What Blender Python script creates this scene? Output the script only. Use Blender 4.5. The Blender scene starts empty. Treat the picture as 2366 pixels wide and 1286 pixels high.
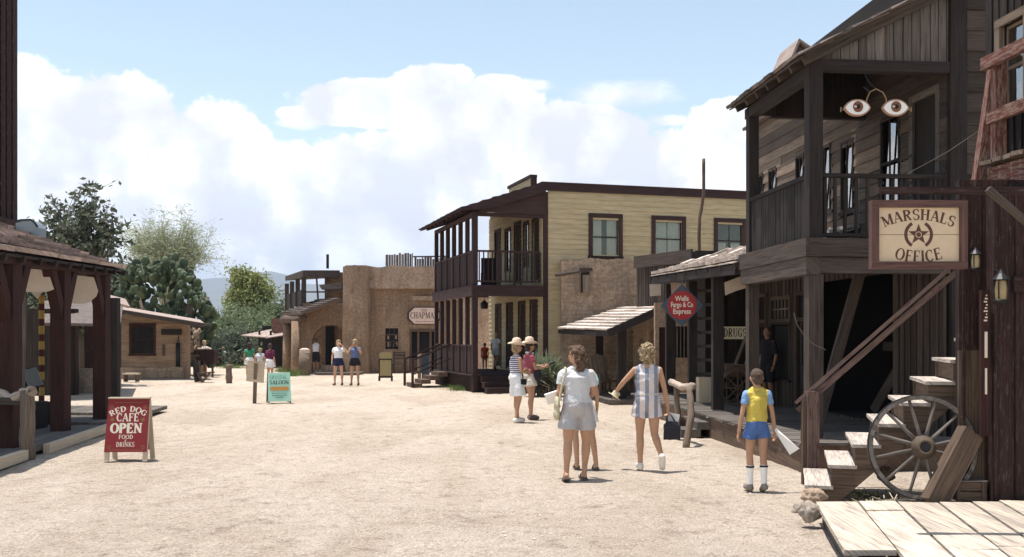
import bpy, bmesh, math, random
from mathutils import Vector, Matrix, noise, Euler
random.seed(7)
sc = bpy.context.scene
COL = sc.collection
F = 2300.0; CX = 1183.0; HY = 778.0; HC = 1.75
R = math.radians
def W(px, py, d): return Vector(((px-CX)/F*d, d, HC+(HY-py)/F*d))
def G(px, py, z=0.0):
    d = (HC-z)*F/(py-HY); return Vector(((px-CX)/F*d, d, z))
def XZ(px, d): return (px-CX)/F*d
def frame(x, y, ang=0, z=0): return Matrix.Translation((x, y, z)) @ Matrix.Rotation(R(ang), 4, 'Z')
I4 = Matrix.Identity(4)

# ---------------------------------------------------------------- materials
def newmat(name):
    m = bpy.data.materials.new(name); m.use_nodes = True
    nt = m.node_tree; nt.nodes.clear()
    out = nt.nodes.new('ShaderNodeOutputMaterial'); b = nt.nodes.new('ShaderNodeBsdfPrincipled')
    nt.links.new(b.outputs[0], out.inputs[0]); b.inputs['Specular IOR Level'].default_value = 0.25
    return m, nt, b, out
def N(nt, t, **kw):
    n = nt.nodes.new(t)
    for k, v in kw.items(): setattr(n, k, v)
    return n
def mth(nt, op, a, b=None, c=None, clamp=False):
    n = nt.nodes.new('ShaderNodeMath'); n.operation = op; n.use_clamp = clamp
    for i, v in enumerate((a, b, c)):
        if v is None: continue
        if isinstance(v, (int, float)): n.inputs[i].default_value = v
        else: nt.links.new(v, n.inputs[i])
    return n.outputs[0]
def noi(nt, vec, scale, detail=4, rough=.6, dist=0):
    n = nt.nodes.new('ShaderNodeTexNoise'); n.inputs['Scale'].default_value = scale
    n.inputs['Detail'].default_value = detail; n.inputs['Roughness'].default_value = rough
    n.inputs['Distortion'].default_value = dist
    if vec is not None: nt.links.new(vec, n.inputs['Vector'])
    return n.outputs[0]
def ramp(nt, fac, stops):
    n = nt.nodes.new('ShaderNodeValToRGB'); nt.links.new(fac, n.inputs[0])
    e = n.color_ramp.elements
    while len(e) < len(stops): e.new(.5)
    for i, (p, c) in enumerate(stops):
        e[i].position = p; e[i].color = (*c, 1) if len(c) == 3 else c
    return n.outputs[0]
def mix(nt, fac, a, b, mode='MIX'):
    n = nt.nodes.new('ShaderNodeMix'); n.data_type = 'RGBA'; n.blend_type = mode
    for s, v in ((n.inputs[0], fac), (n.inputs[6], a), (n.inputs[7], b)):
        if isinstance(v, (int, float)): s.default_value = v
        elif isinstance(v, tuple): s.default_value = (*v, 1)
        else: nt.links.new(v, s)
    return n.outputs[2]
def bump(nt, b, h, strength=.4, dist=.01):
    n = nt.nodes.new('ShaderNodeBump'); n.inputs['Strength'].default_value = strength
    n.inputs['Distance'].default_value = dist; nt.links.new(h, n.inputs['Height']); nt.links.new(n.outputs[0], b.inputs['Normal'])
def mapv(nt, vec, s):
    n = nt.nodes.new('ShaderNodeMapping'); n.inputs['Scale'].default_value = s; nt.links.new(vec, n.inputs[0]); return n.outputs[0]
def mulc(c, k): return tuple(min(1, x*k) for x in c)

def wood(name, col, dark=.5, light=1.35, worn=None, wornamt=.0, rough=.85, grain=.9):
    """boards: UV runs along the grain, each board its own tone"""
    m, nt, b, out = newmat(name)
    uv = N(nt, 'ShaderNodeTexCoord').outputs['UV']
    geo = N(nt, 'ShaderNodeNewGeometry'); rnd = geo.outputs['Random Per Island']
    g = noi(nt, mapv(nt, uv, (1.2, 28, 1)), 1.6, 5, .65, .4)
    g2 = noi(nt, mapv(nt, uv, (.5, 3, 1)), 2.2, 3)
    base = mix(nt, rnd, mulc(col, dark*1.25), mulc(col, light))
    gr = ramp(nt, g, [(.3, (.30, .29, .29)), (.50, (.92, .92, .92)), (.75, (1.35, 1.32, 1.28))])
    c = mix(nt, grain, base, gr, 'MULTIPLY')
    bl = ramp(nt, g2, [(.3, (.6, .6, .62)), (.6, (1.1, 1.08, 1.05))])
    c = mix(nt, .65*min(1, grain+.1), c, bl, 'MULTIPLY')
    if worn:
        wn = noi(nt, mapv(nt, uv, (2.5, 14, 1)), 2.5, 5, .7)
        wf = ramp(nt, wn, [(.62-wornamt*.25, (0, 0, 0)), (.70-wornamt*.25, (1, 1, 1))])
        c = mix(nt, wf, c, worn)
    nt.links.new(c, b.inputs['Base Color']); b.inputs['Roughness'].default_value = rough
    bump(nt, b, g, .5, .008)
    return m
def plaster(name, c1, c2, brick=False, bsc=.004):
    m, nt, b, out = newmat(name)
    ob = N(nt, 'ShaderNodeTexCoord').outputs['Object']
    n1 = noi(nt, ob, .7, 6, .65); n2 = noi(nt, ob, 9, 5, .7); n3 = noi(nt, ob, 45, 3, .7)
    c = mix(nt, ramp(nt, n1, [(.35, (0, 0, 0)), (.65, (1, 1, 1))]), c1, c2)
    st = noi(nt, mapv(nt, ob, (2.2, 2.2, .35)), 1.3, 5, .7)
    c = mix(nt, .8, c, ramp(nt, n2, [(.3, (.5, .49, .48)), (.68, (1.3, 1.28, 1.25))]), 'MULTIPLY'); c = mix(nt, .6, c, ramp(nt, st, [(.32, (.55, .53, .52)), (.6, (1.15, 1.13, 1.1))]), 'MULTIPLY')
    c = mix(nt, .6, c, ramp(nt, n3, [(.3, (.65, .65, .65)), (.65, (1.15, 1.15, 1.15))]), 'MULTIPLY')
    h = mth(nt, 'ADD', n2, mth(nt, 'MULTIPLY', n3, .5))
    if brick:
        dv = mth(nt, 'MULTIPLY', n2, .28)
        sep = N(nt, 'ShaderNodeSeparateXYZ'); nt.links.new(ob, sep.inputs[0])
        cmb = N(nt, 'ShaderNodeCombineXYZ')
        nt.links.new(mth(nt, 'ADD', mth(nt, 'ADD', sep.outputs[0], sep.outputs[1]), dv), cmb.inputs[0])
        nt.links.new(mth(nt, 'ADD', sep.outputs[2], dv), cmb.inputs[1])
        br = N(nt, 'ShaderNodeTexBrick'); nt.links.new(cmb.outputs[0], br.inputs[0])
        br.inputs['Scale'].default_value = 1; br.inputs['Brick Width'].default_value = .42; br.inputs['Row Height'].default_value = .13
        br.inputs['Mortar Size'].default_value = .018; br.inputs['Mortar Smooth'].default_value = .6
        br.inputs['Color1'].default_value = (.75, .75, .75, 1); br.inputs['Color2'].default_value = (1.1, 1.08, 1.05, 1); br.inputs['Mortar'].default_value = (1.35, 1.32, 1.28, 1)
        k = ramp(nt, noi(nt, ob, 1.1, 3), [(.4, (0, 0, 0)), (.55, (1, 1, 1))])
        c = mix(nt, k, c, mix(nt, 1, c, br.outputs[0], 'MULTIPLY'))
        h = mth(nt, 'SUBTRACT', h, mth(nt, 'MULTIPLY', br.outputs['Fac'], 1.5))
    nt.links.new(c, b.inputs['Base Color']); b.inputs['Roughness'].default_value = .95
    bump(nt, b, h, .7, .02)
    return m
def plain(name, col, rough=.7, var=.25, sc_=12, metal=0, spec=.3, bmp=.15):
    m, nt, b, out = newmat(name)
    ob = N(nt, 'ShaderNodeTexCoord').outputs['Object']
    n = noi(nt, ob, sc_, 4, .65)
    c = mix(nt, n, mulc(col, 1-var), mulc(col, 1+var))
    nt.links.new(c, b.inputs['Base Color']); b.inputs['Roughness'].default_value = rough
    b.inputs['Metallic'].default_value = metal; b.inputs['Specular IOR Level'].default_value = spec
    if bmp: bump(nt, b, n, bmp, .01)
    return m
def stripes(name, ca, cb, axis, period, duty=.5, off=0, jit=.0):
    m, nt, b, out = newmat(name)
    ob = N(nt, 'ShaderNodeTexCoord').outputs['Object']
    sep = N(nt, 'ShaderNodeSeparateXYZ'); nt.links.new(ob, sep.inputs[0])
    v = mth(nt, 'ADD', sep.outputs[axis], mth(nt, 'MULTIPLY', mth(nt, 'SUBTRACT', noi(nt, ob, 4), .5), jit))
    f = mth(nt, 'FRACT', mth(nt, 'ADD', mth(nt, 'DIVIDE', v, period), off+10))
    k = mth(nt, 'LESS_THAN', f, duty)
    nz = noi(nt, ob, 60, 2)
    c = mix(nt, k, cb, ca); c = mix(nt, .35, c, ramp(nt, nz, [(.3, (.7, .7, .7)), (.7, (1.1, 1.1, 1.1))]), 'MULTIPLY')
    nt.links.new(c, b.inputs['Base Color']); b.inputs['Roughness'].default_value = .9
    bump(nt, b, noi(nt, ob, 14, 3), .5, .02)
    return m
def leafmat(name, c1, c2, trans=.3):
    m, nt, b, out = newmat(name)
    geo = N(nt, 'ShaderNodeNewGeometry'); rnd = geo.outputs['Random Per Island']
    ob = N(nt, 'ShaderNodeTexCoord').outputs['Object']
    n = noi(nt, ob, .9, 3)
    f = mth(nt, 'ADD', mth(nt, 'MULTIPLY', rnd, .6), mth(nt, 'MULTIPLY', n, .5), clamp=True)
    c = mix(nt, f, c1, c2)
    nt.links.new(c, b.inputs['Base Color']); b.inputs['Roughness'].default_value = .6
    t = N(nt, 'ShaderNodeBsdfTranslucent'); nt.links.new(c, t.inputs[0])
    ms = N(nt, 'ShaderNodeMixShader'); ms.inputs[0].default_value = trans
    nt.links.new(b.outputs[0], ms.inputs[1]); nt.links.new(t.outputs[0], ms.inputs[2]); nt.links.new(ms.outputs[0], out.inputs[0])
    return m
def glass(name, tint=(.9, .95, .95), refl=.0):
    m, nt, b, out = newmat(name)
    nt.nodes.remove(b)
    tr = N(nt, 'ShaderNodeBsdfTransparent'); tr.inputs[0].default_value = (*tint, 1)
    gl = N(nt, 'ShaderNodeBsdfGlossy'); gl.inputs['Roughness'].default_value = .03
    fr = N(nt, 'ShaderNodeFresnel'); fr.inputs[0].default_value = 1.5
    k = mth(nt, 'ADD', fr.outputs[0], refl, clamp=True)
    ob = N(nt, 'ShaderNodeTexCoord').outputs['Object']
    bp = N(nt, 'ShaderNodeBump'); bp.inputs['Strength'].default_value = .15; bp.inputs['Distance'].default_value = .02
    nt.links.new(noi(nt, ob, 2.5, 2), bp.inputs['Height']); nt.links.new(bp.outputs[0], gl.inputs['Normal'])
    ms = N(nt, 'ShaderNodeMixShader'); nt.links.new(k, ms.inputs[0]); nt.links.new(tr.outputs[0], ms.inputs[1]); nt.links.new(gl.outputs[0], ms.inputs[2])
    nt.links.new(ms.outputs[0], out.inputs[0]); return m

M = {}
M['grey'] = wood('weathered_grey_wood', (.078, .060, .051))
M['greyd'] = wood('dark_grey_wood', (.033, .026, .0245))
M['greyl'] = wood('pale_grey_wood', (.15, .13, .118))
M['logs'] = wood('sunbleached_log_wood', (.145, .11, .085), .4, 1.6)
M['brown'] = wood('brown_trim_wood', (.046, .025, .025))
M['maroon'] = wood('maroon_paint_wood', (.042, .017, .015), .6, 1.3)
M['redworn'] = wood('worn_red_paint_wood', (.14, .052, .043), .6, 1.3, (.23, .15, .12), .6)
M['railwood'] = wood('worn_rail_wood', (.16, .11, .095), .7, 1.3, (.10, .04, .035), .3)
M['reddark'] = wood('dark_red_board_wood', (.040, .021, .019), .55, 1.4, (.08, .056, .05), .3)
M['yellow'] = wood('yellow_paint_clapboard', (.44, .36, .225), .9, 1.05, grain=.5)
M['shingle'] = wood('roof_shingle_wood', (.36, .285, .25), .5, 1.5)
M['shinglepale'] = wood('sunbleached_shingle_wood', (.56, .49, .44), .7, 1.25)
M['shingled'] = wood('dark_roof_shingle_wood', (.13, .105, .095), .5, 1.6)
M['deck'] = wood('bleached_deck_plank', (.50, .425, .35), .7, 1.2)
M['boardwalk'] = wood('boardwalk_plank', (.13, .113, .10), .6, 1.3)
M['tan'] = wood('tan_plywood', (.52, .43, .32), .9, 1.1, grain=.35)
M['treads'] = wood('bleached_tread', (.46, .40, .355), .75, 1.2)
M['logpost'] = wood('peeled_log', (.17, .13, .10), .7, 1.25)
M['barelog'] = wood('sunbleached_log', (.42, .34, .28), .7, 1.2)
M['crate'] = wood('crate_wood', (.125, .085, .062), .7, 1.2)
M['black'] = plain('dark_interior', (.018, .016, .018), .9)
M['iron'] = plain('dark_iron', (.03, .03, .033), .5, metal=.6)
M['adobe'] = plaster('adobe_brick', (.41, .315, .24), (.30, .225, .17), True)
M['stucco'] = plaster('adobe_stucco', (.35, .25, .175), (.27, .185, .13))
M['stuccol'] = plaster('pale_adobe_stucco', (.44, .33, .25), (.35, .26, .195))
M['pink'] = plaster('pinkish_plaster', (.56, .42, .34), (.48, .36, .29))
M['canvas'] = plain('canvas_cloth', (.55, .45, .37), .95, .2, 5)
M['signcream'] = plain('cream_sign_paint', (.60, .46, .32), .8, .16, 5)
M['drugcream'] = plain('pale_cream_sign_paint', (.85, .76, .58), .8, .1, 4)
M['signframe'] = wood('sign_frame_wood', (.115, .062, .055), .8, 1.2)
M['ink'] = plain('sign_ink', (.10, .045, .035), .8, .2)
M['dkink'] = plain('dark_sign_ink', (.05, .035, .035), .8, .2)
M['cream'] = plain('cream_lettering', (.68, .60, .50), .8, .15)
M['signred'] = plain('red_sign_paint', (.20, .018, .022), .6, .15, 5)
M['olive'] = plain('faded_gold_paint', (.22, .15, .05), .8)
M['mint'] = plain('mint_sign_paint', (.34, .60, .49), .7, .08, 5)
M['orange'] = plain('orange_paint', (.48, .24, .06), .7, .1)
M['teal'] = plain('faded_teal_ink', (.10, .22, .19), .8)
M['slate'] = plain('slate_blue_paint', (.055, .075, .10), .7)
M['wfred'] = plain('round_red_paint', (.33, .028, .03), .7)
M['paper'] = plain('white_paper', (.86, .85, .83), .8, .03, bmp=0)
M['glass'] = glass('window_glass', (.97, .98, .97))
M['glassr'] = glass('reflecting_window_glass', (.35, .38, .4), .38)
M['curtain'] = plain('curtain_cloth', (.50, .52, .46), .95, .15, 20)
M['rock'] = plaster('rock_stone', (.42, .36, .31), (.32, .27, .235))
M['barky'] = plain('tree_bark', (.14, .11, .085), .95, .3, 20)
M['pvbark'] = plain('pale_green_bark', (.30, .31, .19), .9, .2)
M['leafdark'] = leafmat('dark_leaf', (.05, .065, .042), (.17, .19, .13))
M['leafeuc'] = leafmat('yellow_green_leaf', (.11, .15, .05), (.36, .38, .15), .35)
M['leafmesq'] = leafmat('mesquite_leaf', (.075, .11, .05), (.20, .24, .13), .3)
M['leafpale'] = leafmat('pale_wispy_leaf', (.24, .28, .17), (.42, .44, .30), .4)
M['agave'] = leafmat('yucca_blade', (.13, .18, .11), (.34, .37, .24), .25)
M['dryblade'] = leafmat('dry_yucca_blade', (.07, .06, .045), (.20, .17, .12), .1)
M['grass'] = leafmat('green_grass', (.08, .13, .035), (.18, .25, .08), .3)
M['tank'] = plain('galvanised_metal', (.26, .29, .31), .45, .15, metal=.5)
def cactusmat():
    m, nt, b, out = newmat('prickly_pear_skin')
    geo = N(nt, 'ShaderNodeNewGeometry'); ob = N(nt, 'ShaderNodeTexCoord').outputs['Object']
    c = mix(nt, geo.outputs['Random Per Island'], (.028, .05, .028), (.095, .12, .06))
    vo = N(nt, 'ShaderNodeTexVoronoi'); vo.inputs['Scale'].default_value = 14; nt.links.new(ob, vo.inputs[0])
    k = ramp(nt, vo.outputs['Distance'], [(.1, (1, 1, 1)), (.2, (0, 0, 0))])
    c = mix(nt, mth(nt, 'MULTIPLY', k, .5), c, (.32, .30, .2))
    nt.links.new(c, b.inputs['Base Color']); b.inputs['Roughness'].default_value = .55
    return m
M['cactus'] = cactusmat()

# ---------------------------------------------------------------- mesh builder (all coordinates in world space through self.M)
class MB:
    def __init__(s, mat=I4): s.M = mat; s.v = []; s.f = []; s.uv = []; s.mi = []; s.smooth = []; s.cur = 0; s.sm = False
    def _add(s, verts, faces, uvs=None):
        o = len(s.v); s.v += [s.M @ Vector(p) for p in verts]
        for k, f in enumerate(faces):
            s.f.append([o+i for i in f]); s.mi.append(s.cur); s.smooth.append(s.sm)
            s.uv.append(uvs[k] if uvs else [(verts[i][0]+verts[i][2]*.37, verts[i][1]+verts[i][2]) for i in f])
    def hexa(s, p, ax=None):
        """8 corners: bottom 0-3, top 4-7; UV along the longest edge"""
        p = [Vector(q) for q in p]
        fs = [(0, 3, 2, 1), (4, 5, 6, 7), (0, 1, 5, 4), (1, 2, 6, 5), (2, 3, 7, 6), (3, 0, 4, 7)]
        e = [(p[1]-p[0]), (p[3]-p[0]), (p[4]-p[0])]
        L = [x.length for x in e]; i = L.index(max(L)) if ax is None else ax
        a = e[i].normalized(); o2 = [e[j].normalized() for j in range(3) if j != i]
        ro = random.uniform(0, 40); r2 = random.uniform(0, 40)
        uvs = [[(q.dot(a)+ro, (q-p[0]).dot(o2[0])+(q-p[0]).dot(o2[1])+r2) for q in (p[k] for k in f)] for f in fs]
        s._add(p, fs, uvs)
    def box(s, a, b, ax=None):
        x0, x1 = sorted((a[0], b[0])); y0, y1 = sorted((a[1], b[1])); z0, z1 = sorted((a[2], b[2]))
        s.hexa([(x0, y0, z0), (x1, y0, z0), (x1, y1, z0), (x0, y1, z0), (x0, y0, z1), (x1, y0, z1), (x1, y1, z1), (x0, y1, z1)], ax)
    def beam(s, a, b, w, h=None, up=(0, 0, 1)):
        a = Vector(a); b = Vector(b); h = w if h is None else h
        d = (b-a).normalized(); u = Vector(up)
        if abs(d.dot(u)) > .98: u = Vector((0, 1, 0))
        r = d.cross(u).normalized(); u = r.cross(d)
        r = r*w/2; u = u*h/2
        s.hexa([a-r-u, b-r-u, b+r-u, a+r-u, a-r+u, b-r+u, b+r+u, a+r+u], 0)
    def slab(s, p, t):
        """4 points of the top face, thickness t downwards"""
        p = [Vector(q) for q in p]; n = (p[1]-p[0]).cross(p[3]-p[0]).normalized()
        if n.z < 0: n = -n
        q = [x-n*t for x in p]
        if (p[1]-p[0]).cross(p[3]-p[0]).z < 0: p = p[::-1]; q = q[::-1]
        s.hexa(q+p)
    def prism(s, pts, d, ax=None):
        """convex/concave polygon pts (list of 3D), extruded by vector d"""
        n = len(pts); p = [Vector(q) for q in pts]; d = Vector(d)
        s._add(p+[q+d for q in p], [tuple(range(n))[::-1], tuple(range(n, 2*n))]+[(i, (i+1) % n, n+(i+1) % n, n+i) for i in range(n)])
    def quad(s, pts): s._add(pts, [tuple(range(len(pts)))])
    def tube(s, pts, rad, n=8, cap=True):
        pts = [Vector(p) for p in pts]; rad = [rad]*len(pts) if isinstance(rad, (int, float)) else rad
        vs = []; us = []; L = 0; ro = random.uniform(0, 40)
        t0 = (pts[1]-pts[0]).normalized(); ref = Vector((0, 0, 1)) if abs(t0.z) < .9 else Vector((0, 1, 0))
        x = t0.cross(ref).normalized()
        for i, p in enumerate(pts):
            t = (pts[min(i+1, len(pts)-1)]-pts[max(i-1, 0)]).normalized()
            x = (x-t*x.dot(t)).normalized(); y = t.cross(x)
            if i: L += (pts[i]-pts[i-1]).length
            for k in range(n):
                a = 2*math.pi*k/n; vs.append(p+(x*math.cos(a)+y*math.sin(a))*rad[i])
            us.append(L+ro)
        fs = []; uv = []; per = 2*math.pi*max(rad)/n
        for i in range(len(pts)-1):
            for k in range(n):
                k2 = (k+1) % n; fs.append((i*n+k, i*n+k2, (i+1)*n+k2, (i+1)*n+k))
                uv.append([(us[i], k*per), (us[i], (k+1)*per), (us[i+1], (k+1)*per), (us[i+1], k*per)])
        if cap:
            fs += [tuple(range(n))[::-1], tuple((len(pts)-1)*n+k for k in range(n))]
            uv += [[(0, 0)]*n]*2
        s._add(vs, fs, uv)
    def lathe(s, c, prof, n=16, sx=1, sy=1):
        c = Vector(c); vs = []; fs = []
        for r, z in prof:
            for k in range(n):
                a = 2*math.pi*k/n; vs.append(c+Vector((r*sx*math.cos(a), r*sy*math.sin(a), z)))
        for i in range(len(prof)-1):
            for k in range(n): fs.append((i*n+k, i*n+(k+1) % n, (i+1)*n+(k+1) % n, (i+1)*n+k))
        fs += [tuple(range(n))[::-1], tuple((len(prof)-1)*n+k for k in range(n))]
        s._add(vs, fs)
    def ball(s, c, r, n=12, m=8, rot=None):
        c = Vector(c); r = (r, r, r) if isinstance(r, (int, float)) else r
        vs = []; fs = []
        for i in range(m+1):
            th = math.pi*i/m
            for k in range(n):
                a = 2*math.pi*k/n
                q = Vector((r[0]*math.sin(th)*math.cos(a), r[1]*math.sin(th)*math.sin(a), r[2]*math.cos(th)))
                if rot: q = rot @ q
                vs.append(c+q)
        for i in range(m):
            for k in range(n): fs.append((i*n+k, (i+1)*n+k, (i+1)*n+(k+1) % n, i*n+(k+1) % n))
        s._add(vs, fs)
    def cone(s, a, ra, b, rb, n=12): s.tube([a, b], [ra, rb], n)
    def cap(s, a, ra, b, rb, n=12):
        s.tube([a, b], [ra, rb], n); s.ball(a, ra, n, 8); s.ball(b, rb, n, 8)
    def mesh(s, name):
        me = bpy.data.meshes.new(name); me.from_pydata([tuple(v) for v in s.v], [], s.f)
        uvl = me.uv_layers.new(name='UVMap'); k = 0; flat = []
        for u in s.uv:
            for q in u: flat += [q[0], q[1]]
        uvl.data.foreach_set('uv', flat)
        me.polygons.foreach_set('material_index', s.mi); me.polygons.foreach_set('use_smooth', s.smooth)
        me.update(); return me
ALLT = []
def tag(o, label=None, cat=None, group=None, kind=None):
    if label: o['label'] = label
    if cat: o['category'] = cat
    if group: o['group'] = group
    if kind: o['kind'] = kind
    return o
def thing(name, label, cat, mat=I4, group=None):
    o = bpy.data.objects.new(name, None); COL.objects.link(o); o.empty_display_size = .3
    if isinstance(mat, (tuple, list, Vector)): mat = Matrix.Translation(mat)
    o.matrix_world = mat; o['mw'] = 1; ALLT.append(o)
    o.location, o.rotation_euler = mat.translation, mat.to_euler(); o['label'] = label; o['category'] = cat
    del o['mw']
    if group: o['group'] = group
    o_m[o.name] = mat.copy()
    return o
o_m = {}
def worldm(o):
    return o_m.get(o.name, I4)
def part(name, mb, mat, parent=None, label=None):
    me = mb.mesh(name) if isinstance(mb, MB) else mb
    for m_ in (mat if isinstance(mat, (list, tuple)) else [mat]): me.materials.append(M[m_] if isinstance(m_, str) else m_)
    o = bpy.data.objects.new(name, me); COL.objects.link(o)
    if parent is not None:
        pm = worldm(parent); me.transform(pm.inverted()); o.parent = parent; o_m[o.name] = pm
    if label: o['label'] = label
    return o
def single(name, mb, mat, label, cat, base=None, group=None, kind=None):
    """a thing that is one mesh, origin at base"""
    me = mb.mesh(name)
    for m_ in (mat if isinstance(mat, (list, tuple)) else [mat]): me.materials.append(M[m_] if isinstance(m_, str) else m_)
    o = bpy.data.objects.new(name, me); COL.objects.link(o)
    if base is not None:
        base = Vector(base); me.transform(Matrix.Translation(-base)); o.location = base; o_m[o.name] = Matrix.Translation(base)
    return tag(o, label, cat, group, kind)

# ---------------------------------------------------------------- boards, windows
def hboards(mb, x0, x1, z0, z1, course, holes=(), th=.03, lap=.012, y=0, jit=.0, lenr=None):
    """horizontal lapped boards facing -y in the wall frame"""
    z = z0
    while z < z1-.01:
        zt = min(z+course, z1); zc = (z+zt)/2
        cuts = sorted((h[0], h[1]) for h in holes if h[2] < zc < h[3])
        xs = []; x = x0
        for a, b in cuts:
            if a > x: xs.append((x, a))
            x = max(x, b)
        if x < x1: xs.append((x, x1))
        for a, b in xs:
            segs = [(a, b)]
            if lenr and b-a > lenr:
                c = random.uniform(a+.3*(b-a), a+.7*(b-a)); segs = [(a, c-.002), (c+.002, b)]
            for p, q in segs:
                j = random.uniform(-jit, jit)
                mb.hexa([(p, y-th-lap+j, z+.002), (q, y-th-lap+j, z+.002), (q, y, z+.002), (p, y, z+.002),
                         (p, y-th+j, zt+lap*.2), (q, y-th+j, zt+lap*.2), (q, y, zt+lap*.2), (p, y, zt+lap*.2)])
        z = zt
def vboards(mb, x0, x1, z0, z1, w, holes=(), th=.025, y=0, gap=.006, jit=.006, ztop=None, batten=False, zj=0):
    x = x0
    while x < x1-.01:
        ww = w*random.uniform(.8, 1.2); xt = min(x+ww, x1); xc = (x+xt)/2
        top = (ztop(xc) if ztop else z1)-random.uniform(0, zj)
        cuts = sorted((h[2], h[3]) for h in holes if h[0] < xc < h[1])
        zs = []; z = z0
        for a, b in cuts:
            if a > z: zs.append((z, a))
            z = max(z, b)
        if z < top: zs.append((z, top))
        for a, b in zs:
            j = random.uniform(0, jit); mb.box((x, y-th-j, a), (xt-gap, y, b), 2)
            if batten: mb.box((xt-gap/2-.02, y-th-.022, a), (xt-gap/2+.02, y-th+.001-.004, b), 2)
        x = xt
def window(Mw, parent, x0, x1, z0, z1, fmat, y=0, tw=.11, bars=(1, 1), curtain=None, gmat='glass', sash=None, proud=.07):
    """frame proud of the wall, glass set back, dark room behind"""
    mb = MB(Mw)
    mb.box((x0-tw, y-proud-.005, z1), (x1+tw, y-.003, z1+tw)); mb.box((x0-tw-.02, y-proud-.03, z0-tw*.8), (x1+tw+.02, y-.002, z0))
    mb.box((x0-tw, y-proud, z0), (x0, y-.004, z1)); mb.box((x1, y-proud, z0), (x1+tw, y-.004, z1))
    f = part('window', mb, fmat, parent); tiltp = gmat == 'glassr' and proud < .05
    s = MB(Mw); t = .035; yy = y-.062 if tiltp else y+.02
    s.box((x0, yy, z0), (x0+t, yy+.03, z1)); s.box((x1-t, yy, z0), (x1, yy+.03, z1))
    s.box((x0+t, yy, z0), (x1-t, yy+.03, z0+t)); s.box((x0+t, yy, z1-t), (x1-t, yy+.03, z1))
    nx, nz = bars
    for i in range(1, nz+1):
        zc = z0+(z1-z0)*i/(nz+1); s.box((x0+t, yy+.002, zc-.02), (x1-t, yy+.028, zc+.02))
    for i in range(1, nx+1):
        xc = x0+(x1-x0)*i/(nx+1); s.box((xc-.012, yy+.004, z0+t), (xc+.012, yy+.026, z1-t))
    part('sash', s, sash or fmat, f)
    g = MB(Mw)
    if tiltp: g.quad([(x0+.01, y-.03, z0+.01), (x1-.01, y-.03, z0+.01), (x1-.01, y+.014, z1-.01), (x0+.01, y+.014, z1-.01)])
    else: g.box((x0+.01, yy+.014, z0+.01), (x1-.01, yy+.018, z1-.01))
    part('pane', g, gmat, f)
    if curtain:
        c = MB(Mw); n = 14; cz0, cz1, gapc = curtain
        for side in (0, 1):
            xa, xb = (x0, x0+(x1-x0)*(.5-gapc)) if side == 0 else (x0+(x1-x0)*(.5+gapc), x1)
            for i in range(n):
                a = xa+(xb-xa)*i/n; b = xa+(xb-xa)*(i+1)/n
                ya = yy+.08+.02*(i % 2); yb = yy+.08+.02*((i+1) % 2)
                za = z0+(z1-z0)*cz0; zb = z0+(z1-z0)*cz1
                c.quad([(a, ya, za), (b, yb, za), (b, yb, zb), (a, ya, zb)])
        part('curtain', c, 'curtain', f)
    k = MB(Mw)
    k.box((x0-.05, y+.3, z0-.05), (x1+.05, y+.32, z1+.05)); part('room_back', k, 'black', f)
    return f
def shingles(mb, p00, p10, p11, p01, rows, w=.2, t=.02, jit=.02):
    """p00->p10 eave, p01->p11 top; overlapping boards in courses"""
    p00, p10, p11, p01 = map(Vector, (p00, p10, p11, p01))
    n = (p10-p00).cross(p01-p00).normalized()
    if n.z < 0: n = -n
    def P(u, v): return (p00.lerp(p10, u)).lerp(p01.lerp(p11, u), v)
    L = (p10-p00).length; S = (p01-p00).length
    for r in range(rows):
        v0 = r/rows; v1 = min(1, (r+1.25)/rows); u = 0
        while u < 1:
            du = w*random.uniform(.6, 1.4)/L; u1 = min(1, u+du)
            j = random.uniform(-jit, jit)/S; h = random.uniform(0, t*.5)
            a, b, c, d = P(u, v0+j), P(u1-.004/L, v0+j), P(u1-.004/L, v1), P(u, v1)
            mb.hexa([a+n*(t*.3), b+n*(t*.3), c-n*t*.6, d-n*t*.6, a+n*(t*1.7+h), b+n*(t*1.7+h), c+n*.002, d+n*.002])
            u = u1
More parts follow.
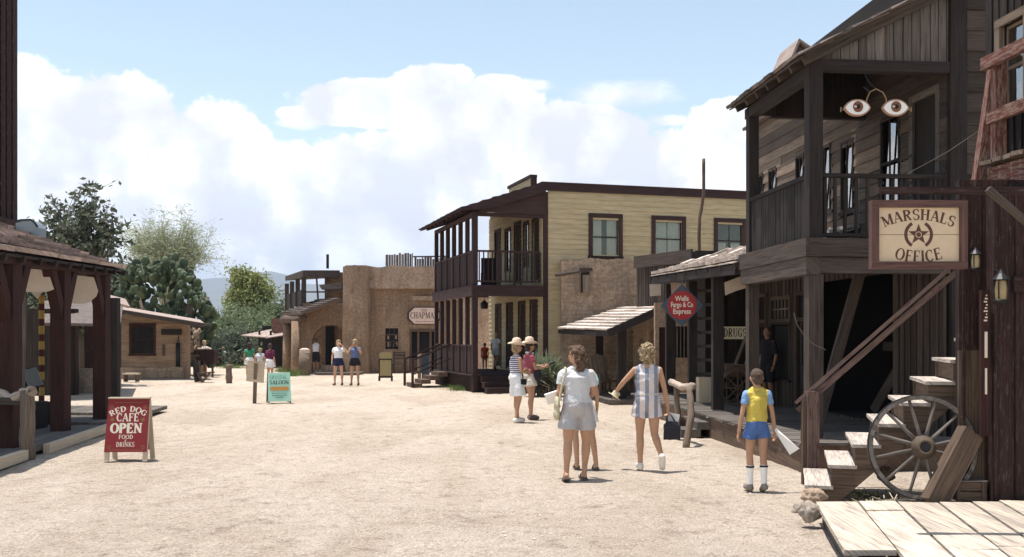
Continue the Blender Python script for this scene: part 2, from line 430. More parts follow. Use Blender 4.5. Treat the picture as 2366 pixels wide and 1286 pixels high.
# ---------------------------------------------------------------- a small serif stroke alphabet for painted signs
T_, t_ = .19, .075
def _L(x0, y0, x1, y1, th): return ('L', x0, y0, x1, y1, th)
def _A(cx, cy, rx, ry, a0, a1, T=T_, t=t_): return ('A', cx, cy, rx, ry, a0, a1, T, t)
def _S(x, y, w=.30): return ('L', x-w/2, y, x+w/2, y, .06)
GL = {
 'A': (.78, [_L(.08, 0, .38, 1, t_), _L(.38, 1, .70, 0, T_), _L(.2, .34, .58, .34, t_), _S(.08, .03), _S(.68, .03)]),
 'C': (.72, [_A(.4, .5, .32, .47, 50, 310), _L(.62, .66, .62, .95, .06), _L(.62, .12, .62, .26, .05)]),
 'D': (.78, [_L(.17, 0, .17, 1, T_), _A(.26, .5, .42, .47, -90, 90), _L(.1, .97, .3, .97, t_), _L(.1, .03, .3, .03, t_)]),
 'E': (.68, [_L(.17, 0, .17, 1, T_), _L(.05, .97, .62, .97, t_), _L(.05, .03, .62, .03, t_), _L(.17, .52, .48, .52, t_), _L(.6, .76, .6, .97, .06), _L(.6, .03, .6, .26, .06), _L(.47, .42, .47, .62, .05)]),
 'F': (.64, [_L(.17, 0, .17, 1, T_), _L(.05, .97, .6, .97, t_), _L(.17, .52, .46, .52, t_), _L(.58, .74, .58, .97, .06), _L(.46, .42, .46, .62, .05), _S(.17, .03)]),
 'G': (.78, [_A(.4, .5, .32, .47, 50, 315), _L(.62, .66, .62, .95, .06), _L(.62, .04, .62, .42, T_*.85), _S(.6, .43, .28)]),
 'H': (.82, [_L(.17, 0, .17, 1, T_), _L(.65, 0, .65, 1, T_), _L(.17, .52, .65, .52, t_), _S(.17, .03), _S(.65, .03), _S(.17, .97), _S(.65, .97)]),
 'I': (.36, [_L(.18, 0, .18, 1, T_), _S(.18, .03), _S(.18, .97)]),
 'K': (.80, [_L(.17, 0, .17, 1, T_), _L(.22, .42, .62, .97, t_), _L(.36, .58, .68, .03, T_), _S(.17, .03), _S(.17, .97), _S(.62, .97), _S(.68, .03)]),
 'L': (.66, [_L(.17, 0, .17, 1, T_), _L(.05, .03, .6, .03, t_), _L(.59, .03, .59, .28, .06), _S(.17, .97)]),
 'M': (.95, [_L(.13, 0, .13, 1, t_), _L(.16, .97, .46, .08, T_), _L(.46, .08, .76, .97, t_), _L(.80, 0, .80, 1, T_), _S(.13, .03), _S(.8, .03), _S(.1, .97, .2), _S(.84, .97, .22)]),
 'N': (.84, [_L(.14, 0, .14, 1, t_), _L(.14, .97, .68, .03, T_), _L(.68, 0, .68, 1, t_), _S(.14, .03), _S(.12, .97, .22), _S(.68, .97)]),
 'O': (.80, [_A(.4, .5, .33, .47, 0, 360)]),
 'P': (.70, [_L(.17, 0, .17, 1, T_), _A(.28, .73, .33, .24, -90, 90), _L(.1, .97, .3, .97, t_), _L(.17, .48, .3, .48, t_), _S(.17, .03)]),
 'R': (.78, [_L(.17, 0, .17, 1, T_), _A(.28, .74, .30, .23, -90, 90), _L(.1, .97, .3, .97, t_), _L(.17, .50, .3, .50, t_), _L(.36, .5, .64, .03, T_), _S(.17, .03), _S(.66, .03, .2)]),
 'S': (.62, [_A(.31, .74, .22, .23, 40, 270, .15), _A(.31, .26, .23, .24, -140, 90, .15), _L(.3, .52, .34, .48, .14), _L(.50, .70, .50, .95, .06), _L(.1, .05, .1, .3, .06)]),
 'T': (.70, [_L(.35, 0, .35, 1, T_), _L(.05, .97, .65, .97, t_), _S(.35, .03), _L(.06, .76, .06, .97, .06), _L(.64, .76, .64, .97, .06)]),
 'U': (.80, [_L(.17, .3, .17, 1, T_), _L(.65, .3, .65, 1, t_), _A(.41, .32, .25, .29, 180, 360, .12), _S(.17, .97), _S(.65, .97)]),
 'X': (.78, [_L(.12, 1, .66, 0, T_), _L(.64, 1, .12, 0, t_), _S(.12, .97, .26), _S(.66, .97, .22), _S(.12, .03, .22), _S(.66, .03, .26)]),
 'Y': (.76, [_L(.1, 1, .38, .45, T_), _L(.66, 1, .38, .45, t_), _L(.38, 0, .38, .48, T_), _S(.1, .97, .26), _S(.66, .97, .22), _S(.38, .03)]),
 '&': (.72, [_A(.33, .75, .18, .21, 0, 360, .12), _A(.32, .27, .25, .25, 60, 360, .14), _L(.2, .66, .64, .05, .12)]),
 ' ': (.42, []), "'": (.2, [_L(.1, .8, .1, 1, .1)]),
}
def put_text(mb, txt, pm, height, center=True, track=.06, width=None, heavy=1.0, lift=0.0, warp=None, slab=1.0):
    """pm(u,v,w): sign-plane coordinates to 3D; warp(u,v)->(u,v)"""
    tot = sum(GL[c][0]+track for c in txt)-track
    sx = height if width is None else width/tot
    u0 = -tot*sx/2 if center else 0; k = 0
    for c in txt:
        w, st = GL[c]
        for s in st:
            k += 1; z = lift+.0004+.00012*(k % 9)
            if s[0] == 'L':
                _, x0, y0, x1, y1, th = s; th = th*(heavy if th > .1 else slab)
                dx, dy = x1-x0, y1-y0; l = math.hypot(dx, dy)
                if abs(dy) > abs(dx)*.3: nx, ny = th/2, 0
                else: nx, ny = 0, th/2
                P = [(x0-nx, y0-ny), (x1-nx, y1-ny), (x1+nx, y1+ny), (x0+nx, y0+ny)]
                if ny: P = [P[0], P[1], P[2], P[3]]
                polys = [P]
                if warp: # split for bending
                    polys = []
                    for q in range(3):
                        a, b = q/3, (q+1)/3
                        l0 = lambda A, B, f: (A[0]+(B[0]-A[0])*f, A[1]+(B[1]-A[1])*f)
                        polys.append([l0(P[0], P[1], a), l0(P[0], P[1], b), l0(P[3], P[2], b), l0(P[3], P[2], a)])
            else:
                _, cx, cy, rx, ry, a0, a1, T, t = s; T *= heavy; t *= slab
                n = max(4, int(abs(a1-a0)/18)); pi_, po = [], []
                for i in range(n+1):
                    a = R(a0+(a1-a0)*i/n); th = t+(T-t)*abs(math.cos(a))**1.5
                    ca, sa = math.cos(a), math.sin(a)
                    pi_.append((cx+(rx-th*.5)*ca, cy+(ry-th*.5)*sa)); po.append((cx+(rx+th*.5)*ca, cy+(ry+th*.5)*sa))
                polys = [[pi_[i], po[i], po[i+1], pi_[i+1]] for i in range(n)]
            for P in polys:
                q = []
                for x, y in P:
                    u, v = u0+x*sx, y*height
                    if warp: u, v = warp(u, v)
                    q.append(pm(u, v, z))
                a = (q[1]-q[0]).cross(q[2]-q[0]); nn = pm(0, 0, 1)-pm(0, 0, 0)
                if a.dot(nn) < 0: q = q[::-1]
                mb.quad(q)
        u0 += (w+track)*sx
def arc_warp(rad, updown=1):
    def f(u, v):
        if updown > 0:
            a = u/rad; r = rad+v; return (r*math.sin(a), r*math.cos(a)-rad)
        a = u/rad; r = rad-v; return (r*math.sin(a), rad-r*math.cos(a))
    return f
def plane_map(origin, ux, uz):
    o = Vector(origin); ux = Vector(ux).normalized(); uz = Vector(uz).normalized(); n = ux.cross(uz)
    return lambda u, v, w=0: o+ux*u+uz*v+n*w
def font_mesh(txt, size, pm, mb, align='CENTER', lift=.002, bold=0.0, sx=1):
    cu = bpy.data.curves.new('lettering', 'FONT'); cu.body = txt; cu.size = size; cu.align_x = align; cu.offset = bold; cu.resolution_u = 2
    o = bpy.data.objects.new('lettering', cu); COL.objects.link(o)
    dg = bpy.context.evaluated_depsgraph_get(); me = bpy.data.meshes.new_from_object(o.evaluated_get(dg))
    vs = [pm(v.co.x*sx, v.co.y, lift) for v in me.vertices]; fs = [tuple(p.vertices) for p in me.polygons]
    mb._add(vs, fs)
    bpy.data.objects.remove(o); bpy.data.curves.remove(cu); bpy.data.meshes.remove(me)
# ================================================================= SETTING
SUN_EL, SUN_AZ = 80.5, 15.0     # azimuth: degrees ahead of straight left
sd = Vector((-math.cos(R(SUN_EL))*math.cos(R(SUN_AZ)), math.cos(R(SUN_EL))*math.sin(R(SUN_AZ)), math.sin(R(SUN_EL))))
def make_world():
    w = bpy.data.worlds.new('World'); sc.world = w; w.use_nodes = True; nt = w.node_tree; nt.nodes.clear()
    out = N(nt, 'ShaderNodeOutputWorld'); bg = N(nt, 'ShaderNodeBackground'); nt.links.new(bg.outputs[0], out.inputs[0])
    sky = N(nt, 'ShaderNodeTexSky'); sky.sky_type = 'NISHITA'; sky.sun_disc = False
    sky.sun_elevation = R(SUN_EL); sky.sun_rotation = R(-(90-SUN_AZ)); sky.altitude = 800; sky.air_density = 1.0; sky.dust_density = .6; sky.ozone_density = 1.6
    tc = N(nt, 'ShaderNodeTexCoord').outputs['Generated']
    sep = N(nt, 'ShaderNodeSeparateXYZ'); nt.links.new(tc, sep.inputs[0])
    x, y, z = sep.outputs
    az = mth(nt, 'MULTIPLY', mth(nt, 'ARCTAN2', x, y), 57.2958)
    el = mth(nt, 'MULTIPLY', mth(nt, 'ARCSINE', z), 57.2958)
    # wobble of the outlines
    cmb = N(nt, 'ShaderNodeCombineXYZ'); nt.links.new(az, cmb.inputs[0]); nt.links.new(el, cmb.inputs[1])
    q = cmb.outputs[0]
    na = noi(nt, q, .32, 7, .62); nb = noi(nt, mapv(nt, q, (.45, 1, 1)), .55, 6, .6); nc = noi(nt, q, .17, 3)
    def px2(px, py):
        X = (px-CX)/F; Z = (HY-py)/F; l = math.sqrt(1+X*X+Z*Z)
        return math.degrees(math.atan(X)), math.degrees(math.asin(Z/l))
    def blob(px, py, rx, ry, pw=1.0):
        a, e = px2(px, py); rx = math.degrees(rx/F); ry = math.degrees(ry/F)
        u = mth(nt, 'DIVIDE', mth(nt, 'SUBTRACT', az, a), rx); v = mth(nt, 'DIVIDE', mth(nt, 'SUBTRACT', el, e), ry)
        d = mth(nt, 'SQRT', mth(nt, 'ADD', mth(nt, 'MULTIPLY', u, u), mth(nt, 'MULTIPLY', v, v)))
        return mth(nt, 'SUBTRACT', 1, mth(nt, 'POWER', d, 1.5))
    def smax(a, b): return mth(nt, 'MAXIMUM', a, b)
    # heaped cloud on the left and the tall one in the middle, high streaky ones, low bank everywhere
    heap = None
    for b in [(70, 420, 330, 235), (215, 340, 220, 165), (330, 330, 90, 130), (505, 400, 125, 172), (560, 440, 80, 130), (430, 560, 380, 240), (640, 430, 60, 60), (720, 480, 200, 130),
              (910, 240, 250, 62), (1010, 210, 120, 66), (1120, 235, 150, 62), (760, 265, 120, 26), (1000, 450, 400, 165), (1250, 330, 330, 95), (820, 360, 60, 26), (1500, 420, 420, 130),
              (1770, 340, 210, 125), (1690, 290, 100, 60), (1200, 620, 1600, 250), (-500, 450, 600, 260), (2700, 400, 700, 200)]:
        v = blob(*b); heap = v if heap is None else smax(heap, v)
    k1 = mth(nt, 'ADD', heap, mth(nt, 'MULTIPLY', mth(nt, 'SUBTRACT', na, .5), 1.35))
    k1 = mth(nt, 'SUBTRACT', k1, 0)
    s1 = N(nt, 'ShaderNodeMapRange'); s1.interpolation_type = 'SMOOTHSTEP'; s1.inputs[1].default_value = .0; s1.inputs[2].default_value = .16; nt.links.new(k1, s1.inputs[0])
    wisp = None
    for b in [(1430, 218, 150, 42), (1545, 278, 60, 16), (1170, 200, 110, 22), (690, 280, 60, 20)]:
        v = blob(*b); wisp = v if wisp is None else smax(wisp, v)
    k2 = mth(nt, 'ADD', wisp, mth(nt, 'MULTIPLY', mth(nt, 'SUBTRACT', nb, .5), 2.0))
    s2 = N(nt, 'ShaderNodeMapRange'); s2.interpolation_type = 'SMOOTHSTEP'; s2.inputs[1].default_value = .0; s2.inputs[2].default_value = .8; s2.inputs[4].default_value = .85; nt.links.new(k2, s2.inputs[0])
    # thin blue-ish openings low down
    gapn = ramp(nt, nb, [(.30, (.78, .78, .78)), (.5, (1, 1, 1))])
    cov = mth(nt, 'MAXIMUM', mth(nt, 'MULTIPLY', s1.outputs[0], gapn), s2.outputs[0])
    # scattered cloud for the rest of the sky, out of view
    gen = noi(nt, mapv(nt, tc, (2, 2, 4)), 1.6, 5, .6)
    gs = ramp(nt, gen, [(.54, (0, 0, 0)), (.68, (.6, .6, .6))])
    view = N(nt, 'ShaderNodeMapRange'); view.inputs[1].default_value = 28; view.inputs[2].default_value = 45; nt.links.new(el, view.inputs[0])
    view2 = N(nt, 'ShaderNodeMapRange'); view2.inputs[1].default_value = 40; view2.inputs[2].default_value = 70; nt.links.new(mth(nt, 'ABSOLUTE', az), view2.inputs[0])
    cov = mth(nt, 'MAXIMUM', cov, mth(nt, 'MULTIPLY', gs, mth(nt, 'MAXIMUM', view.outputs[0], view2.outputs[0])))
    vo = N(nt, 'ShaderNodeTexVoronoi'); vo.feature = 'SMOOTH_F1'; vo.inputs['Scale'].default_value = .38; vo.inputs['Smoothness'].default_value = .6
    vq = N(nt, 'ShaderNodeVectorMath'); vq.operation = 'ADD'; nt.links.new(q, vq.inputs[0]); vc = N(nt, 'ShaderNodeCombineXYZ'); nt.links.new(mth(nt, 'MULTIPLY', na, 3.2), vc.inputs[0]); nt.links.new(mth(nt, 'MULTIPLY', nb, 3.2), vc.inputs[1]); nt.links.new(vc.outputs[0], vq.inputs[1]); nt.links.new(vq.outputs[0], vo.inputs['Vector'])
    shade = mth(nt, 'ADD', mth(nt, 'ADD', mth(nt, 'MULTIPLY', na, .45), mth(nt, 'MULTIPLY', nc, .5)), mth(nt, 'MULTIPLY', mth(nt, 'SUBTRACT', .55, vo.outputs['Distance']), .28))
    ccol = ramp(nt, shade, [(.40, (6.1, 6.15, 6.7)), (.49, (7.1, 7.1, 7.4)), (.55, (8.6, 8.5, 8.5)), (.66, (9.8, 9.7, 9.6))])
    skyc = mix(nt, 1, sky.outputs[0], (2.0, 1.66, 1.27), 'MULTIPLY')
    c = mix(nt, cov, skyc, ccol)
    nt.links.new(c, bg.inputs[0]); bg.inputs[1].default_value = .105
make_world()
sun = bpy.data.lights.new('sun', 'SUN'); sun.energy = 4.6; sun.angle = R(.5); sun.color = (1, .955, .89)
so = bpy.data.objects.new('sun', sun); COL.objects.link(so); so.rotation_euler = sd.to_track_quat('Z', 'Y').to_euler(); so.location = (0, 0, 30)
cam = bpy.data.cameras.new('camera'); co = bpy.data.objects.new('camera', cam); COL.objects.link(co); sc.camera = co
cam.sensor_width = 36; cam.lens = F/2366*36; cam.shift_y = (HY-643)/2366; cam.clip_start = .1; cam.clip_end = 30000
co.location = (0, 0, HC); co.rotation_euler = (R(90), 0, 0)
vs = sc.view_settings; vs.view_transform = 'Standard'; vs.look = 'None'; vs.exposure = .62; vs.gamma = 1; vs.use_curve_mapping = False
sc.cycles.max_bounces = 8; sc.cycles.diffuse_bounces = 4; sc.cycles.transparent_max_bounces = 12; sc.cycles.volume_bounces = 0

# ---- ground: one sheet, fine near the camera, out to the horizon
def ground_mat():
    m, nt, b, out = newmat('sandy_ground')
    ob = N(nt, 'ShaderNodeTexCoord').outputs['Object']
    n0 = noi(nt, ob, .12, 4); n1 = noi(nt, mapv(nt, ob, (1, .45, 1)), .55, 6, .62, .6); n2 = noi(nt, ob, 5, 6, .7); n3 = noi(nt, ob, 38, 5, .75); n4 = noi(nt, ob, 140, 2, .6)
    c = mix(nt, ramp(nt, n1, [(.38, (0, 0, 0)), (.56, (1, 1, 1))]), (.555, .465, .375), (.68, .59, .495))
    c = mix(nt, ramp(nt, n0, [(.4, (0, 0, 0)), (.6, (.35, .35, .35))]), c, (.63, .54, .45))
    n5 = noi(nt, mapv(nt, ob, (1, .6, 1)), 2.3, 7, .72, 1.0); c = mix(nt, ramp(nt, n5, [(.56, (0, 0, 0)), (.66, (.65, .65, .65))]), c, (.36, .28, .225))
    c = mix(nt, .85, c, ramp(nt, n2, [(.30, (.62, .56, .51)), (.44, (.94, .93, .92)), (.7, (1.12, 1.11, 1.10))]), 'MULTIPLY')
    c = mix(nt, .95, c, ramp(nt, n3, [(.32, (.34, .31, .29)), (.45, (.90, .89, .88)), (.66, (1.30, 1.29, 1.28))]), 'MULTIPLY')
    c = mix(nt, .9, c, ramp(nt, n4, [(.32, (.55, .52, .50)), (.62, (1.16, 1.16, 1.16))]), 'MULTIPLY')
    # far away: desert scrub between the bare patches
    sep = N(nt, 'ShaderNodeSeparateXYZ'); nt.links.new(ob, sep.inputs[0])
    far = N(nt, 'ShaderNodeMapRange'); far.inputs[1].default_value = 75; far.inputs[2].default_value = 110; nt.links.new(sep.outputs[1], far.inputs[0])
    sn = ramp(nt, noi(nt, ob, .02, 6, .7), [(.4, (0, 0, 0)), (.55, (1, 1, 1))])
    c = mix(nt, mth(nt, 'MULTIPLY', far.outputs[0], mth(nt, 'ADD', .5, mth(nt, 'MULTIPLY', sn, .5))), c, (.14, .15, .09))
    nt.links.new(c, b.inputs['Base Color']); b.inputs['Roughness'].default_value = 1; b.inputs['Specular IOR Level'].default_value = .1
    h = mth(nt, 'ADD', mth(nt, 'MULTIPLY', n2, 1.2), mth(nt, 'ADD', n3, mth(nt, 'MULTIPLY', n4, .35)))
    bump(nt, b, h, 1.0, .04)
    return m
M['ground'] = ground_mat()
def gh(x, y):
    h = .018*noise.fractal(Vector((x*.55, y*.4, 3)), 1, 2, 4)+.007*noise.noise(Vector((x*3.1, y*2.6, 8)))+.004*noise.noise(Vector((x*8, y*7, 1)))
    # trodden dents and footprints
    v = noise.noise(Vector((x*4.2, y*3.4, 21))); h -= .04*max(0, v-.22)
    if 3 < x < 5.2 and 9 < y < 11: h += .15*math.exp(-((x-4.1)/.75)**4-((y-9.85)/.38)**2)
    return h-.015
def ground():
    xs = [-9000, -3000, -1000, -300, -120, -60, -35, -22]+[-16+.12*i for i in range(0, 190)]+[7.5, 10, 16, 26, 45, 90, 300, 1000, 3000, 9000]
    ys = [-60, -20, -5, 1, 3]+[4+.1*i for i in range(0, 120)]+[16+.25*i for i in range(100)]+[41.5+i for i in range(40)]+[85, 100, 150, 260, 500, 1000, 2500, 5000, 9000]
    vs = []; nx = len(xs)
    for y in ys:
        for x in xs:
            z = gh(x, y) if (-17 < x < 8 and 3 < y < 82) else -.015
            vs.append((x, y, z))
    fs = [(j*nx+i, j*nx+i+1, (j+1)*nx+i+1, (j+1)*nx+i) for j in range(len(ys)-1) for i in range(nx-1)]
    me = bpy.data.meshes.new('ground'); me.from_pydata(vs, [], fs); me.polygons.foreach_set('use_smooth', [True]*len(fs)); me.materials.append(M['ground'])
    o = bpy.data.objects.new('ground', me); COL.objects.link(o); o['kind'] = 'structure'
ground()
def gravel():
    mb = MB(); rr = random.Random(3)
    for i in range(9000):
        y = 6.5*(45/6.5)**(rr.random()**1.1); x = rr.uniform(-.56, .40)*y
        if x > 2.6 and y < 30: continue
        if rr.random() < .35:
            cxx, cyy = rr.choice([(-5.5, 14), (-.5, 9.5), (.5, 19), (2.2, 12), (-2, 24), (1.5, 15), (2.6, 17)]); x = cxx+rr.gauss(0, .8); y = cyy+rr.gauss(0, .7)
        s = rr.uniform(.004, .011)*(1+.8*(rr.random() < .05)); c = Vector((x, y, gh(x, y)+s*.3))
        a = rr.uniform(0, 6.28)
        p = [c+Vector((s*rr.uniform(.7, 1.4)*math.cos(a+k*1.57), s*rr.uniform(.7, 1.4)*math.sin(a+k*1.57), 0)) for k in range(4)]
        t = c+Vector((0, 0, s*rr.uniform(.5, 1)))
        o = len(mb.v); mb._add(p+[t], [(0, 1, 4), (1, 2, 4), (2, 3, 4), (3, 0, 4)])
    m = leafmat('gravel_stone', (.30, .245, .20), (.66, .57, .48), 0)
    single('gravel', mb, m, None, None, kind='stuff')['label'] = 'loose small stones scattered over the pale sandy street'
gravel()
# ---- distant mountains
def mountains(name, pts, d, mat, rough, depth, seed):
    vs = []; fs = []; rows = 26; cols = 160
    pts = [((px-CX)/F*d, HC+(HY-py)/F*d) for px, py in pts]
    x0, x1 = pts[0][0], pts[-1][0]
    for j in range(rows+1):
        v = j/rows
        for i in range(cols+1):
            x = x0+(x1-x0)*i/cols
            for a, b in zip(pts, pts[1:]):
                if a[0] <= x <= b[0]: zt = a[1]+(b[1]-a[1])*(x-a[0])/(b[0]-a[0])
            r = noise.fractal(Vector((x*.0016, v*3+seed, seed)), 1, 2.1, 6)
            vv = v; z = zt*math.sin(vv*math.pi/2)**1.3*(1+.12*r*(1-v*.5))*1.0
            vs.append((x+40*noise.noise(Vector((x*.003, v*4, seed))), d-depth*(1-v)+160*r, z-3 if j else -12))
    for j in range(rows):
        for i in range(cols): a = j*(cols+1)+i; fs.append((a, a+1, a+cols+2, a+cols+1))
    # back slope
    n = len(vs)
    for i in range(cols+1): p = vs[rows*(cols+1)+i]; vs.append((p[0], p[1]+depth, -12))
    for i in range(cols): a = rows*(cols+1)+i; fs.append((a, a+1, n+i+1, n+i))
    me = bpy.data.meshes.new(name); me.from_pydata(vs, [], fs); me.materials.append(M[mat])
    o = bpy.data.objects.new(name, me); COL.objects.link(o); o['kind'] = 'structure'
M['mount'] = plaster('mountain_rock_and_scrub', (.115, .125, .10), (.21, .185, .15))
mountains('mountains', [(-1400, 700), (-600, 690), (200, 680), (380, 672), (465, 648), (520, 638), (545, 650), (590, 640), (640, 626), (700, 660), (800, 655), (1000, 690), (1600, 690), (2300, 700), (4000, 720)], 6500, 'mount', 1, 1800, 2)
mountains('foothills', [(-1400, 745), (200, 735), (450, 728), (530, 735), (640, 722), (720, 730), (1200, 750), (2600, 755)], 3800, 'mount', 1, 700, 9)
# ---- haze
def haze():
    mb = MB(); mb.box((-9500, -300, -14), (9500, 9200, 560))
    m = bpy.data.materials.new('haze_air'); m.use_nodes = True; nt = m.node_tree; nt.nodes.clear()
    out = N(nt, 'ShaderNodeOutputMaterial'); v = N(nt, 'ShaderNodeVolumePrincipled'); nt.links.new(v.outputs[0], out.inputs['Volume'])
    v.inputs['Color'].default_value = (.62, .77, 1.0, 1); v.inputs['Density'].default_value = HAZE; v.inputs['Anisotropy'].default_value = .2
    o = single('haze', mb, m, None, None, kind='stuff'); o['label'] = 'thin pale blue air haze fading the far mountains'
HAZE = 1.3e-4
if HAZE: haze()
# ================================================================= RIGHT SIDE
# ---- grey two-storey house: local x = into the house, local y = away along the street
MA = frame(4.12, 13.6, 5)
gh_ = thing('grey_house', 'tall weathered grey wooden house with an upstairs balcony, behind the staircase on the right', 'house', MA)
# front wall, seen from the street: wall frame runs towards the camera
FW = MA @ frame(1.92, 8.2, -90)      # x_w = 8.2 - y
def xw(y): return 8.2-y
UPH = [(xw(.93), xw(.26), 3.08, 5.2), (xw(1.95), xw(1.32), 3.75, 5.15), (xw(3.45), xw(2.95), 3.9, 5.1), (xw(4.4), xw(3.9), 4.0, 5.18), (xw(5.55), xw(5.15), 4.72, 5.25), (xw(7.08), xw(6.62), 4.72, 5.25), (xw(7.76), xw(7.42), 4.72, 5.25)]
mb = MB(FW); hboards(mb, 0, xw(2.75), 3.0, 6.4, .2, UPH, lap=.02, jit=.006, lenr=2); mb.cur = 1; hboards(mb, xw(2.75), xw(0)-.02, 3.0, 6.4, .2, UPH, lap=.02, jit=.006, lenr=2)  # darker grey boards under the balcony roof put its shade into the colour
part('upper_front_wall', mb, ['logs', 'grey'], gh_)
LOH = [(xw(4.6), xw(1.55), .4, 2.75), (xw(7.9), xw(7.3), .42, 2.6), (xw(6.9), xw(5.9), .9, 2.5), (xw(5.5), xw(4.85), .42, 2.55)]
mb = MB(FW); vboards(mb, 0, xw(0)-.02, .0, 3.0, .2, LOH, batten=True)
part('lower_front_wall', mb, 'grey', gh_)
mb = MB(FW); mb.box((0, .02, 0), (xw(4.6), .06, 6.4)); mb.box((xw(1.55), .02, 0), (xw(.05), .06, 3.0)); mb.box((xw(4.6), .021, 2.75), (xw(1.55), .06, 3.0)); mb.box((xw(4.6), .02, 3.0), (xw(.05), .06, 6.4))
# dark passage room behind the opening
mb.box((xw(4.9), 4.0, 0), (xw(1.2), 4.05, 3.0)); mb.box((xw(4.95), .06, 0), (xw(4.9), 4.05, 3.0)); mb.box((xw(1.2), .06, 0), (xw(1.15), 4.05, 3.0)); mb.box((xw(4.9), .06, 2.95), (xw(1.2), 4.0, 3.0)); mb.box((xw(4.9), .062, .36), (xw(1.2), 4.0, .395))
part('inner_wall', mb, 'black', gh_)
mb = MB(FW); mb.box((xw(4.5), 1.2, 1.5), (xw(1.6), 1.28, 1.66)); mb.box((xw(2.6), 1.0, .4), (xw(2.5), 1.1, 2.9)); mb.box((xw(3.6), 1.4, .4), (xw(3.5), 1.5, 2.9)); mb.beam((xw(4.2), .9, .4), (xw(2.2), 1.4, 2.9), .08, .2); part('inner_timber', mb, 'grey', gh_)
# windows of the upper floor
for i, h in enumerate(UPH[1:]):
    window(FW, gh_, h[0], h[1], h[2], h[3], 'greyd', bars=(1, 1) if i == 0 else (1, 0), gmat='glassr', tw=.08, sash='greyd', proud=.03)
# balcony door
mb = MB(FW); h = UPH[0]; mb.box((h[0]-.1, -.05, h[2]), (h[0], 0, h[3]+.1)); mb.box((h[1], -.05, h[2]), (h[1]+.1, 0, h[3]+.1)); mb.box((h[0], -.05, h[3]), (h[1], 0, h[3]+.1))
dfr = part('door', mb, 'greyl', gh_)
mb = MB(FW); mb.box((h[0], .005, h[2]), (h[1], .018, h[3]))
part('door_panel', mb, 'greyd', dfr)
# shop front downstairs
mb = MB(FW)
for a, b, z0, z1 in LOH:
    if a == LOH[0][0]: continue
    mb.box((a-.07, -.06, z0), (a, 0, z1+.08)); mb.box((b, -.06, z0), (b+.07, 0, z1+.08)); mb.box((a, -.06, z1), (b, 0, z1+.08)); mb.box((a, -.055, 2.05), (b, 0, 2.12))
part('shop_front_frame', mb, 'grey', gh_)
window(FW, gh_, LOH[2][0], LOH[2][1], .9, 2.0, 'greyd', bars=(2, 1), gmat='glassr', tw=.05)
mb = MB(FW)
for k in (1, 3):
    a, b, z0, z1 = LOH[k]
    mb.box((a+.03, .0, z0), (b-.03, .018, 1.2)); mb.box((a+.03, .0, 1.2), (a+.12, .018, 2.04)); mb.box((b-.12, .0, 1.2), (b-.03, .018, 2.04)); mb.box((a+.12, .0, 1.96), (b-.12, .018, 2.04))
    mb.box(((a+b)/2-.02, .002, 1.2), ((a+b)/2+.02, .016, 1.96))
part('shop_door', mb, 'greyd', gh_)
# small-paned transom high in the shop front
mb = MB(FW)
for k in range(5): x = xw(6.9)+.2*k+.1; mb.box((x-.014, -.03, 2.13), (x+.014, -.005, 2.5))
mb.box((xw(6.9), -.028, 2.3), (xw(5.9), -.007, 2.33))
part('transom_window', mb, 'greyl', gh_)
# near side wall, wide lapped boards, facing the camera
SW = MA @ frame(1.92, 0, 0)
mb = MB(SW); hboards(mb, .24, 5.2, .0, 8.6, .285, (), th=.03, lap=.03, jit=.006, lenr=3)
part('side_wall', mb, 'grey', gh_)
mb = MB(SW); mb.box((.24, .01, 0), (5.2, .12, 8.6)); mb.box((-.0, .2, 6.4), (.05, 8, 7.2)); mb.box((0, 8.1, 0), (5.2, 8.2, 6.6)); part('wall_core', mb, 'greyd', gh_)
mb = MB(SW); mb.box((-.0, -.07, 3.0), (.235, .12, 8.6)); mb.box((.02, -.06, 0), (.2, .1, 3.0)); part('corner_board', mb, 'greyd', gh_)
# balcony
bal = MB(MA)
bal.box((-.12, -.1, 2.96), (1.98, 2.72, 3.02))
for k in range(11): bal.box((-.1, .02+k*.26, 2.84), (1.88, .09+k*.26, 2.955))
part('balcony_floor', bal, 'grey', gh_)
bal = MB(MA)
bal.box((-.17, -.16, 2.84), (-.125, 2.75, 3.09)); bal.box((-.12, -.155, 2.84), (1.9, -.11, 3.09))
bal.box((-.15, -.12, 2.60), (.05, 2.7, 2.835)); bal.box((.055, -.105, 2.62), (1.9, .05, 2.83))
part('balcony_fascia', bal, 'grey', gh_, 'weathered beams round the edge of the balcony floor')
for (x, y, z0, z1, w) in ((0, 0, 3.02, 5.46, .19), (0, 2.55, 3.02, 5.42, .16)):
    p = MB(MA); p.box((x-w/2, y-w/2, z0), (x+w/2, y+w/2, z1)); part('balcony_post', p, 'greyd', gh_)
for (x, y, z0, z1, w) in ((0, 0, .39, 2.6, .2), (0, 2.55, .39, 2.6, .17)):
    p = MB(MA); p.box((x-w/2, y-w/2, z0), (x+w/2, y+w/2, z1)); part('porch_post', p, 'grey', gh_)
p = MB(MA); p.box((.1, -.05, 3.93), (1.85, .03, 3.985)); p.box((.1, -.04, 3.12), (1.85, .03, 3.17))
for k, x in enumerate([.16, .30, .44, .60, .76, .94, 1.12, 1.3, 1.48, 1.66, 1.78]): p.box((x-.02, -.025, 3.17), (x+.02, .015, 3.93))
part('end_railing', p, 'greyd', gh_)
p = MB(MA @ frame(-.02, 2.47, -90)); vboards(p, 0, 2.37, 3.03, 3.93, .11, th=.02, gap=.012); p.box((0, -.05, 3.93), (2.37, .03, 3.99)); p.box((0, -.045, 3.05), (2.37, -.026, 3.12))
part('front_railing', p, 'greyd', gh_)
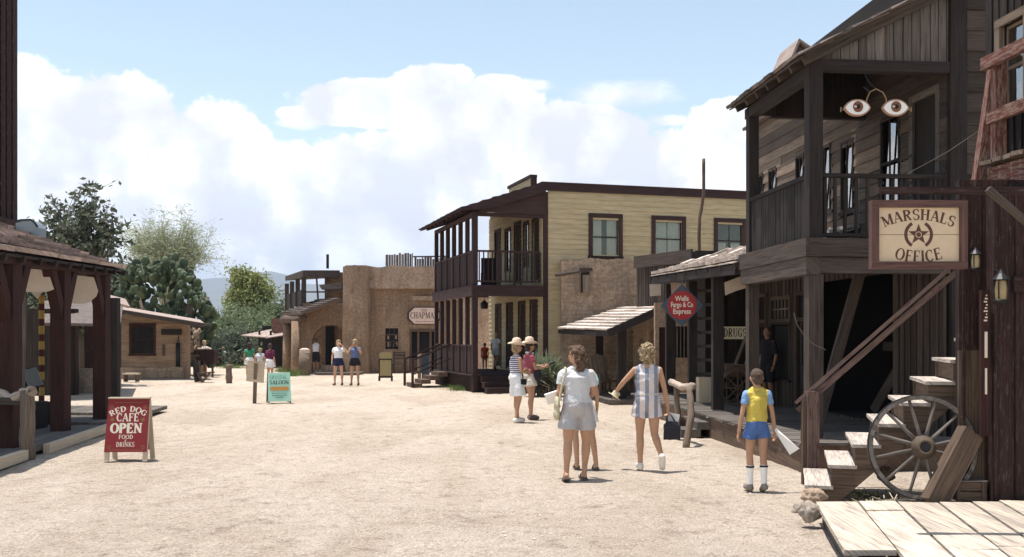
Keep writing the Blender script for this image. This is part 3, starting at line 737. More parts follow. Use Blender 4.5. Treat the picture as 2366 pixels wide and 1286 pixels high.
# beams and roof over balcony
p = MB(MA); p.box((-.09, -.09, 5.38), (1.9, .07, 5.53)); p.box((-.085, .075, 5.3), (.075, 2.68, 5.46)); p.box((.3, 2.5, 5.3), (1.9, 2.6, 5.45))
part('balcony_beam', p, 'greyd', gh_)
def rz(x): return 5.56+.50*(x+.2)
p = MB(MA); vboards(p, .1, 1.92, 5.53, 6.6, .13, y=.0, ztop=lambda x: rz(x)-.07, th=.02, gap=.012); part('gable_boards', p, 'greyl', gh_)
p = MB(MA @ frame(0, 2.52)); vboards(p, -.1, 1.92, 5.33, 6.6, .13, y=.0, ztop=lambda x: rz(x)-.07, th=.02, gap=.0); part('far_gable_boards', p, 'greyd', gh_)
p = MB(MA)
p.beam((-.2, -.12, rz(-.2)-.06), (4.6, -.12, rz(4.6)-.06), .07, .17); p.beam((-.2, -.2, rz(-.2)-.02), (4.6, -.2, rz(4.6)-.02), .05, .1)
for k in range(6): p.beam((-.22, .3+k*.48, rz(-.22)-.07), (1.9, .3+k*.48, rz(1.9)-.07), .06, .12)
part('rafters', p, 'grey', gh_)
p = MB(MA); shingles(p, (-.32, -.28, rz(-.32)), (-.32, 2.95, rz(-.32)), (4.7, 2.95, rz(4.7)), (4.7, -.28, rz(4.7)), 13, .22, .03, .05)
p.slab([(-.28, -.2, rz(-.28)-.01), (-.28, 2.9, rz(-.28)-.01), (4.7, 2.9, rz(4.7)-.01), (4.7, -.2, rz(4.7)-.01)], .02)
for k in range(16):   # ragged ends along the rake
    x = -.35+k*.32+random.uniform(-.1, .1); l = random.uniform(.2, .5)
    p.hexa([(x, -.36-random.uniform(0, .06), rz(x)+.01), (x+l, -.34, rz(x+l)+.02), (x+l, .1, rz(x+l)+.02), (x, .1, rz(x)+.01), (x, -.36, rz(x)+.045), (x+l, -.34, rz(x+l)+.035), (x+l, .1, rz(x+l)+.035), (x, .1, rz(x)+.045)])
part('balcony_roof', p, 'shingled', gh_)
# small ridge of the far wing showing above the eave
p = MB(MA); p.prism([(.72, 3.2, 6.0), (1.7, 3.2, 6.0), (1.0, 3.2, 6.72)], (0, .4, 0)); part('far_gable', p, 'greyl', gh_)
p = MB(MA); p.slab([(.66, 3.1, 6.0), (.66, 4.0, 6.0), (.99, 4.0, 6.78), (.99, 3.1, 6.78)], .04); p.slab([(1.9, 3.1, 6.2), (1.9, 4.0, 6.2), (1.0, 4.0, 6.78), (1.0, 3.1, 6.78)], .04)
part('far_gable_roof', p, 'shingle', gh_)
# wing roof over the upper wall beyond the balcony (barely overhangs)
p = MB(MA); p.slab([(1.7, 2.9, 6.36), (1.7, 8.3, 6.36), (5, 8.3, 7.2), (5, 2.9, 7.2)], .06); part('wing_roof', p, 'shingled', gh_)
# slanted brace and trim inside the porch
for a, b, w, h in (((1.1, .95, 2.75), (.42, .95, .38), .07, .15),): p = MB(MA); p.beam(a, b, w, h); part('brace', p, 'grey', gh_)

# ---- boardwalk in front of the grey house
mb = MB(); x0 = 13.0
def bwx(y): return 3.78-.072*(y-13.1)
y = 13.0
while y < 24.4:
    w = random.uniform(.16, .22); h = .37+random.uniform(-.006, .006); y1 = y+w
    mb.hexa([(bwx(y)-random.uniform(.01, .05), y, h-.04), (8.2, y, h-.04), (8.2, y1-.012, h-.04), (bwx(y1)-.03, y1-.012, h-.04), (bwx(y)-random.uniform(.01, .05), y, h), (8.2, y, h), (8.2, y1-.012, h), (bwx(y1)-.03, y1-.012, h)])
    y = y1
mb.cur = 1
mb.hexa([(bwx(13.05), 13.05, -.05), (8.2, 13.05, -.05), (8.2, 24.3, -.05), (bwx(24.3), 24.3, -.05), (bwx(13.05), 13.05, .325), (8.2, 13.05, .325), (8.2, 24.3, .325), (bwx(24.3), 24.3, .325)])
o = single('boardwalk', mb, ['boardwalk', 'crate'], None, None, kind='structure')
p = MB(); p.box((3.83, 13.12, .372), (3.93, 13.22, .52)); single('stub_post', p, 'logpost', 'short wooden stub post at the near corner of the boardwalk', 'post', (3.88, 13.17, .37))

# ---- rough shingle porch roof of the drug store
ds = thing('store_porch', 'rough shingled porch roof on thick posts along the boardwalk, left of the balcony', 'porch', (3.7, 20, 0))
e0, e1, t0, t1 = Vector((3.64, 16.3, 3.0)), Vector((3.34, 24, 3.25)), Vector((6.0, 16.5, 3.66)), Vector((5.66, 24, 3.92))
p = MB(); shingles(p, e0, e1, t1, t0, 9, .24, .035, .07); p.slab([e0-Vector((0, 0, .02)), e1-Vector((0, 0, .02)), t1-Vector((0, 0, .02)), t0-Vector((0, 0, .02))], .02)
for k in range(20):
    u = random.random(); v = random.uniform(0, .9); c = e0.lerp(e1, u).lerp(t0.lerp(t1, u), v)+Vector((0, 0, .06)); a = random.uniform(-.5, .5)
    p.beam(c, c+Vector((.3, a*.6, .08+random.uniform(0, .05))), .12, .015)
part('porch_roof', p, 'shinglepale', ds)
p = MB(); p.beam((3.72, 16.35, 2.86), (3.42, 23.95, 3.1), .12, .16); p.beam((3.42, 23.9, 3.12), (5.6, 23.9, 3.75), .08, .14)
for k in range(9):
    u = k/8; a = e0.lerp(e1, u); b = t0.lerp(t1, u); p.beam(a-Vector((0, 0, .09)), b-Vector((0, 0, .09)), .06, .1)
part('porch_beam', p, 'greyd', ds)
for d, w in ((18.6, .2), (21.3, .17), (24.0, .22)):
    x = 3.84 if d < 19 else (XZ(1600, d) if d < 22 else XZ(1549, d)); p = MB(); p.box((x-w/2, d-w/2, .39), (x+w/2, d+w/2, 2.78+(d-16)*.03)); part('post', p, 'greyd', ds)
# scrap of canvas and thin stick braces under the roof
p = MB(); cv = [(1674, 652), (1727, 632), (1727, 664), (1700, 672), (1676, 682)]; pts = [W(a, b, 18.0) for a, b in cv]; p.prism(pts, (0, .012, 0))
single('canvas_scrap', p, 'canvas', 'ragged triangle of tan canvas hanging under the shingled porch roof', 'canvas', pts[0], 'canvas hung under porch roofs')
for pl, dd, lb in (([(1501, 657), (1527, 652), (1527, 682), (1502, 684)], 24.3, 'small pale canvas panel left of the diamond shaped sign'), ([(1550, 652), (1586, 655), (1585, 690), (1552, 686)], 23.6, 'pale canvas panel peeping out above the diamond shaped sign')):
    p = MB(); pts = [W(a, b, dd) for a, b in pl]; p.prism(pts, (0, .012, 0)); single('hung_canvas', p, 'canvas', lb, 'canvas', pts[0], 'canvas hung under porch roofs')

# ---- wall beyond with the DRUGS sign
dw = thing('plank_store', 'dark vertical plank store wall across the end of the boardwalk, carrying the DRUGS sign', 'store', (5, 22, .37))
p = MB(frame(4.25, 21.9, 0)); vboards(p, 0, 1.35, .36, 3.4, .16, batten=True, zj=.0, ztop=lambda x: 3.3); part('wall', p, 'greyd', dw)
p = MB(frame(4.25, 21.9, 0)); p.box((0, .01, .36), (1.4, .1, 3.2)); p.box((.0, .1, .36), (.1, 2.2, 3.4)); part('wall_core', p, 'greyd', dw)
sg = thing('drugs_sign', 'cream board reading DRUGS on the dark plank wall', 'sign', W(1698, 768, 21.75))
a, b = W(1667, 783, 21.8), W(1726, 754, 21.8); p = MB(); p.box((a.x, 21.74, a.z), (b.x, 21.8, b.z)); part('board', p, 'drugcream', sg)
p = MB(); put_text(p, 'DRUGS', plane_map(((a.x+b.x)/2, 21.738, a.z+.05), (1, 0, 0), (0, 0, 1)), (b.z-a.z)-.09, width=.50); part('lettering', p, 'dkink', sg)
# ladder-like slatted shelf beside it
lad = thing('ladder', 'grey wooden ladder leaning upright against the store beside the DRUGS sign', 'ladder', (4.1, 21.5, .37))
p = MB(); xa, xb = XZ(1606, 21.6), XZ(1648, 21.6); p.box((xa-.03, 21.5, .37), (xa+.03, 21.6, 2.95)); p.box((xb-.03, 21.5, .37), (xb+.03, 21.6, 2.95)); part('side_rail', p, 'greyl', lad)
for k in range(8): p = MB(); z = .62+k*.3; p.box((xa+.03, 21.48, z), (xb-.03, 21.62, z+.06)); part('rung', p, 'greyl', lad)
# bench cart in the shade
ct = thing('handcart', 'old wooden handcart in the shade below the DRUGS sign', 'cart', (4.4, 20.5, .37))
p = MB(); a, b = XZ(1668, 20.3), XZ(1722, 20.3); p.box((a, 20.0, .95), (b, 20.9, 1.0)); p.box((a, 19.97, 1.0), (b, 20.0, 1.2)); p.box((a, 20.9, 1.0), (b, 20.93, 1.2)); part('tray', p, 'crate', ct)
for yy in (20.0, 20.9): p = MB(); p.beam((b-.1, yy, 1.1), (b+.15, yy, 1.75), .05); part('handle', p, 'logpost', ct)
for yy in (19.92, 20.96):
    p = MB(); n = 20; c = Vector(((a+b)/2, yy, .37+.36))
    p.tube([c+Vector((.34*math.cos(2*math.pi*k/n), 0, .34*math.sin(2*math.pi*k/n))) for k in range(n+1)], .022, 6, False)
    for k in range(8): an = math.pi*k/4; p.beam(c, c+Vector((.33*math.cos(an), 0, .33*math.sin(an))), .025)
    p.tube([c+Vector((0, -.05, 0)), c+Vector((0, .05, 0))], .05, 8); part('wheel', p, 'crate', ct)
p = MB(); p.box((XZ(1612, 21), 20.9, .37), (XZ(1650, 21), 21.2, .9)); p.cur = 0
single('wooden_box', p, 'tan', 'tan wooden box standing at the foot of the ladder', 'box', (XZ(1630, 21), 21, .37))

# ---- round sign on a diamond board
M_ws = frame(*W(1576, 705, 20.2).xy, -14)
ws = thing('diamond_sign', 'slate blue diamond shaped board with a red disc, hanging under the porch eave', 'sign', W(1576, 705, 20.2))
c = W(1576, 705, 20.2); Rz = Matrix.Translation(c) @ Matrix.Rotation(R(-14), 4, 'Z'); p = MB(Rz); s = .43
p.prism([(-s, -.02, .0), (0, -.02, -s), (s, -.02, 0), (0, -.02, s)], (0, .04, 0)); part('board', p, 'slate', ws)
p = MB(Rz); p.prism([(.29*math.cos(2*math.pi*k/32), -.026, .29*math.sin(2*math.pi*k/32)) for k in range(32)], (0, .005, 0)); part('disc', p, 'wfred', ws)
p = MB(Rz); pm = plane_map((0, -.027, 0), (1, 0, 0), (0, 0, 1))
for t, z in (('Wells', .09), ('Fargo & Co', -.035), ('Express', -.17)): font_mesh(t, .145, (lambda zz: (lambda u, v, w=0: pm(u, v+zz, w)))(z), p, bold=.004, sx=.8 if len(t) < 9 else .66)
part('lettering', p, 'cream', ws)
p = MB(Rz); p.beam((0, 0, s-.01), (0, 0, .62), .02); p.beam((-s+.01, -.0, 0), (0, -.0, -s+.01), .012, .05); part('hanger', p, 'greyl', ws)

# ---- hanging eyes sign
eg = thing('eyes_sign', 'pair of big painted brown eyes hanging under the balcony roof', 'sign', W(2020, 250, 13.35))
dE = 13.35
for cx_ in (1980, 2068):
    c = W(cx_, 249, dE)
    lens = lambda a, b, y: [(c.x+a*t, y, c.z+b*(1-abs(t)**2.3)**.8) for t in [k/10 for k in range(-10, 11)]]+[(c.x+a*t, y, c.z-b*(1-abs(t)**2.3)**.8) for t in [k/10 for k in range(9, -10, -1)]]
    p = MB(); p.prism(lens(.180, .113, dE-.02), (0, .04, 0)); ee = part('eye', p, M.setdefault('lid', plain('tan_eyelid_paint', (.42, .24, .16), .6)), eg)
    p = MB(); p.prism(lens(.160, .094, dE-.026), (0, .005, 0)); part('eye_white', p, 'paper', ee)
    ic = c+Vector((.005, 0, .012))
    p = MB(); p.prism([(ic.x+  .068*math.cos(2*math.pi*k/28), dE-.032, ic.z+.074*math.sin(2*math.pi*k/28)) for k in range(28)], (0, .005, 0)); part('iris', p, M.setdefault('iris', plain('brown_iris_paint', (.20, .085, .045), .5, .4, 30)), ee)
    p = MB(); p.prism([(ic.x+.03*math.cos(2*math.pi*k/20), dE-.036, ic.z+.03*math.sin(2*math.pi*k/20)) for k in range(20)], (0, .003, 0)); part('pupil', p, 'black', ee)
    p = MB(); p.prism([(ic.x-.035+.02*math.cos(2*math.pi*k/10), dE-.038, ic.z-.0+.012*math.sin(2*math.pi*k/10)) for k in range(10)], (0, .001, 0)); part('glint', p, 'cream', ee)
M['brass'] = plain('old_brass_rod', (.32, .22, .12), .5, metal=.5)
p = MB(); a = W(2003, 245, dE); b = W(2046, 245, dE); m_ = W(2024, 205, dE)
p.tube([a+Vector((-.02, 0, -.03)), a+Vector((.0, 0, .1)), W(2010, 212, dE), m_, W(2040, 213, dE), b+Vector((.01, 0, .1)), b+Vector((.0, 0, -.05))], .009, 6)
p.tube([W(1947, 253, dE), W(1955, 250, dE)], .012, 6); p.tube([W(2093, 250, dE), W(2102, 253, dE)], .012, 6); p.tube([W(1943, 247, dE), W(1943, 258, dE)], .01, 6); p.tube([W(2105, 247, dE), W(2105, 258, dE)], .01, 6)
part('frame', p, 'brass', eg)
p = MB(); p.tube([m_, m_+Vector((-.08, .04, .1)), m_+Vector((-.12, .1, .22))], .008, 6); p.tube([W(2010, 212, dE), W(1995, 200, dE)], .008, 6); part('hook', p, 'iron', eg)

# ---- outside staircase going up to the right
st = thing('staircase', 'open wooden staircase with pale worn treads climbing to the right behind the wagon wheel', 'staircase', (3.6, 11.2, 0))
ST = frame(3.474, 11.745, -16); run = .235; rise = .22; wd = 1.36
for k in range(10):
    xs = run*k; z = .20+rise*k
    p = MB(ST); p.box((xs-.03, -wd-.03, z-.035), (xs+.255, -wd*.36, z)); p.box((xs-.035, -wd*.36+.008, z-.037), (xs+.25, .03, z-.002)); part('tread', p, 'treads', st)
for yy in (-wd, -.05):
    p = MB(ST)
    for k in range(10):
        xs = run*k; z = .20+rise*k
        p.prism([(xs, yy, max(-.03, z-.46)), (xs+run-.001, yy, max(-.03, z-.24)), (xs+run-.001, yy, z-.04), (xs, yy, z-.04)], (0, .045, 0))
    part('stringer', p, 'crate', st)
p = MB(ST)
for k in range(1, 10): xs = run*k; z = .20+rise*k; p.box((xs+.02, -wd+.05, z-.215), (xs+.04, -.055, z-.04))
part('risers', p, 'crate', st)
p = MB(); x = XZ(1877, 11.8)
p.box((x-.055, 11.80, -.03), (x+.085, 11.93, 1.10)); part('newel_post', p, 'railwood', st)
p = MB(); p.box((x-.10, 11.84, -.03), (x-.058, 11.92, 1.0)); part('side_post', p, 'crate', st)
ra, rb = W(1838, 931, 11.92), W(2192, 622, 11.38); e_ = rb+(rb-ra)*.2; q = Vector((.03, .02, -.09))
p = MB(); p.beam(ra, e_, .05, .042); part('handrail', p, 'railwood', st)
p = MB(); p.beam(ra+q, e_+q, .03, .065); part('lower_rail', p, 'railwood', st)

# ---- red marshal's building
rb_ = thing('red_building', 'dark red board building with an upper railing at the far right edge', 'building', (5.2, 10, 0))
p = MB(); xL = XZ(2291, 9.6)
for xa, xb in ((xL, xL+.03), (xL+.035, xL+.21), (xL+.215, xL+.235)): p.box((xa, 9.6-(.02 if xa > xL+.03 and xb < xL+.22 else .05), .0), (xb, 9.72, 3.14))
p.box((xL+.24, 9.6, 0), (xL+.5, 9.7, 3.14)); p.box((xL+.505, 9.59, 0), (xL+1.6, 9.7, 3.14)); p.box((xL+.19, 9.53, 2.18), (xL+.9, 9.57, 2.33))
p.box((xL+1.0, 9.4, 0), (xL+1.2, 9.6, 3.14))
part('front_wall', p, 'reddark', rb_)
p = MB(frame(4.375, 9.78, 0)); vboards(p, 0, 1.2, -.02, 1.62, .11); part('side_wall', p, 'crate', rb_)
p = MB(frame(4.375, 9.78, 0)); vboards(p, 0, 1.2, 1.625, 3.29, .12); p.box((.03, -.06, -.02), (.055, -.035, 3.28)); part('upper_side_wall', p, 'reddark', rb_)
p = MB(); p.box((4.375, 9.79, -.02), (6.3, 9.82, 3.28)); p.box((6.3, 9.7, -.02), (6.35, 11.0, 3.6)); p.box((xL+.25, 9.72, 3.15), (6.3, 10.9, 3.25)); part('wall_core', p, 'black', rb_)
# upper balcony: fascia, ragged floor edge, rails, leaning post
f0, f1 = Vector((5.17, 10.8, 0)), Vector((5.42, 7.6, 0))
def fl(t, z, dx=0): v = f0.lerp(f1, t); return Vector((v.x+dx, v.y, z))
p = MB(); p.hexa([fl(0, 3.3), fl(1, 3.3), fl(1, 3.3, .04), fl(0, 3.3, .04), fl(0, 3.58), fl(1, 3.58), fl(1, 3.58, .04), fl(0, 3.58, .04)]); p.box((5.17, 10.78, 3.3), (6.4, 10.82, 3.58)); part('balcony_fascia', p, 'redworn', rb_)
p = MB(); t = 0
while t < 1:
    w = random.uniform(.045, .07); a = fl(t, 3.60+random.uniform(-.008, .012), -.07-random.uniform(0, .05)); b = fl(min(1, t+w-.006), 3.60, -.07-random.uniform(0, .05))
    p.hexa([a, b, fl(min(1, t+w-.006), 3.6, 1.2), fl(t, 3.6, 1.2), a+Vector((0, 0, .045)), b+Vector((0, 0, .045)), fl(min(1, t+w-.006), 3.64, 1.2), fl(t, 3.64, 1.2)]); t += w
part('balcony_floor', p, 'logs', rb_)
p = MB(); p.beam(fl(-.02, 4.72, -.02), fl(1, 4.72, -.02), .07, .13); part('top_rail', p, 'redworn', rb_)
p = MB(); p.beam(fl(.0, 4.12, .0), fl(1, 4.12, .0), .06, .13); part('middle_rail', p, 'redworn', rb_)
p = MB(); p.box((5.2, 10.7, 3.64), (5.32, 10.82, 4.7)); part('corner_post', p, 'redworn', rb_)
p = MB(); p.beam(W(2298, 145, 10.9), W(2240, 545, 10.9), .09, .11, (0, 1, 0)); part('leaning_post', p, 'redworn', rb_)
p = MB(); p.beam(W(2240, 440, 10.75), W(2236, 552, 10.75), .07, .03, (0, 1, 0)); part('splintered_stub', p, 'logs', rb_)
# upper wall with window behind rails: faces the street
UW = frame(5.54, 11.6, -85)
p = MB(UW); hl = [(.35, .80, 4.3, 5.25)]; vboards(p, 0, 3.5, 3.64, 7.6, .15, hl, batten=True); part('upper_wall', p, 'greyd', rb_)
p = MB(UW); p.box((0, .01, 3.0), (.35, .08, 7.6)); p.box((.8, .01, 3), (3.5, .08, 7.6)); p.box((.35, .01, 3), (.8, .08, 4.3)); p.box((.35, .01, 5.25), (.8, .08, 7.6)); part('upper_wall_core', p, 'black', rb_)
window(UW, rb_, .35, .80, 4.3, 5.25, 'logpost', bars=(0, 1), tw=.09, gmat='glassr')
# tall narrow notice board at the corner of the building
p = MB(); x = XZ(2272, 9.6); p.box((x-.042, 9.55, .8), (x+.042, 9.6, 2.2))
tb = thing('notice_board', 'narrow dark red board with white lettering marks beside the big red post', 'sign', (x, 9.6, .75)); part('board', p, 'maroon', tb)
p = MB()
for z0, z1, w in ((1.55, 1.80, .013), (1.2, 1.45, .010)): p.box((x-w, 9.542, z0), (x+w, 9.548, z1))
for k in range(9): p.box((x-.02+.01*(k % 3), 9.542, 1.9+k*.03), (x+.01+.005*(k % 2), 9.548, 1.915+k*.03))
part('lettering', p, 'cream', tb)
# lanterns
def lantern(px, py, d, sc_, label, r=.05):
    c = W(px, py, d); t = thing('wall_lantern', label, 'lantern', c, None)
    p = MB(Matrix.Translation(c)); s = sc_
    p.lathe((0, 0, 0), [(.055*s, -.11*s), (.065*s, -.09*s), (.06*s, -.085*s)], 10); p.lathe((0, 0, 0), [(.06*s, .07*s), (.075*s, .08*s), (.03*s, .13*s), (.012*s, .16*s)], 10)
    for k in range(4): a = math.pi/4+k*math.pi/2; p.tube([(.055*s*math.cos(a), .055*s*math.sin(a), -.09*s), (.058*s*math.cos(a), .058*s*math.sin(a), .075*s)], .006*s, 5)
    p.beam((0, 0, .14*s), (.0, .12*s, .17*s), .012, .012); part('cage', p, 'iron', t)
    p = MB(Matrix.Translation(c)); p.lathe((0, 0, 0), [(.045*s, -.085*s), (.05*s, 0), (.04*s, .07*s)], 10); part('glass_shade', p, M.setdefault('amber', plain('dusty_amber_glass', (.35, .26, .13), .25, spec=.5)), t)
lantern(2313, 668, 9.42, 1.15, 'black lantern with amber glass on the big dark red front wall')
lantern(2254, 602, 9.68, .8, 'small lantern bracket high on the red side wall right of the hanging sign')
#lantern(2256, 655, 9.70, .65, 'smaller grey lantern just below the other bracket on the red side wall')

# ---- big hanging sign
dS = 8.0
hs = thing('hanging_sign', 'cream MARSHALS OFFICE sign with a star emblem in a brown frame, hanging from a beam', 'sign', W(2120, 540, dS))
a, b = W(2011, 621, dS), W(2231, 463, dS); ft = .058
p = MB(); p.box((a.x, dS-.04, b.z-ft), (b.x, dS+.04, b.z)); p.box((a.x, dS-.04, a.z), (b.x, dS+.04, a.z+ft)); p.box((a.x, dS-.038, a.z+ft), (a.x+ft, dS+.038, b.z-ft)); p.box((b.x-ft, dS-.038, a.z+ft), (b.x, dS+.038, b.z-ft)); part('frame', p, 'signframe', hs)
p = MB(); zc = (a.z+b.z)/2; p.box((a.x+ft, dS-.012, zc+.002), (b.x-ft, dS+.012, b.z-ft)); p.box((a.x+ft, dS-.012, a.z+ft), (b.x-ft, dS+.012, zc-.002)); part('panel', p, 'signcream', hs)
cxs = (a.x+b.x)/2; pmS = plane_map((cxs, dS-.0125, zc), (1, 0, 0), (0, 0, 1))
p = MB()
wp = arc_warp(.66); put_text(p, 'MARSHALS', lambda u, v, w=0: pmS(u, v+.118, w), .086, width=.565, warp=wp, heavy=1.05)
wp2 = arc_warp(.62, -1); put_text(p, 'OFFICE', lambda u, v, w=0: pmS(u, v-.222, w), .094, width=.40, warp=wp2, heavy=1.05)
part('lettering', p, 'ink', hs)
p = MB()
for a0, a1 in ((120, 238), (-58, 60)):
    n = 14
    for i in range(n):
        q = []
        for an, rr in ((a0+(a1-a0)*i/n, .090), (a0+(a1-a0)*i/n, .116), (a0+(a1-a0)*(i+1)/n, .116), (a0+(a1-a0)*(i+1)/n, .090)): q.append(pmS(rr*math.cos(R(an)), rr*math.sin(R(an))+.0, .0006))
        p.quad(q)
sp = [pmS((.087 if k % 2 == 0 else .036)*math.sin(math.pi*k/5), (.087 if k % 2 == 0 else .036)*math.cos(math.pi*k/5), .0008) for k in range(10)]
for k in range(10): p.quad([pmS(0, 0, .0008), sp[(k+1) % 10], sp[k]])
part('star_emblem', p, 'ink', hs)
p = MB()
for r0, r1 in ((.020, .025),):
    for k in range(24):
        q = [pmS(r*math.cos(2*math.pi*j/24), r*math.sin(2*math.pi*j/24), .0014) for r, j in ((r0, k), (r1, k), (r1, k+1), (r0, k+1))]; p.quad(q)
font_mesh('TOMBSTONE', .022, lambda u, v, w=0: pmS(u, v+.1, w), p) if False else None
part('emblem_ring', p, 'signcream', hs)
p = MB()
for s_ in (1, -1):
    wpf = arc_warp(.12, s_)
    for k in range(7):
        u = (k-3)*.013; q = [wpf(u-.004, 0), wpf(u+.004, 0), wpf(u+.004, .008), wpf(u-.004, .008)]
        p.quad([pmS(q[i][0], q[i][1]+(.112 if s_ > 0 else -.124), .0009) for i in range(4)])
part('faded_scroll', p, M.setdefault('faded', plain('faded_tan_paint', (.55, .42, .31), .8)), hs)
p = MB()
for px in (2045, 2200): c = W(px, 463, dS); p.tube([c, c+Vector((0, 0, .06))], .008, 6)
part('hook', p, 'iron', hs)
arm = thing('sign_arm', 'long wooden beam with a slanted brace holding up the MARSHALS OFFICE sign', 'bracket', (4.9, 8, 0))
p = MB(); u = W(2027, 440, dS); p.box((u.x, dS-.035, u.z-.026), (5.0, dS+.035, u.z+.026)); part('beam', p, 'reddark', arm)
p = MB(); v1 = W(2282, 436, dS-.06); v2 = W(2366, 508, dS-.06); v3 = v1+(v2-v1)*1.9; p.beam(v1, v3, .045, .06, (0, 1, 0)); part('brace', p, 'grey', arm)
p = MB(); p.box((4.78, dS-.1, .0), (4.96, dS+.08, 3.2)); part('post', p, 'greyd', arm)

# ---- bleached plank deck in the corner
mb = MB(); ddir = Vector((-.205, -.979, 0)); zt = .19; x = 2.88; ytop = 9.45
i = 0
while x < 8.0:
    w = random.choice([.27, .31, .36, .4]); yb = ytop-.0
    cuts = sorted([0]+[random.uniform(.5, 3.6)]+([random.uniform(1.2, 2.8)] if random.random() < .4 else [])+[4.6])
    for c0, c1 in zip(cuts, cuts[1:]):
        if c1-c0 < .3: continue
        g = .014+random.uniform(0, .014); j = random.uniform(-.008, .008); off = random.uniform(-.03, .02) if c0 == 0 else .006
        A = Vector((x+g/2, yb+off, 0))+ddir*c0; B = Vector((x+w-g/2, yb+off, 0))+ddir*c0; A1 = Vector((x+g/2, yb, 0))+ddir*(c1-.006); B1 = Vector((x+w-g/2, yb, 0))+ddir*(c1-.006)
        tilt = random.uniform(-.006, .006)
        mb.hexa([A1+Vector((0, 0, zt-.045)), B1+Vector((0, 0, zt-.045)), B+Vector((0, 0, zt-.045)), A+Vector((0, 0, zt-.045)),
                 A1+Vector((0, 0, zt+j+tilt)), B1+Vector((0, 0, zt+j-tilt)), B+Vector((0, 0, zt+j-tilt)), A+Vector((0, 0, zt+j+tilt))])
    x += w; i += 1
mb.cur = 1
q0 = Vector((2.93, 9.4, 0)); q1 = q0+ddir*4.6; nrm = Vector((.979, -.205, 0))
mb.hexa([q0+Vector((0, 0, -.05)), q1+Vector((0, 0, -.05)), q1+nrm*.05+Vector((0, 0, -.05)), q0+nrm*.05+Vector((0, 0, -.05)), q0+Vector((0, 0, zt-.05)), q1+Vector((0, 0, zt-.05)), q1+nrm*.05+Vector((0, 0, zt-.05)), q0+nrm*.05+Vector((0, 0, zt-.05))])
mb.box((2.98, 9.36, -.05), (8, 9.42, zt-.052)); mb.cur = 2; mb.hexa([(3.05, 9.3, -.04), (2.2, 5, -.04), (8, 5, -.04), (8, 9.3, -.04), (3.05, 9.3, -.02), (2.2, 5, -.02), (8, 5, -.02), (8, 9.3, -.02)])
single('plank_deck', mb, ['deck', 'greyl', 'black'], None, None, kind='structure')

# ---- wagon wheel
wc = W(2131, 1033, 9.80); tilt = Matrix.Translation(wc) @ Matrix.Rotation(R(-9), 4, 'Z') @ Matrix.Rotation(R(-7), 4, 'X')
ww = thing('wagon_wheel', 'large grey spoked wagon wheel leaning against the staircase', 'wheel', wc)
rr_ = .515; p = MB(tilt); n = 56
for rin, rout, th, nm in ((rr_-.045, rr_-.006, .03, 'rim'),):
    for k in range(n):
        a0, a1 = 2*math.pi*k/n, 2*math.pi*(k+1)/n
        P = lambda a, r, y: (r*math.cos(a), y, r*math.sin(a))
        p.hexa([P(a0, rin, -th), P(a1, rin, -th), P(a1, rin, th), P(a0, rin, th), P(a0, rout, -th), P(a1, rout, -th), P(a1, rout, th), P(a0, rout, th)])
part('rim', p, 'greyl', ww)
p = MB(tilt)
for k in range(n):
    a0, a1 = 2*math.pi*k/n, 2*math.pi*(k+1)/n
    p.hexa([P(a0, rr_-.006, -.024), P(a1, rr_-.006, -.024), P(a1, rr_-.006, .024), P(a0, rr_-.006, .024), P(a0, rr_+.004, -.024), P(a1, rr_+.004, -.024), P(a1, rr_+.004, .024), P(a0, rr_+.004, .024)])
part('iron_tyre', p, 'iron', ww)
for k in range(12):
    an = 2*math.pi*(k+.45)/12; p = MB(tilt); p.sm = True
    p.tube([(.07*math.cos(an), -.03, .07*math.sin(an)), (.2*math.cos(an), -.02, .2*math.sin(an)), (.36*math.cos(an), -.01, .36*math.sin(an)), (.495*math.cos(an), 0, .495*math.sin(an))], [.022, .019, .015, .016], 7); part('spoke', p, 'greyl', ww)
p = MB(tilt @ Matrix.Rotation(R(90), 4, 'X')); p.sm = True
p.lathe((0, 0, 0), [(.075, -.09), (.082, -.05), (.115, -.04), (.12, 0), (.115, .05), (.09, .07), (.085, .13), (.078, .135), (.078, .136), (.05, .137), (.045, .10)], 20); part('hub', p, M.setdefault('rusthub', plain('rusty_hub', (.095, .068, .05), .8, .4, 25)), ww)
p = MB(tilt @ Matrix.Rotation(R(90), 4, 'X')); p.lathe((0, 0, 0), [(.043, .11), (.044, .1385)], 14); part('hub_hole', p, 'black', ww)

# ---- plank box leaning on the wheel, crate, rocks
lb = thing('long_box', 'long brown wooden box leaning on the wagon wheel', 'box', W(2160, 1150, 9.75))
A = W(2149, 1154, 9.50); B = W(2236, 988, 9.62); dv = (B-A); L = dv.length; zax = dv.normalized(); side = Vector((1, .12, -.52)); side = (side-zax*side.dot(zax)).normalized(); dep = zax.cross(side); 
if dep.y < 0: dep = -dep
mm = Matrix((( side.x, dep.x, zax.x, A.x), (side.y, dep.y, zax.y, A.y), (side.z, dep.z, zax.z, A.z), (0, 0, 0, 1)))
p = MB(mm); p.box((0, 0, 0), (.17, .02, L)); p.box((-.022, -.003, .0), (-.001, .14, L+.01)); p.box((.172, 0, 0), (.192, .14, L-.01)); p.box((0, .021, -.0), (.17, .14, .02)); p.box((0, .021, L-.02), (.17, .14, L)); part('shell', p, 'crate', lb)
p = MB(mm); p.box((0, .10, .02), (.17, .115, L-.02)); part('liner', p, 'logpost', lb)
cr = thing('crate', 'small open slatted crate at the foot of the dark red wall', 'crate', W(2243, 1150, 9.75))
a = W(2209, 1157, 9.62); b = W(2279, 1108, 9.62)
p = MB(frame(a.x, 9.62, -3, .17)); wx = b.x-a.x
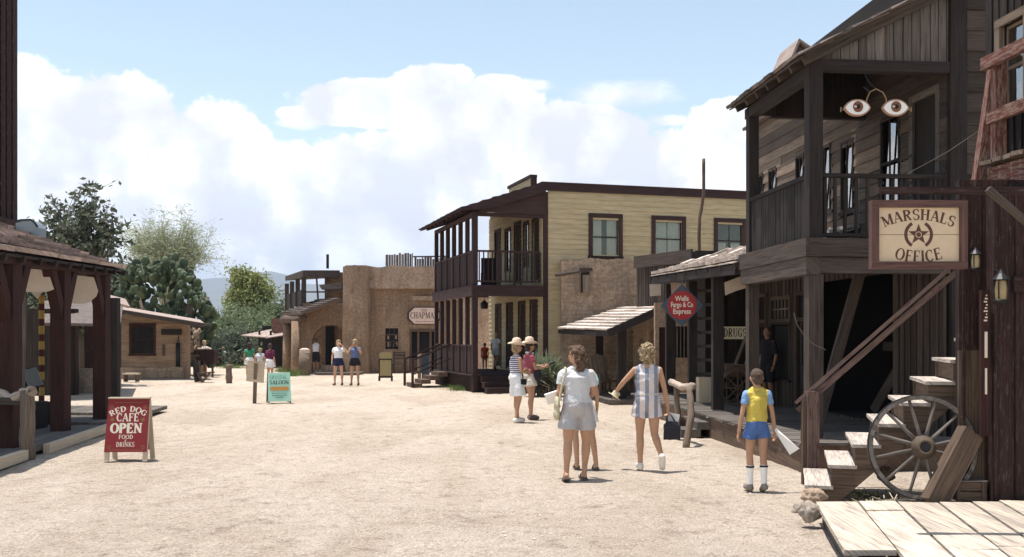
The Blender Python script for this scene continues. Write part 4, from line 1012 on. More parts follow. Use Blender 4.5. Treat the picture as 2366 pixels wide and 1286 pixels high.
for z0, z1 in ((.0, .085), (.095, .175)): p.box((0, 0, z0), (wx, .015, z1)); p.box((0, .25, z0), (wx, .265, z1)); p.box((0, .016, z0), (.015, .249, z1)); p.box((wx-.015, .016, z0), (wx, .249, z1))
p.box((0.001, -.014, 0), (.03, -.001, .18)); p.box((wx-.05, -.014, 0), (wx-.02, -.001, .18)); part('side', p, 'crate', cr)
p = MB(frame(a.x, 9.62, -3, .17)); p.box((-.01, -.016, .181), (wx, .05, .193)); p.box((-.01, .07, .181), (wx, .15, .192)); p.box((-.01, .20, .181), (wx, .27, .194)); part('lid', p, 'greyl', cr)
def rock(c, s, seed, label, mat='rock'):
    bm = bmesh.new(); bmesh.ops.create_icosphere(bm, subdivisions=4, radius=1)
    for v in bm.verts:
        n = v.co.normalized(); f = 1+.26*noise.fractal(n*1.3+Vector((seed, 0, 0)), 1, 2, 4)-.16*abs(noise.noise(n*4+Vector((seed, 3, 0))))-.09*abs(noise.noise(n*11+Vector((seed, 3, 5))))
        v.co = Vector((n.x*s[0]*f, n.y*s[1]*f, n.z*s[2]*f))
    me = bpy.data.meshes.new('rock'); bm.to_mesh(me); bm.free(); me.materials.append(M[mat])
    me.polygons.foreach_set('use_smooth', [True]*len(me.polygons))
    o = bpy.data.objects.new('rock', me); COL.objects.link(o); o.location = c; tag(o, label, 'rock', 'rocks at the corner of the plank deck')
rock(W(1879, 1140, 10.0)+Vector((0, 0, -.02)), (.125, .12, .085), 2.3, 'smooth rounded pale rock, topmost of the pile at the deck corner', 'stuccol')
rock(G(1852, 1178), (.10, .09, .085), 5.1, 'jagged grey brown rock at the left of the pile by the deck corner')
rock(W(1873, 1182, 9.2), (.105, .09, .10), 8.7, 'pitted dark rock in front of the deck corner')
rock(G(1925, 1160, .0)+Vector((0, .1, .02)), (.075, .05, .035), 11, 'small flat stone behind the deck corner beside the bottom tread')
rock(W(2046, 1088, 11.0)+Vector((0, 0, -.03)), (.10, .08, .09), 17, 'reddish rock seen through the wheel spokes under the stairs', 'adobe')

# ---- hitching rail by the boardwalk, and a half barrel
def log(mb, pts, rad, n=9, rough=.12, seed=0):
    pts = [Vector(p) for p in pts]; out = []; rs = []
    for a, b in zip(pts, pts[1:]):
        for k in range(6): out.append(a.lerp(b, k/6))
    out.append(pts[-1])
    rs = [rad*(1+rough*noise.noise(Vector((i*.7, seed, 0)))*2) for i in range(len(out))]
    out = [p+Vector((noise.noise(Vector((i*.4, seed, 5))), noise.noise(Vector((i*.4, seed, 9))), noise.noise(Vector((i*.4, seed, 13)))))*rad*.35 for i, p in enumerate(out)]
    mb.sm = True; mb.tube(out, rs, n); mb.sm = False
hr = thing('hitching_rail', 'knotty log hitching rail beside the boardwalk, right of the woman in the striped romper', 'hitching rail', G(1580, 1020), 'log hitching rails')
p = MB(); log(p, [W(1549, 882, 17.2), W(1575, 893, 16.8), W(1602, 893, 16.2)], .058, seed=3); part('rail', p, 'barelog', hr)
p = MB(); log(p, [G(1562, 1012)+Vector((0, 0, -.05)), W(1566, 960, 17.0), W(1562, 890, 17.1)], .05, seed=5); part('post', p, 'logpost', hr)
p = MB(); log(p, [G(1585, 1033)+Vector((0, 0, -.05)), W(1596, 960, 15.9), W(1594, 895, 16.2)], .058, seed=7); part('post', p, 'logpost', hr)
stp = thing('porch_steps', 'two worn wooden steps up to the boardwalk behind the hitching rail', 'steps', (3.1, 18, 0))
for k in range(2): p = MB(); p.box((2.95+.28*k, 17.4, .0+.13*k), (3.3+.2*k, 18.8, .13+.13*k)); part('step', p, 'boardwalk', stp)
bk = thing('wooden_tub', 'low round wooden tub tilted at the foot of the hitching rail', 'tub', G(1575, 1015))
c = G(1572, 1005)+Vector((.02, .35, .13)); mt = Matrix.Translation(c) @ Matrix.Rotation(R(68), 4, 'X'); p = MB(mt); p.sm = True; p.lathe((0, 0, 0), [(.15, -.1), (.17, .1), (.155, .1), (.14, -.08)], 18); part('staves', p, 'crate', bk)
# wires
def wire(pts, label, rad=.006):
    p = MB(); p.tube(pts, rad, 5); single('wire', p, 'greyl', label, 'wire', pts[0])
wire([W(2095, 402, 12.8), W(2190, 350, 12), W(2290, 283, 11)], 'thin wire running from the balcony rail to the leaning red post', .004)
wire([W(1834, 722, 13.4), W(1842, 750, 13.35), W(1860, 778, 13.3), W(1880, 795, 13.25), W(1908, 808, 13.2)], 'loose curled wire hanging across the porch corner post', .0045)
# ================================================================= MIDDLE: yellow hotel, adobe house, far street
MY = frame(1.01, 32.3, 16.5)
yh = thing('yellow_hotel', 'two-storey yellow clapboard hotel with a dark brown double porch, in the middle of the street', 'hotel', MY)
YH = [(1.70, 2.62, 4.42, 5.68), (3.95, 4.93, 4.42, 5.68), (6.27, 7.23, 4.42, 5.68)]
p = MB(MY); hboards(p, .16, 13, 0, 6.5, .165, YH, th=.02, lap=.022); part('side_wall', p, 'yellow', yh)
p = MB(MY); p.box((-.0, -.05, 0), (.155, .0, 6.46)); p.box((-.05, -.08, 6.5), (13, .0, 6.74)); p.box((-.08, -.1, 6.741), (13, .3, 6.78)); part('brown_trim', p, 'brown', yh)
def core(mb, x0, x1, z0, z1, holes, y0, y1):
    xs = sorted({x0, x1, *[h[0] for h in holes], *[h[1] for h in holes]})
    for a, b in zip(xs, xs[1:]):
        hh = [h for h in holes if h[0] <= (a+b)/2 <= h[1]]; z = z0
        for h in sorted(hh, key=lambda q: q[2]): mb.box((a, y0, z), (b, y1, h[2])); z = h[3]
        mb.box((a, y0, z), (b, y1, z1))
p = MB(MY); core(p, .2, 13, 0, 6.5, YH, .01, .12)
p.box((.2, .13, 6.3), (13, 6.5, 6.5)); p.box((12.9, .13, 0), (13, 6.5, 6.3)); p.box((.2, 6.5, 0), (13, 6.6, 6.5)); part('wall_core', p, 'yellow', yh)
for i, h in enumerate(YH): window(MY, yh, *h, 'brown', bars=(1 if i == 2 else 0, 1), curtain=((.0, 1, .10 if i == 0 else .02) if i < 2 else (0, .45, .1)), tw=.14, sash='brown')
# front wall inside the porch
FY = MY @ frame(0, 6.6, -90)
FH = [(1.0, 1.7, .6, 2.9), (2.5, 3.2, .6, 2.9), (4.0, 4.7, .6, 2.9), (5.35, 6.05, .6, 2.9), (.9, 1.6, 3.55, 5.7), (2.3, 2.95, 4.1, 5.6), (3.5, 4.2, 3.55, 5.7), (4.6, 5.1, 4.1, 5.6), (5.6, 6.2, 3.55, 5.6)]
p = MB(FY); hboards(p, 0, 6.58, 0, 6.3, .165, FH, th=.02, lap=.022); part('front_wall', p, 'yellow', yh)
p = MB(FY); core(p, 0, 6.58, 0, 6.5, FH, .01, .1); part('front_wall_core', p, 'yellow', yh)
for a, b, z0, z1 in FH:
    p = MB(FY); p.box((a-.08, -.05, z0), (a, 0, z1+.1)); p.box((b, -.05, z0), (b+.08, 0, z1+.1)); p.box((a, -.05, z1), (b, 0, z1+.1)); f = part('door' if z0 in (.6, 3.55) else 'window', p, 'brown', yh)
    p = MB(FY); p.box((a, .02, z0), (b, .04, z1)); part('panel' if z0 in (.6, 3.55) else 'pane', p, 'brown' if z0 in (.6, 3.55) else 'glassr', f)
    if z0 not in (.6, 3.55): p = MB(FY); p.box((a, .2, z0), (b, .22, z1)); part('room_back', p, 'black', f)
# porch
PX, PY0, PY1 = -2.29, 0.0, 5.75
p = MB(MY); p.box((PX-.1, PY0-.1, 3.30), (0, PY1+.1, 3.36)); p.box((PX-.12, PY0-.12, 3.05), (0, PY0-.06, 3.40)); p.box((PX-.14, PY0-.13, 3.05), (PX-.08, PY1+.1, 3.40)); part('upper_porch_floor', p, 'brown', yh)
p = MB(MY)
for k in range(12): p.box((PX-.12, PY0-.08+k*.49, .5), (0, PY0+.40+k*.49, .545))
p.box((PX-.05, PY0, -.02), (0, PY1, .495)); part('lower_porch_floor', p, 'brown', yh)
for i in range(7):
    y = PY0+(PY1-PY0)*i/6; w = .17 if i == 0 else .13
    p = MB(MY); p.box((PX-w/2, y-w/2, 0 if i == 0 else .55), (PX+w/2, y+w/2, 3.05)); part('lower_post', p, 'brown', yh)
    p = MB(MY); p.box((PX-w/2, y-w/2, 3.41), (PX+w/2, y+w/2, 5.72)); part('upper_post', p, 'brown', yh)
p = MB(MY @ frame(PX, PY1, -90)); vboards(p, 0, PY1, 3.42, 4.45, .13, th=.02, gap=.006); p.box((0, -.05, 4.45), (PY1, .03, 4.52)); part('front_railing', p, 'brown', yh)
p = MB(MY); p.box((PX, -.03, 4.46), (-.1, .03, 4.52)); p.box((PX, -.025, 3.5), (-.1, .025, 3.55))
for k in range(15): x = PX+.15+k*.145; p.box((x-.018, -.018, 3.55), (x+.018, .018, 4.46))
part('end_railing', p, 'brown', yh)
p = MB(MY @ frame(PX, PY1, -90)); vboards(p, 0, PY1-.1, .56, 1.45, .12, th=.02, gap=.008); p.box((0, -.05, 1.45), (PY1, .03, 1.5)); part('lower_front_railing', p, 'brown', yh)
p = MB(MY); p.box((PX-.05, 0, .0), (PX+.02, PY1, .5)); part('porch_skirt', p, 'crate', yh)
def yz(x): return 6.72+.335*x
p = MB(MY); shingles(p, (-2.78, -.25, yz(-2.78)), (-2.78, 6.6, yz(-2.78)), (0, 6.6, yz(0)), (0, -.25, yz(0)), 8, .25, .03, .02); p.slab([(-2.75, -.22, yz(-2.75)-.01), (-2.75, 6.55, yz(-2.75)-.01), (0, 6.55, yz(0)-.01), (0, -.22, yz(0)-.01)], .03); part('porch_roof', p, 'brown', yh)
p = MB(MY); p.prism([(-2.8, -.3, yz(-2.8)+.03), (0, -.3, yz(0)+.03), (0, -.3, yz(0)-.30), (-1.9, -.3, yz(-1.9)-.28), (-2.8, -.3, yz(-2.8)-.06)], (0, .06, 0)); p.prism([(-2.2, -.1, 5.72), (0, -.1, 5.72), (0, -.1, yz(0)-.3), (-2.0, -.1, yz(-2.0)-.1)], (0, .05, 0)); p.box((PX-.1, -.06, 5.6), (-.0, .06, 5.715)); p.box((PX-.08, .06, 5.6), (PX+.08, PY1, 5.715)); part('rake_board', p, 'brown', yh)
p = MB(MY)
for k in range(9): p.beam((-2.7, .3+k*.66, yz(-2.7)-.09), (0, .3+k*.66, yz(0)-.09), .07, .1)
part('rafters', p, 'brown', yh)
# parapet of false front
p = MB(MY); p.box((-.03, 1.2, 6.5), (.12, 3.85, 7.10)); p.box((-.03, 1.1, 6.5), (.0, 1.2, 7.1)); part('false_front', p, 'yellow', yh)
p = MB(MY); p.box((-.08, 1.14, 7.10), (.17, 3.9, 7.2)); p.box((-.05, 1.08, 6.55), (.14, 1.195, 7.095)); part('false_front_trim', p, 'brown', yh)
p = MB(MY); p.lathe((5.1, 2, 0), [(.07, 6.5), (.07, 6.95), (.13, 6.98), (.13, 7.03), (.02, 7.1)], 10); part('roof_vent', p, 'brown', yh)
# end wall across the porch at the far end is open; steps at near end and stairs on street side
s1 = thing('porch_steps', 'dark brown steps up the near end of the yellow hotel porch', 'steps', MY @ Vector((-1.2, -.6, 0)))
for k in range(3): p = MB(MY); p.box((PX+.15, -.32*(3-k), 0 if k == 0 else .16*k-.02), (-.15, -.32*(2-k)-.002, .165*(k+1))); part('step', p, 'brown', s1)
s2 = thing('side_stairs', 'wooden stairs with handrails on the street side of the yellow hotel porch', 'stairs', MY @ Vector((PX-.8, 3.4, 0)))
for k in range(4): p = MB(MY); p.box((PX-1.35+.3*k, 3.3, .12*k), (PX-1.03+.3*k, 4.6, .13*(k+1))); part('step', p, 'crate', s2)
for yy in (3.2, 4.7):
    p = MB(MY); p.beam((PX-1.4, yy, .95), (PX-.05, yy, 1.5), .06); p.beam((PX-1.38, yy, .45), (PX-.05, yy, 1.0), .04); p.box((PX-1.43, yy-.04, 0), (PX-1.35, yy+.04, .98)); part('handrail', p, 'brown', s2)
# lamp hanging in the porch
c = W(1119, 704, 35); lt = thing('porch_lantern', 'dark lantern hanging from the lower porch ceiling of the yellow hotel', 'lantern', c)
p = MB(Matrix.Translation(c)); p.lathe((0, 0, 0), [(.1, -.14), (.13, -.1), (.13, .02), (.15, .04), (.03, .16)], 8); p.tube([(0, 0, .15), (0, 0, .42)], .012, 5); part('cage', p, 'iron', lt)
# furniture on the balcony
p = MB(); c = W(1128, 615, 34.5); p.box((c.x-.25, 34.2, 3.4), (c.x+.25, 34.7, 3.95)); p.box((c.x-.25, 34.65, 3.95), (c.x+.25, 34.72, 4.5)); single('balcony_chair', p, 'brown', 'dark boxy chair on the upper porch of the yellow hotel', 'chair', (c.x, 34.5, 3.4))

# ---- adobe house with low shed porch (between the hotel and the store)
ah = thing('adobe_house', 'crumbling brown adobe brick house with a small window, right of the yellow hotel', 'house', (2.8, 31.8, 0))
def rough_wall(mb, x0, x1, y0, y1, z0, z1, holes=(), step=.18, amp=.06, seed=0):
    """front face as a grid with wobbly surface and broken top"""
    nx = max(2, int((x1-x0)/step)); nz = max(2, int((z1-z0)/step)); vs = []; fs = []
    def top(x): return z1+amp*noise.noise(Vector((x*1.3, seed, 0)))+amp*.6*noise.noise(Vector((x*5, seed, 2)))
    for j in range(nz+1):
        for i in range(nx+1):
            x = x0+(x1-x0)*i/nx; z = z0+(top(x)-z0)*j/nz; e = amp*.5*noise.fractal(Vector((x*1.4, z*1.4, seed)), 1, 2, 3)
            vs.append((x, y0+e-.0, z))
    o = len(vs)
    for j in range(nz):
        for i in range(nx):
            a = j*(nx+1)+i; xc = x0+(x1-x0)*(i+.5)/nx; zc = z0+(z1-z0)*(j+.5)/nz
            if any(h[0] < xc < h[1] and h[2] < zc < h[3] for h in holes): continue
            fs.append((a, a+1, a+nx+2, a+nx+1))
    mb.sm = True; mb._add(vs, fs); mb.sm = False
    vs = []; fs = []
    for i in range(nx+1):
        x = x0+(x1-x0)*i/nx; p0 = Vector((x, y0+amp*.5*noise.fractal(Vector((x*1.4, top(x)*1.4, seed)), 1, 2, 3), top(x))); vs += [p0, (x, y1, top(x)+amp*.3*noise.noise(Vector((x*3, 7, 1))))]
    for i in range(nx): fs.append((2*i, 2*i+2, 2*i+3, 2*i+1))
    mb._add(vs, fs)
    for x in (x0, x1):   # sides
        e = lambda z: y0+amp*.5*noise.fractal(Vector((x*1.4, z*1.4, seed)), 1, 2, 3)
        n = nz; v = []
        for j in range(n+1): z = z0+(top(x)-z0)*j/n; v += [(x, e(z), z), (x, y1, z)]
        f = [(2*j, 2*j+2, 2*j+3, 2*j+1) if x == x0 else (2*j, 2*j+1, 2*j+3, 2*j+2) for j in range(n)]; mb._add(v, f)
    for h in holes:
        mb.box((h[0]-.1, y0+.28, h[2]-.1), (h[1]+.1, y0+.34, h[3]+.1))
xa, xb = XZ(1297, 31.8), XZ(1480, 31.8)
p = MB(); wz = (XZ(1341, 31.8), XZ(1361, 31.8), W(0, 676, 31.8).z, W(0, 628, 31.8).z); rough_wall(p, xa, xb+.6, 31.8, 35, 0, 4.22, [], .09, .13, 3); part('wall', p, 'adobe', ah)
p = MB(); p.box((wz[0], 31.70, wz[2]), (wz[1], 31.74, wz[3])); f = part('window', p, 'black', ah)
p = MB(); p.box((wz[0]-.04, 31.66, wz[2]-.04), (wz[0], 31.74, wz[3]+.04)); p.box((wz[1], 31.66, wz[2]-.04), (wz[1]+.04, 31.74, wz[3]+.04)); p.box((wz[0]+.07, 31.68, wz[2]), (wz[1]-.0, 31.69, wz[3]-.1)); part('window_frame', p, 'logpost', f)
p = MB(); log(p, [(xa-.2, 31.75, 3.72), (XZ(1350, 31.8), 31.68, 3.86)], .05, seed=2); p.box((XZ(1338, 31.8), 31.62, wz[3]+.02), (XZ(1368, 31.8), 31.7, wz[3]+.12)); part('lintel', p, 'grey', ah)
# wing behind the low porch: faces the street, with a near end facing the camera
p = MB()
LW = frame(3.56, 31.6, -math.degrees(math.atan2(6.2, .36)))     # runs from far to near
DH = [(.9, 1.6, 0, 1.95), (2.6, 3.2, .7, 1.7), (4.2, 4.9, 0, 1.95)]
p = MB(LW); core(p, 0, 6.2, 0, 2.6, DH, 0, .25); part('street_wall', p, 'adobe', ah)
p = MB(LW); p.box((0, .4, 0), (6.2, .42, 2.6)); part('inner_dark', p, 'black', ah)
EW = frame(3.92, 25.3, 0); EH = [(XZ(1505, 25.3)-3.92+.0, XZ(1531, 25.3)-3.92, 0, 2.0), (XZ(1552, 25.3)-3.92, XZ(1590, 25.3)-3.92, 1.2, 2.0)]
EH = [(EH[1][0], EH[1][1], 1.22, 2.02)]
p = MB(EW); core(p, -.28, 2.3, 0, 2.62, EH+[(-.18, .06, .02, 2.0)], 0, .25); part('end_wall', p, 'stucco', ah)
p = MB(EW); p.box((-.2, .1, 0), (.08, .14, 2.0)); dd = part('door', p, 'maroon', ah)
p = MB(EW); h = EH[0]; p.box((h[0]-.05, -.03, h[2]-.05), (h[0], .04, h[3]+.05)); p.box((h[1], -.03, h[2]-.05), (h[1]+.05, .04, h[3]+.05))
for k in range(5): x = h[0]+.04+k*.09; p.box((x, .02, h[2]), (x+.025, .05, h[3]))
w_ = part('window', p, 'logpost', ah); p = MB(EW); p.box((h[0], .2, h[2]), (h[1], .22, h[3])); part('pane', p, 'black', w_)
# low porch roof
lp = thing('low_porch', 'low shed porch with pale sunlit shingles in front of the adobe house', 'porch', (2.6, 27, 0))
e0, e1 = W(1405, 763, 26), W(1290, 759, 31.4); t0, t1 = W(1532, 707, 26), W(1443, 708, 31.4)
p = MB(); shingles(p, e0, e1, t1, t0, 8, 1.6, .032, .02); part('porch_roof', p, 'shinglepale', lp)
p = MB(); p.beam(e0+Vector((0, -.06, -.08)), t0+Vector((0, -.06, -.06)), .06, .2); p.beam(e0+Vector((.03, 0, -.09)), e1+Vector((.03, 0, -.09)), .06, .13)
for k in range(7):
    a = e0.lerp(e1, k/6); b = t0.lerp(t1, k/6); p.beam(a-Vector((0, 0, .12)), b-Vector((0, 0, .12)), .06, .09)
part('porch_beam', p, 'greyd', lp)
for q, d in ((1437, 26.5), (1385, 30.8)):
    x = XZ(q, d); p = MB(); p.box((x-.11, d-.11, 0), (x+.11, d+.11, 1.95)); part('post', p, 'greyd', lp)
p = MB(); y = 25.9
while y < 31.5: p.box((XZ(1400, 26.4)+.0-(y-26)*.14, y, .0), (4.2, y+.2, .11+random.uniform(-.004, .004))); y += .21
single('porch_boards', p, 'boardwalk', None, None, kind='structure')
# rustic chairs and barrels under it
def rustic_chair(px, py, d, rot, label, s=1, g='rough wooden chairs under the low porch'):
    base = Vector((XZ(px, d), d, .11)); m_ = Matrix.Translation(base) @ Matrix.Rotation(R(rot), 4, 'Z') @ Matrix.Scale(s, 4); m0 = Matrix.Translation(base)
    t = thing('rustic_chair', label, 'chair', m0, g)
    for sx in (-.26, .26):
        for sy, zt in ((-.25, .55), (.25, .45)): q = MB(m_); q.box((sx-.03, sy-.03, 0), (sx+.03, sy+.03, zt)); part('leg', q, 'crate', t)
        q = MB(m_); q.beam((sx, -.32, .58), (sx, .25, .55), .09, .03); part('armrest', q, 'crate', t)
    q = MB(m_); q.slab([(-.28, -.28, .42), (.28, -.28, .42), (.28, .26, .36), (-.28, .26, .36)], .04); part('seat', q, 'crate', t)
    q = MB(m_)
    for k in range(5): x = -.2+k*.1; q.slab([(x-.045, .24, .34), (x+.045, .24, .34), (x+.045, .50, 1.15-.03*abs(k-2)), (x-.045, .50, 1.15-.03*abs(k-2))], .025)
    part('backrest', q, 'logpost', t)
rustic_chair(1398, 900, 28.3, 20, 'rough pale log chair under the low porch, right of the woman in the grey shirt')
rustic_chair(1378, 900, 29.6, -10, 'darker rough chair behind the pale log chair under the low porch', .95)
# ---- plank building above and behind
pb = thing('plank_building', 'grey plank building with a flat fascia and a tall crooked pole, behind the adobe house', 'building', (4.75, 26.4, 0))
Nn, Ff = Vector((4.78, 26.2, 0)), Vector((3.60, 28.6, 0)); ang = math.degrees(math.atan2((Nn-Ff).y, (Nn-Ff).x)); L = (Nn-Ff).length
PBm = frame(Ff.x, Ff.y, ang); p = MB(PBm); vboards(p, 0, L, 2.2, 3.75, .12, batten=True); part('street_wall', p, 'grey', pb)
p = MB(PBm); p.box((-.04, -.1, 3.72), (L+.02, -.03, 4.06)); p.box((-.02, -.02, 3.72), (L, .1, 4.0)); part('fascia', p, 'grey', pb)
p = MB(frame(Nn.x, Nn.y, 8)); vboards(p, 0, 3.2, 2.2, 3.9, .14); p.box((0.02, -.06, 3.8), (3.2, -.03, 4.02)); part('end_wall', p, 'greyd', pb)
p = MB(); p.prism([Ff+Vector((0.1, .1, 3.95)), Nn+Vector((0, .1, 3.95)), Nn+Vector((3.2, .5, 3.95)), Ff+Vector((3.6, .8, 3.95))], (0, 0, .03)); part('roof', p, 'shingled', pb)
pole = MB(); a = W(1615, 578, 27); b = W(1626, 366, 27); log(pole, [a-Vector((0, 0, .3)), a.lerp(b, .35)+Vector((-.03, 0, 0)), a.lerp(b, .6)+Vector((.05, 0, 0)), b], .045, rough=.1, seed=4)
single('crooked_pole', pole, 'crate', 'tall thin crooked wooden pole standing above the plank building roof', 'pole', a)

pl = thing('plaster_building', 'pinkish plaster building seen through the far end of the yellow hotel porch', 'building', (-1.2, 44, 0))
p = MB(); rough_wall(p, XZ(1060, 43), XZ(1170, 43), 43, 46, 0, W(0, 684, 43).z, [], .2, .06, 31); part('wall', p, 'pink', pl)
p = MB(); p.box((XZ(1060, 43)-.1, 42.8, W(0, 687, 43).z), (XZ(1170, 43), 42.9, W(0, 678, 43).z)); part('fascia', p, 'brown', pl)
# ---- far adobe block with the octagonal sign
ck = thing('adobe_store', 'long brown adobe store with a rounded corner buttress, at the far end of the street', 'store', (-6, 49, 0))
D = 49.0
def rect(px0, px1, py0, py1, d): return XZ(px0, d), XZ(px1, d), W(0, py1, d).z, W(0, py0, d).z
x0, x1 = XZ(850, D), XZ(1080, D)
p = MB(); core(p, x0-.4, x1, 0, 4.55, [(*rect(890, 920, 758, 806, D),), (XZ(946, D), XZ(1004, D), 0.05, W(0, 766, D).z)], D, D+.4); part('wall', p, 'stucco', ck)
p = MB(); rough_wall(p, x0-.3, x1, D-.12, D+3, 4.5, W(0, 615, D).z, [], .2, .10, 5); part('parapet', p, 'stuccol', ck)
p = MB(); rough_wall(p, x0-.2, x1, D-.42, D+.2, 4.12, W(0, 648, D).z, [], .25, .05, 8); p.box((x0-.2, D-.38, 4.1), (x1, D+.1, 4.15)); p.box((x0+2.2, D-.2, 3.55), (x0+4.6, D, 3.75)); part('cornice', p, 'stuccol', ck)
# rounded buttress
p = MB(); n = 18; bx0, bx1 = XZ(787, D-1), XZ(851, D-1); zt = W(0, 614, D-.6).z; vs = []; fs = []
rows = 14
for j in range(rows+1):
    z = zt*j/rows
    for i in range(n+1):
        u = i/n; x = bx0+(bx1-bx0)*u; bul = .75*math.sin(math.pi*u)**.45; w = .06*noise.noise(Vector((x*1.5, z*1.2, 4)))
        if j == rows: zz = zt+.06*noise.noise(Vector((x*3, 1, 1)))
        else: zz = z
        vs.append((x, D-.35-bul+w-.25*(1-j/rows), zz))
for j in range(rows):
    for i in range(n): a = j*(n+1)+i; fs.append((a, a+1, a+n+2, a+n+1))
p.sm = True; p._add(vs, fs); p.sm = False
tv = [(bx0, D+2, zt), *[vs[rows*(n+1)+i] for i in range(n+1)], (bx1, D+2, zt)]; p._add(tv, [tuple(range(len(tv)))]); p._add([vs[n], (bx1, D+2, 0), (bx1, D+2, zt), vs[-1]], [(0, 1, 2, 3)]); p._add([vs[0], (bx0, D+2, 0), (bx0, D+2, zt), vs[rows*(n+1)]], [(0, 3, 2, 1)])
part('corner_buttress', p, 'stucco', ck)
wz = rect(890, 920, 758, 806, D); p = MB(); p.box((wz[0], D+.12, wz[2]), (wz[1], D+.14, wz[3])); wd = part('window', p, 'black', ck)
p = MB(); 
for k in range(1, 3): x = wz[0]+(wz[1]-wz[0])*k/3; p.box((x-.015, D+.06, wz[2]), (x+.015, D+.09, wz[3]))
p.box((wz[0], D+.062, wz[2]+.35), (wz[1], D+.088, wz[2]+.39)); p.box((wz[0], D+.055, wz[2]+.68), (wz[1], D+.088, wz[2]+.74)); part('window_bars', p, 'grey', wd)
p = MB(); rr = random.Random(4)
for k in range(9): x = wz[0]+.05+rr.random()*.5; z = wz[2]+.08+rr.choice([0, .4])+rr.random()*.08; p.box((x, D+.1, z), (x+.08, D+.115, z+.14+rr.random()*.1))
part('displayed_wares', p, 'stuccol', wd)
dx0, dx1, dzt = XZ(946, D), XZ(1004, D), W(0, 766, D).z
p = MB(); p.box((dx0, D-.05, dzt), (dx1, D+.2, dzt+.14)); p.box((dx0, D+.05, 0), (dx0+.1, D+.2, dzt)); p.box((dx0+.38, D+.05, 0), (dx0+.48, D+.2, dzt)); p.box((dx1-.25, D+.05, 0), (dx1-.15, D+.2, dzt)); p.box((dx0+.48, D+.1, 0), (dx1-.25, D+.16, .95)); p.box((dx0+.1, D+.1, 0), (dx0+.38, D+.16, .7)); dfr = part('door', p, 'crate', ck)
p = MB(); p.box((dx0+.02, D+.24, .05), (dx1, D+.26, dzt)); part('door_glass', p, 'black', dfr)
sg = thing('octagonal_sign', 'pale octagonal CHAPMAN sign above the door of the far adobe store', 'sign', W(980, 729, D-.15))
a, b = W(941, 749, D-.15), W(1019, 709, D-.15); cxx = (a.x+b.x)/2; cz = (a.z+b.z)/2; hw = (b.x-a.x)/2; hh = (b.z-a.z)/2
def octo(s, y): w, h = hw*s-(.03 if s < 1 else 0), hh*s-(.0 if s < 1 else 0); c = h*.62; return [(cxx-w, y, cz-h*.35), (cxx-w+c, y, cz-h), (cxx+w-c, y, cz-h), (cxx+w, y, cz-h*.35), (cxx+w, y, cz+h*.35), (cxx+w-c, y, cz+h), (cxx-w+c, y, cz+h), (cxx-w, y, cz+h*.35)]
p = MB(); p.prism(octo(1, D-.12), (0, .06, 0)); part('frame', p, 'dkink', sg)
p = MB(); p.prism(octo(.92, D-.13), (0, .012, 0)); part('board', p, M.setdefault('pinkboard', plain('faded_pink_cream_paint', (.66, .50, .42), .8, .08)), sg)
p = MB(); pm = plane_map((cxx, D-.131, cz), (1, 0, 0), (0, 0, 1)); put_text(p, 'CHAPMAN', lambda u, v, w=0: pm(u, v-.13, w), .30, width=1.36, heavy=.9); put_text(p, 'THE', lambda u, v, w=0: pm(u, v+.21, w), .11, width=.3, heavy=.8); part('lettering', p, 'dkink', sg)
p = MB()
font_mesh('TRADING POST', .1, lambda u, v, w=0: pm(u, v-.31, w), p) if False else None
for k in range(9): p.quad([pm(-.42+k*.1, -.30, .002), pm(-.35+k*.1, -.30, .002), pm(-.35+k*.1, -.27, .002), pm(-.42+k*.1, -.27, .002)])
part('small_lettering', p, M['iris'], sg)
# plank fence on the roof
fc = thing('roof_fence', 'ragged grey plank fence standing on the roof of the adobe store', 'fence', (XZ(950, 51), 51, 5))
p = MB(frame(XZ(891, 51), 51, 0)); vboards(p, 0, XZ(955, 51)-XZ(891, 51), 4.8, W(0, 584, 51).z, .13, zj=.12, gap=.02); vboards(p, XZ(955, 51)-XZ(891, 51)+.02, 3.2, 4.8, W(0, 590, 51).z, .13, zj=.15, gap=.02, y=.4); part('boards', p, 'greyl', fc)
p = MB(); p.beam((XZ(955, 51), 50.9, W(0, 593, 51).z), (XZ(1040, 51), 50.9, W(0, 592, 51).z), .07); p.box((XZ(975, 51), 50.9, 4.9), (XZ(977, 51), 51, W(0, 592, 51).z)); part('rail', p, 'grey', fc)
bn = thing('store_bench', 'grey slatted bench under the window of the far adobe store', 'bench', (XZ(920, 48.3), 48.3, 0))
p = MB(); a, b = XZ(907, 48.3), XZ(935, 48.3)
for z in (.95, .82, .68): p.box((a, 48.6, z), (b, 48.64, z+.07))
part('backrest', p, 'grey', bn); p = MB(); p.box((a, 48.2, .42), (b, 48.6, .47)); part('seat', p, 'grey', bn)
for x in (a+.03, b-.05):
    for ya, yb, zz in ((48.22, 48.27, .42), (48.65, 48.69, 1.0)): p = MB(); p.box((x-.03, ya, 0), (x+.03, yb, zz)); part('leg', p, 'grey', bn)
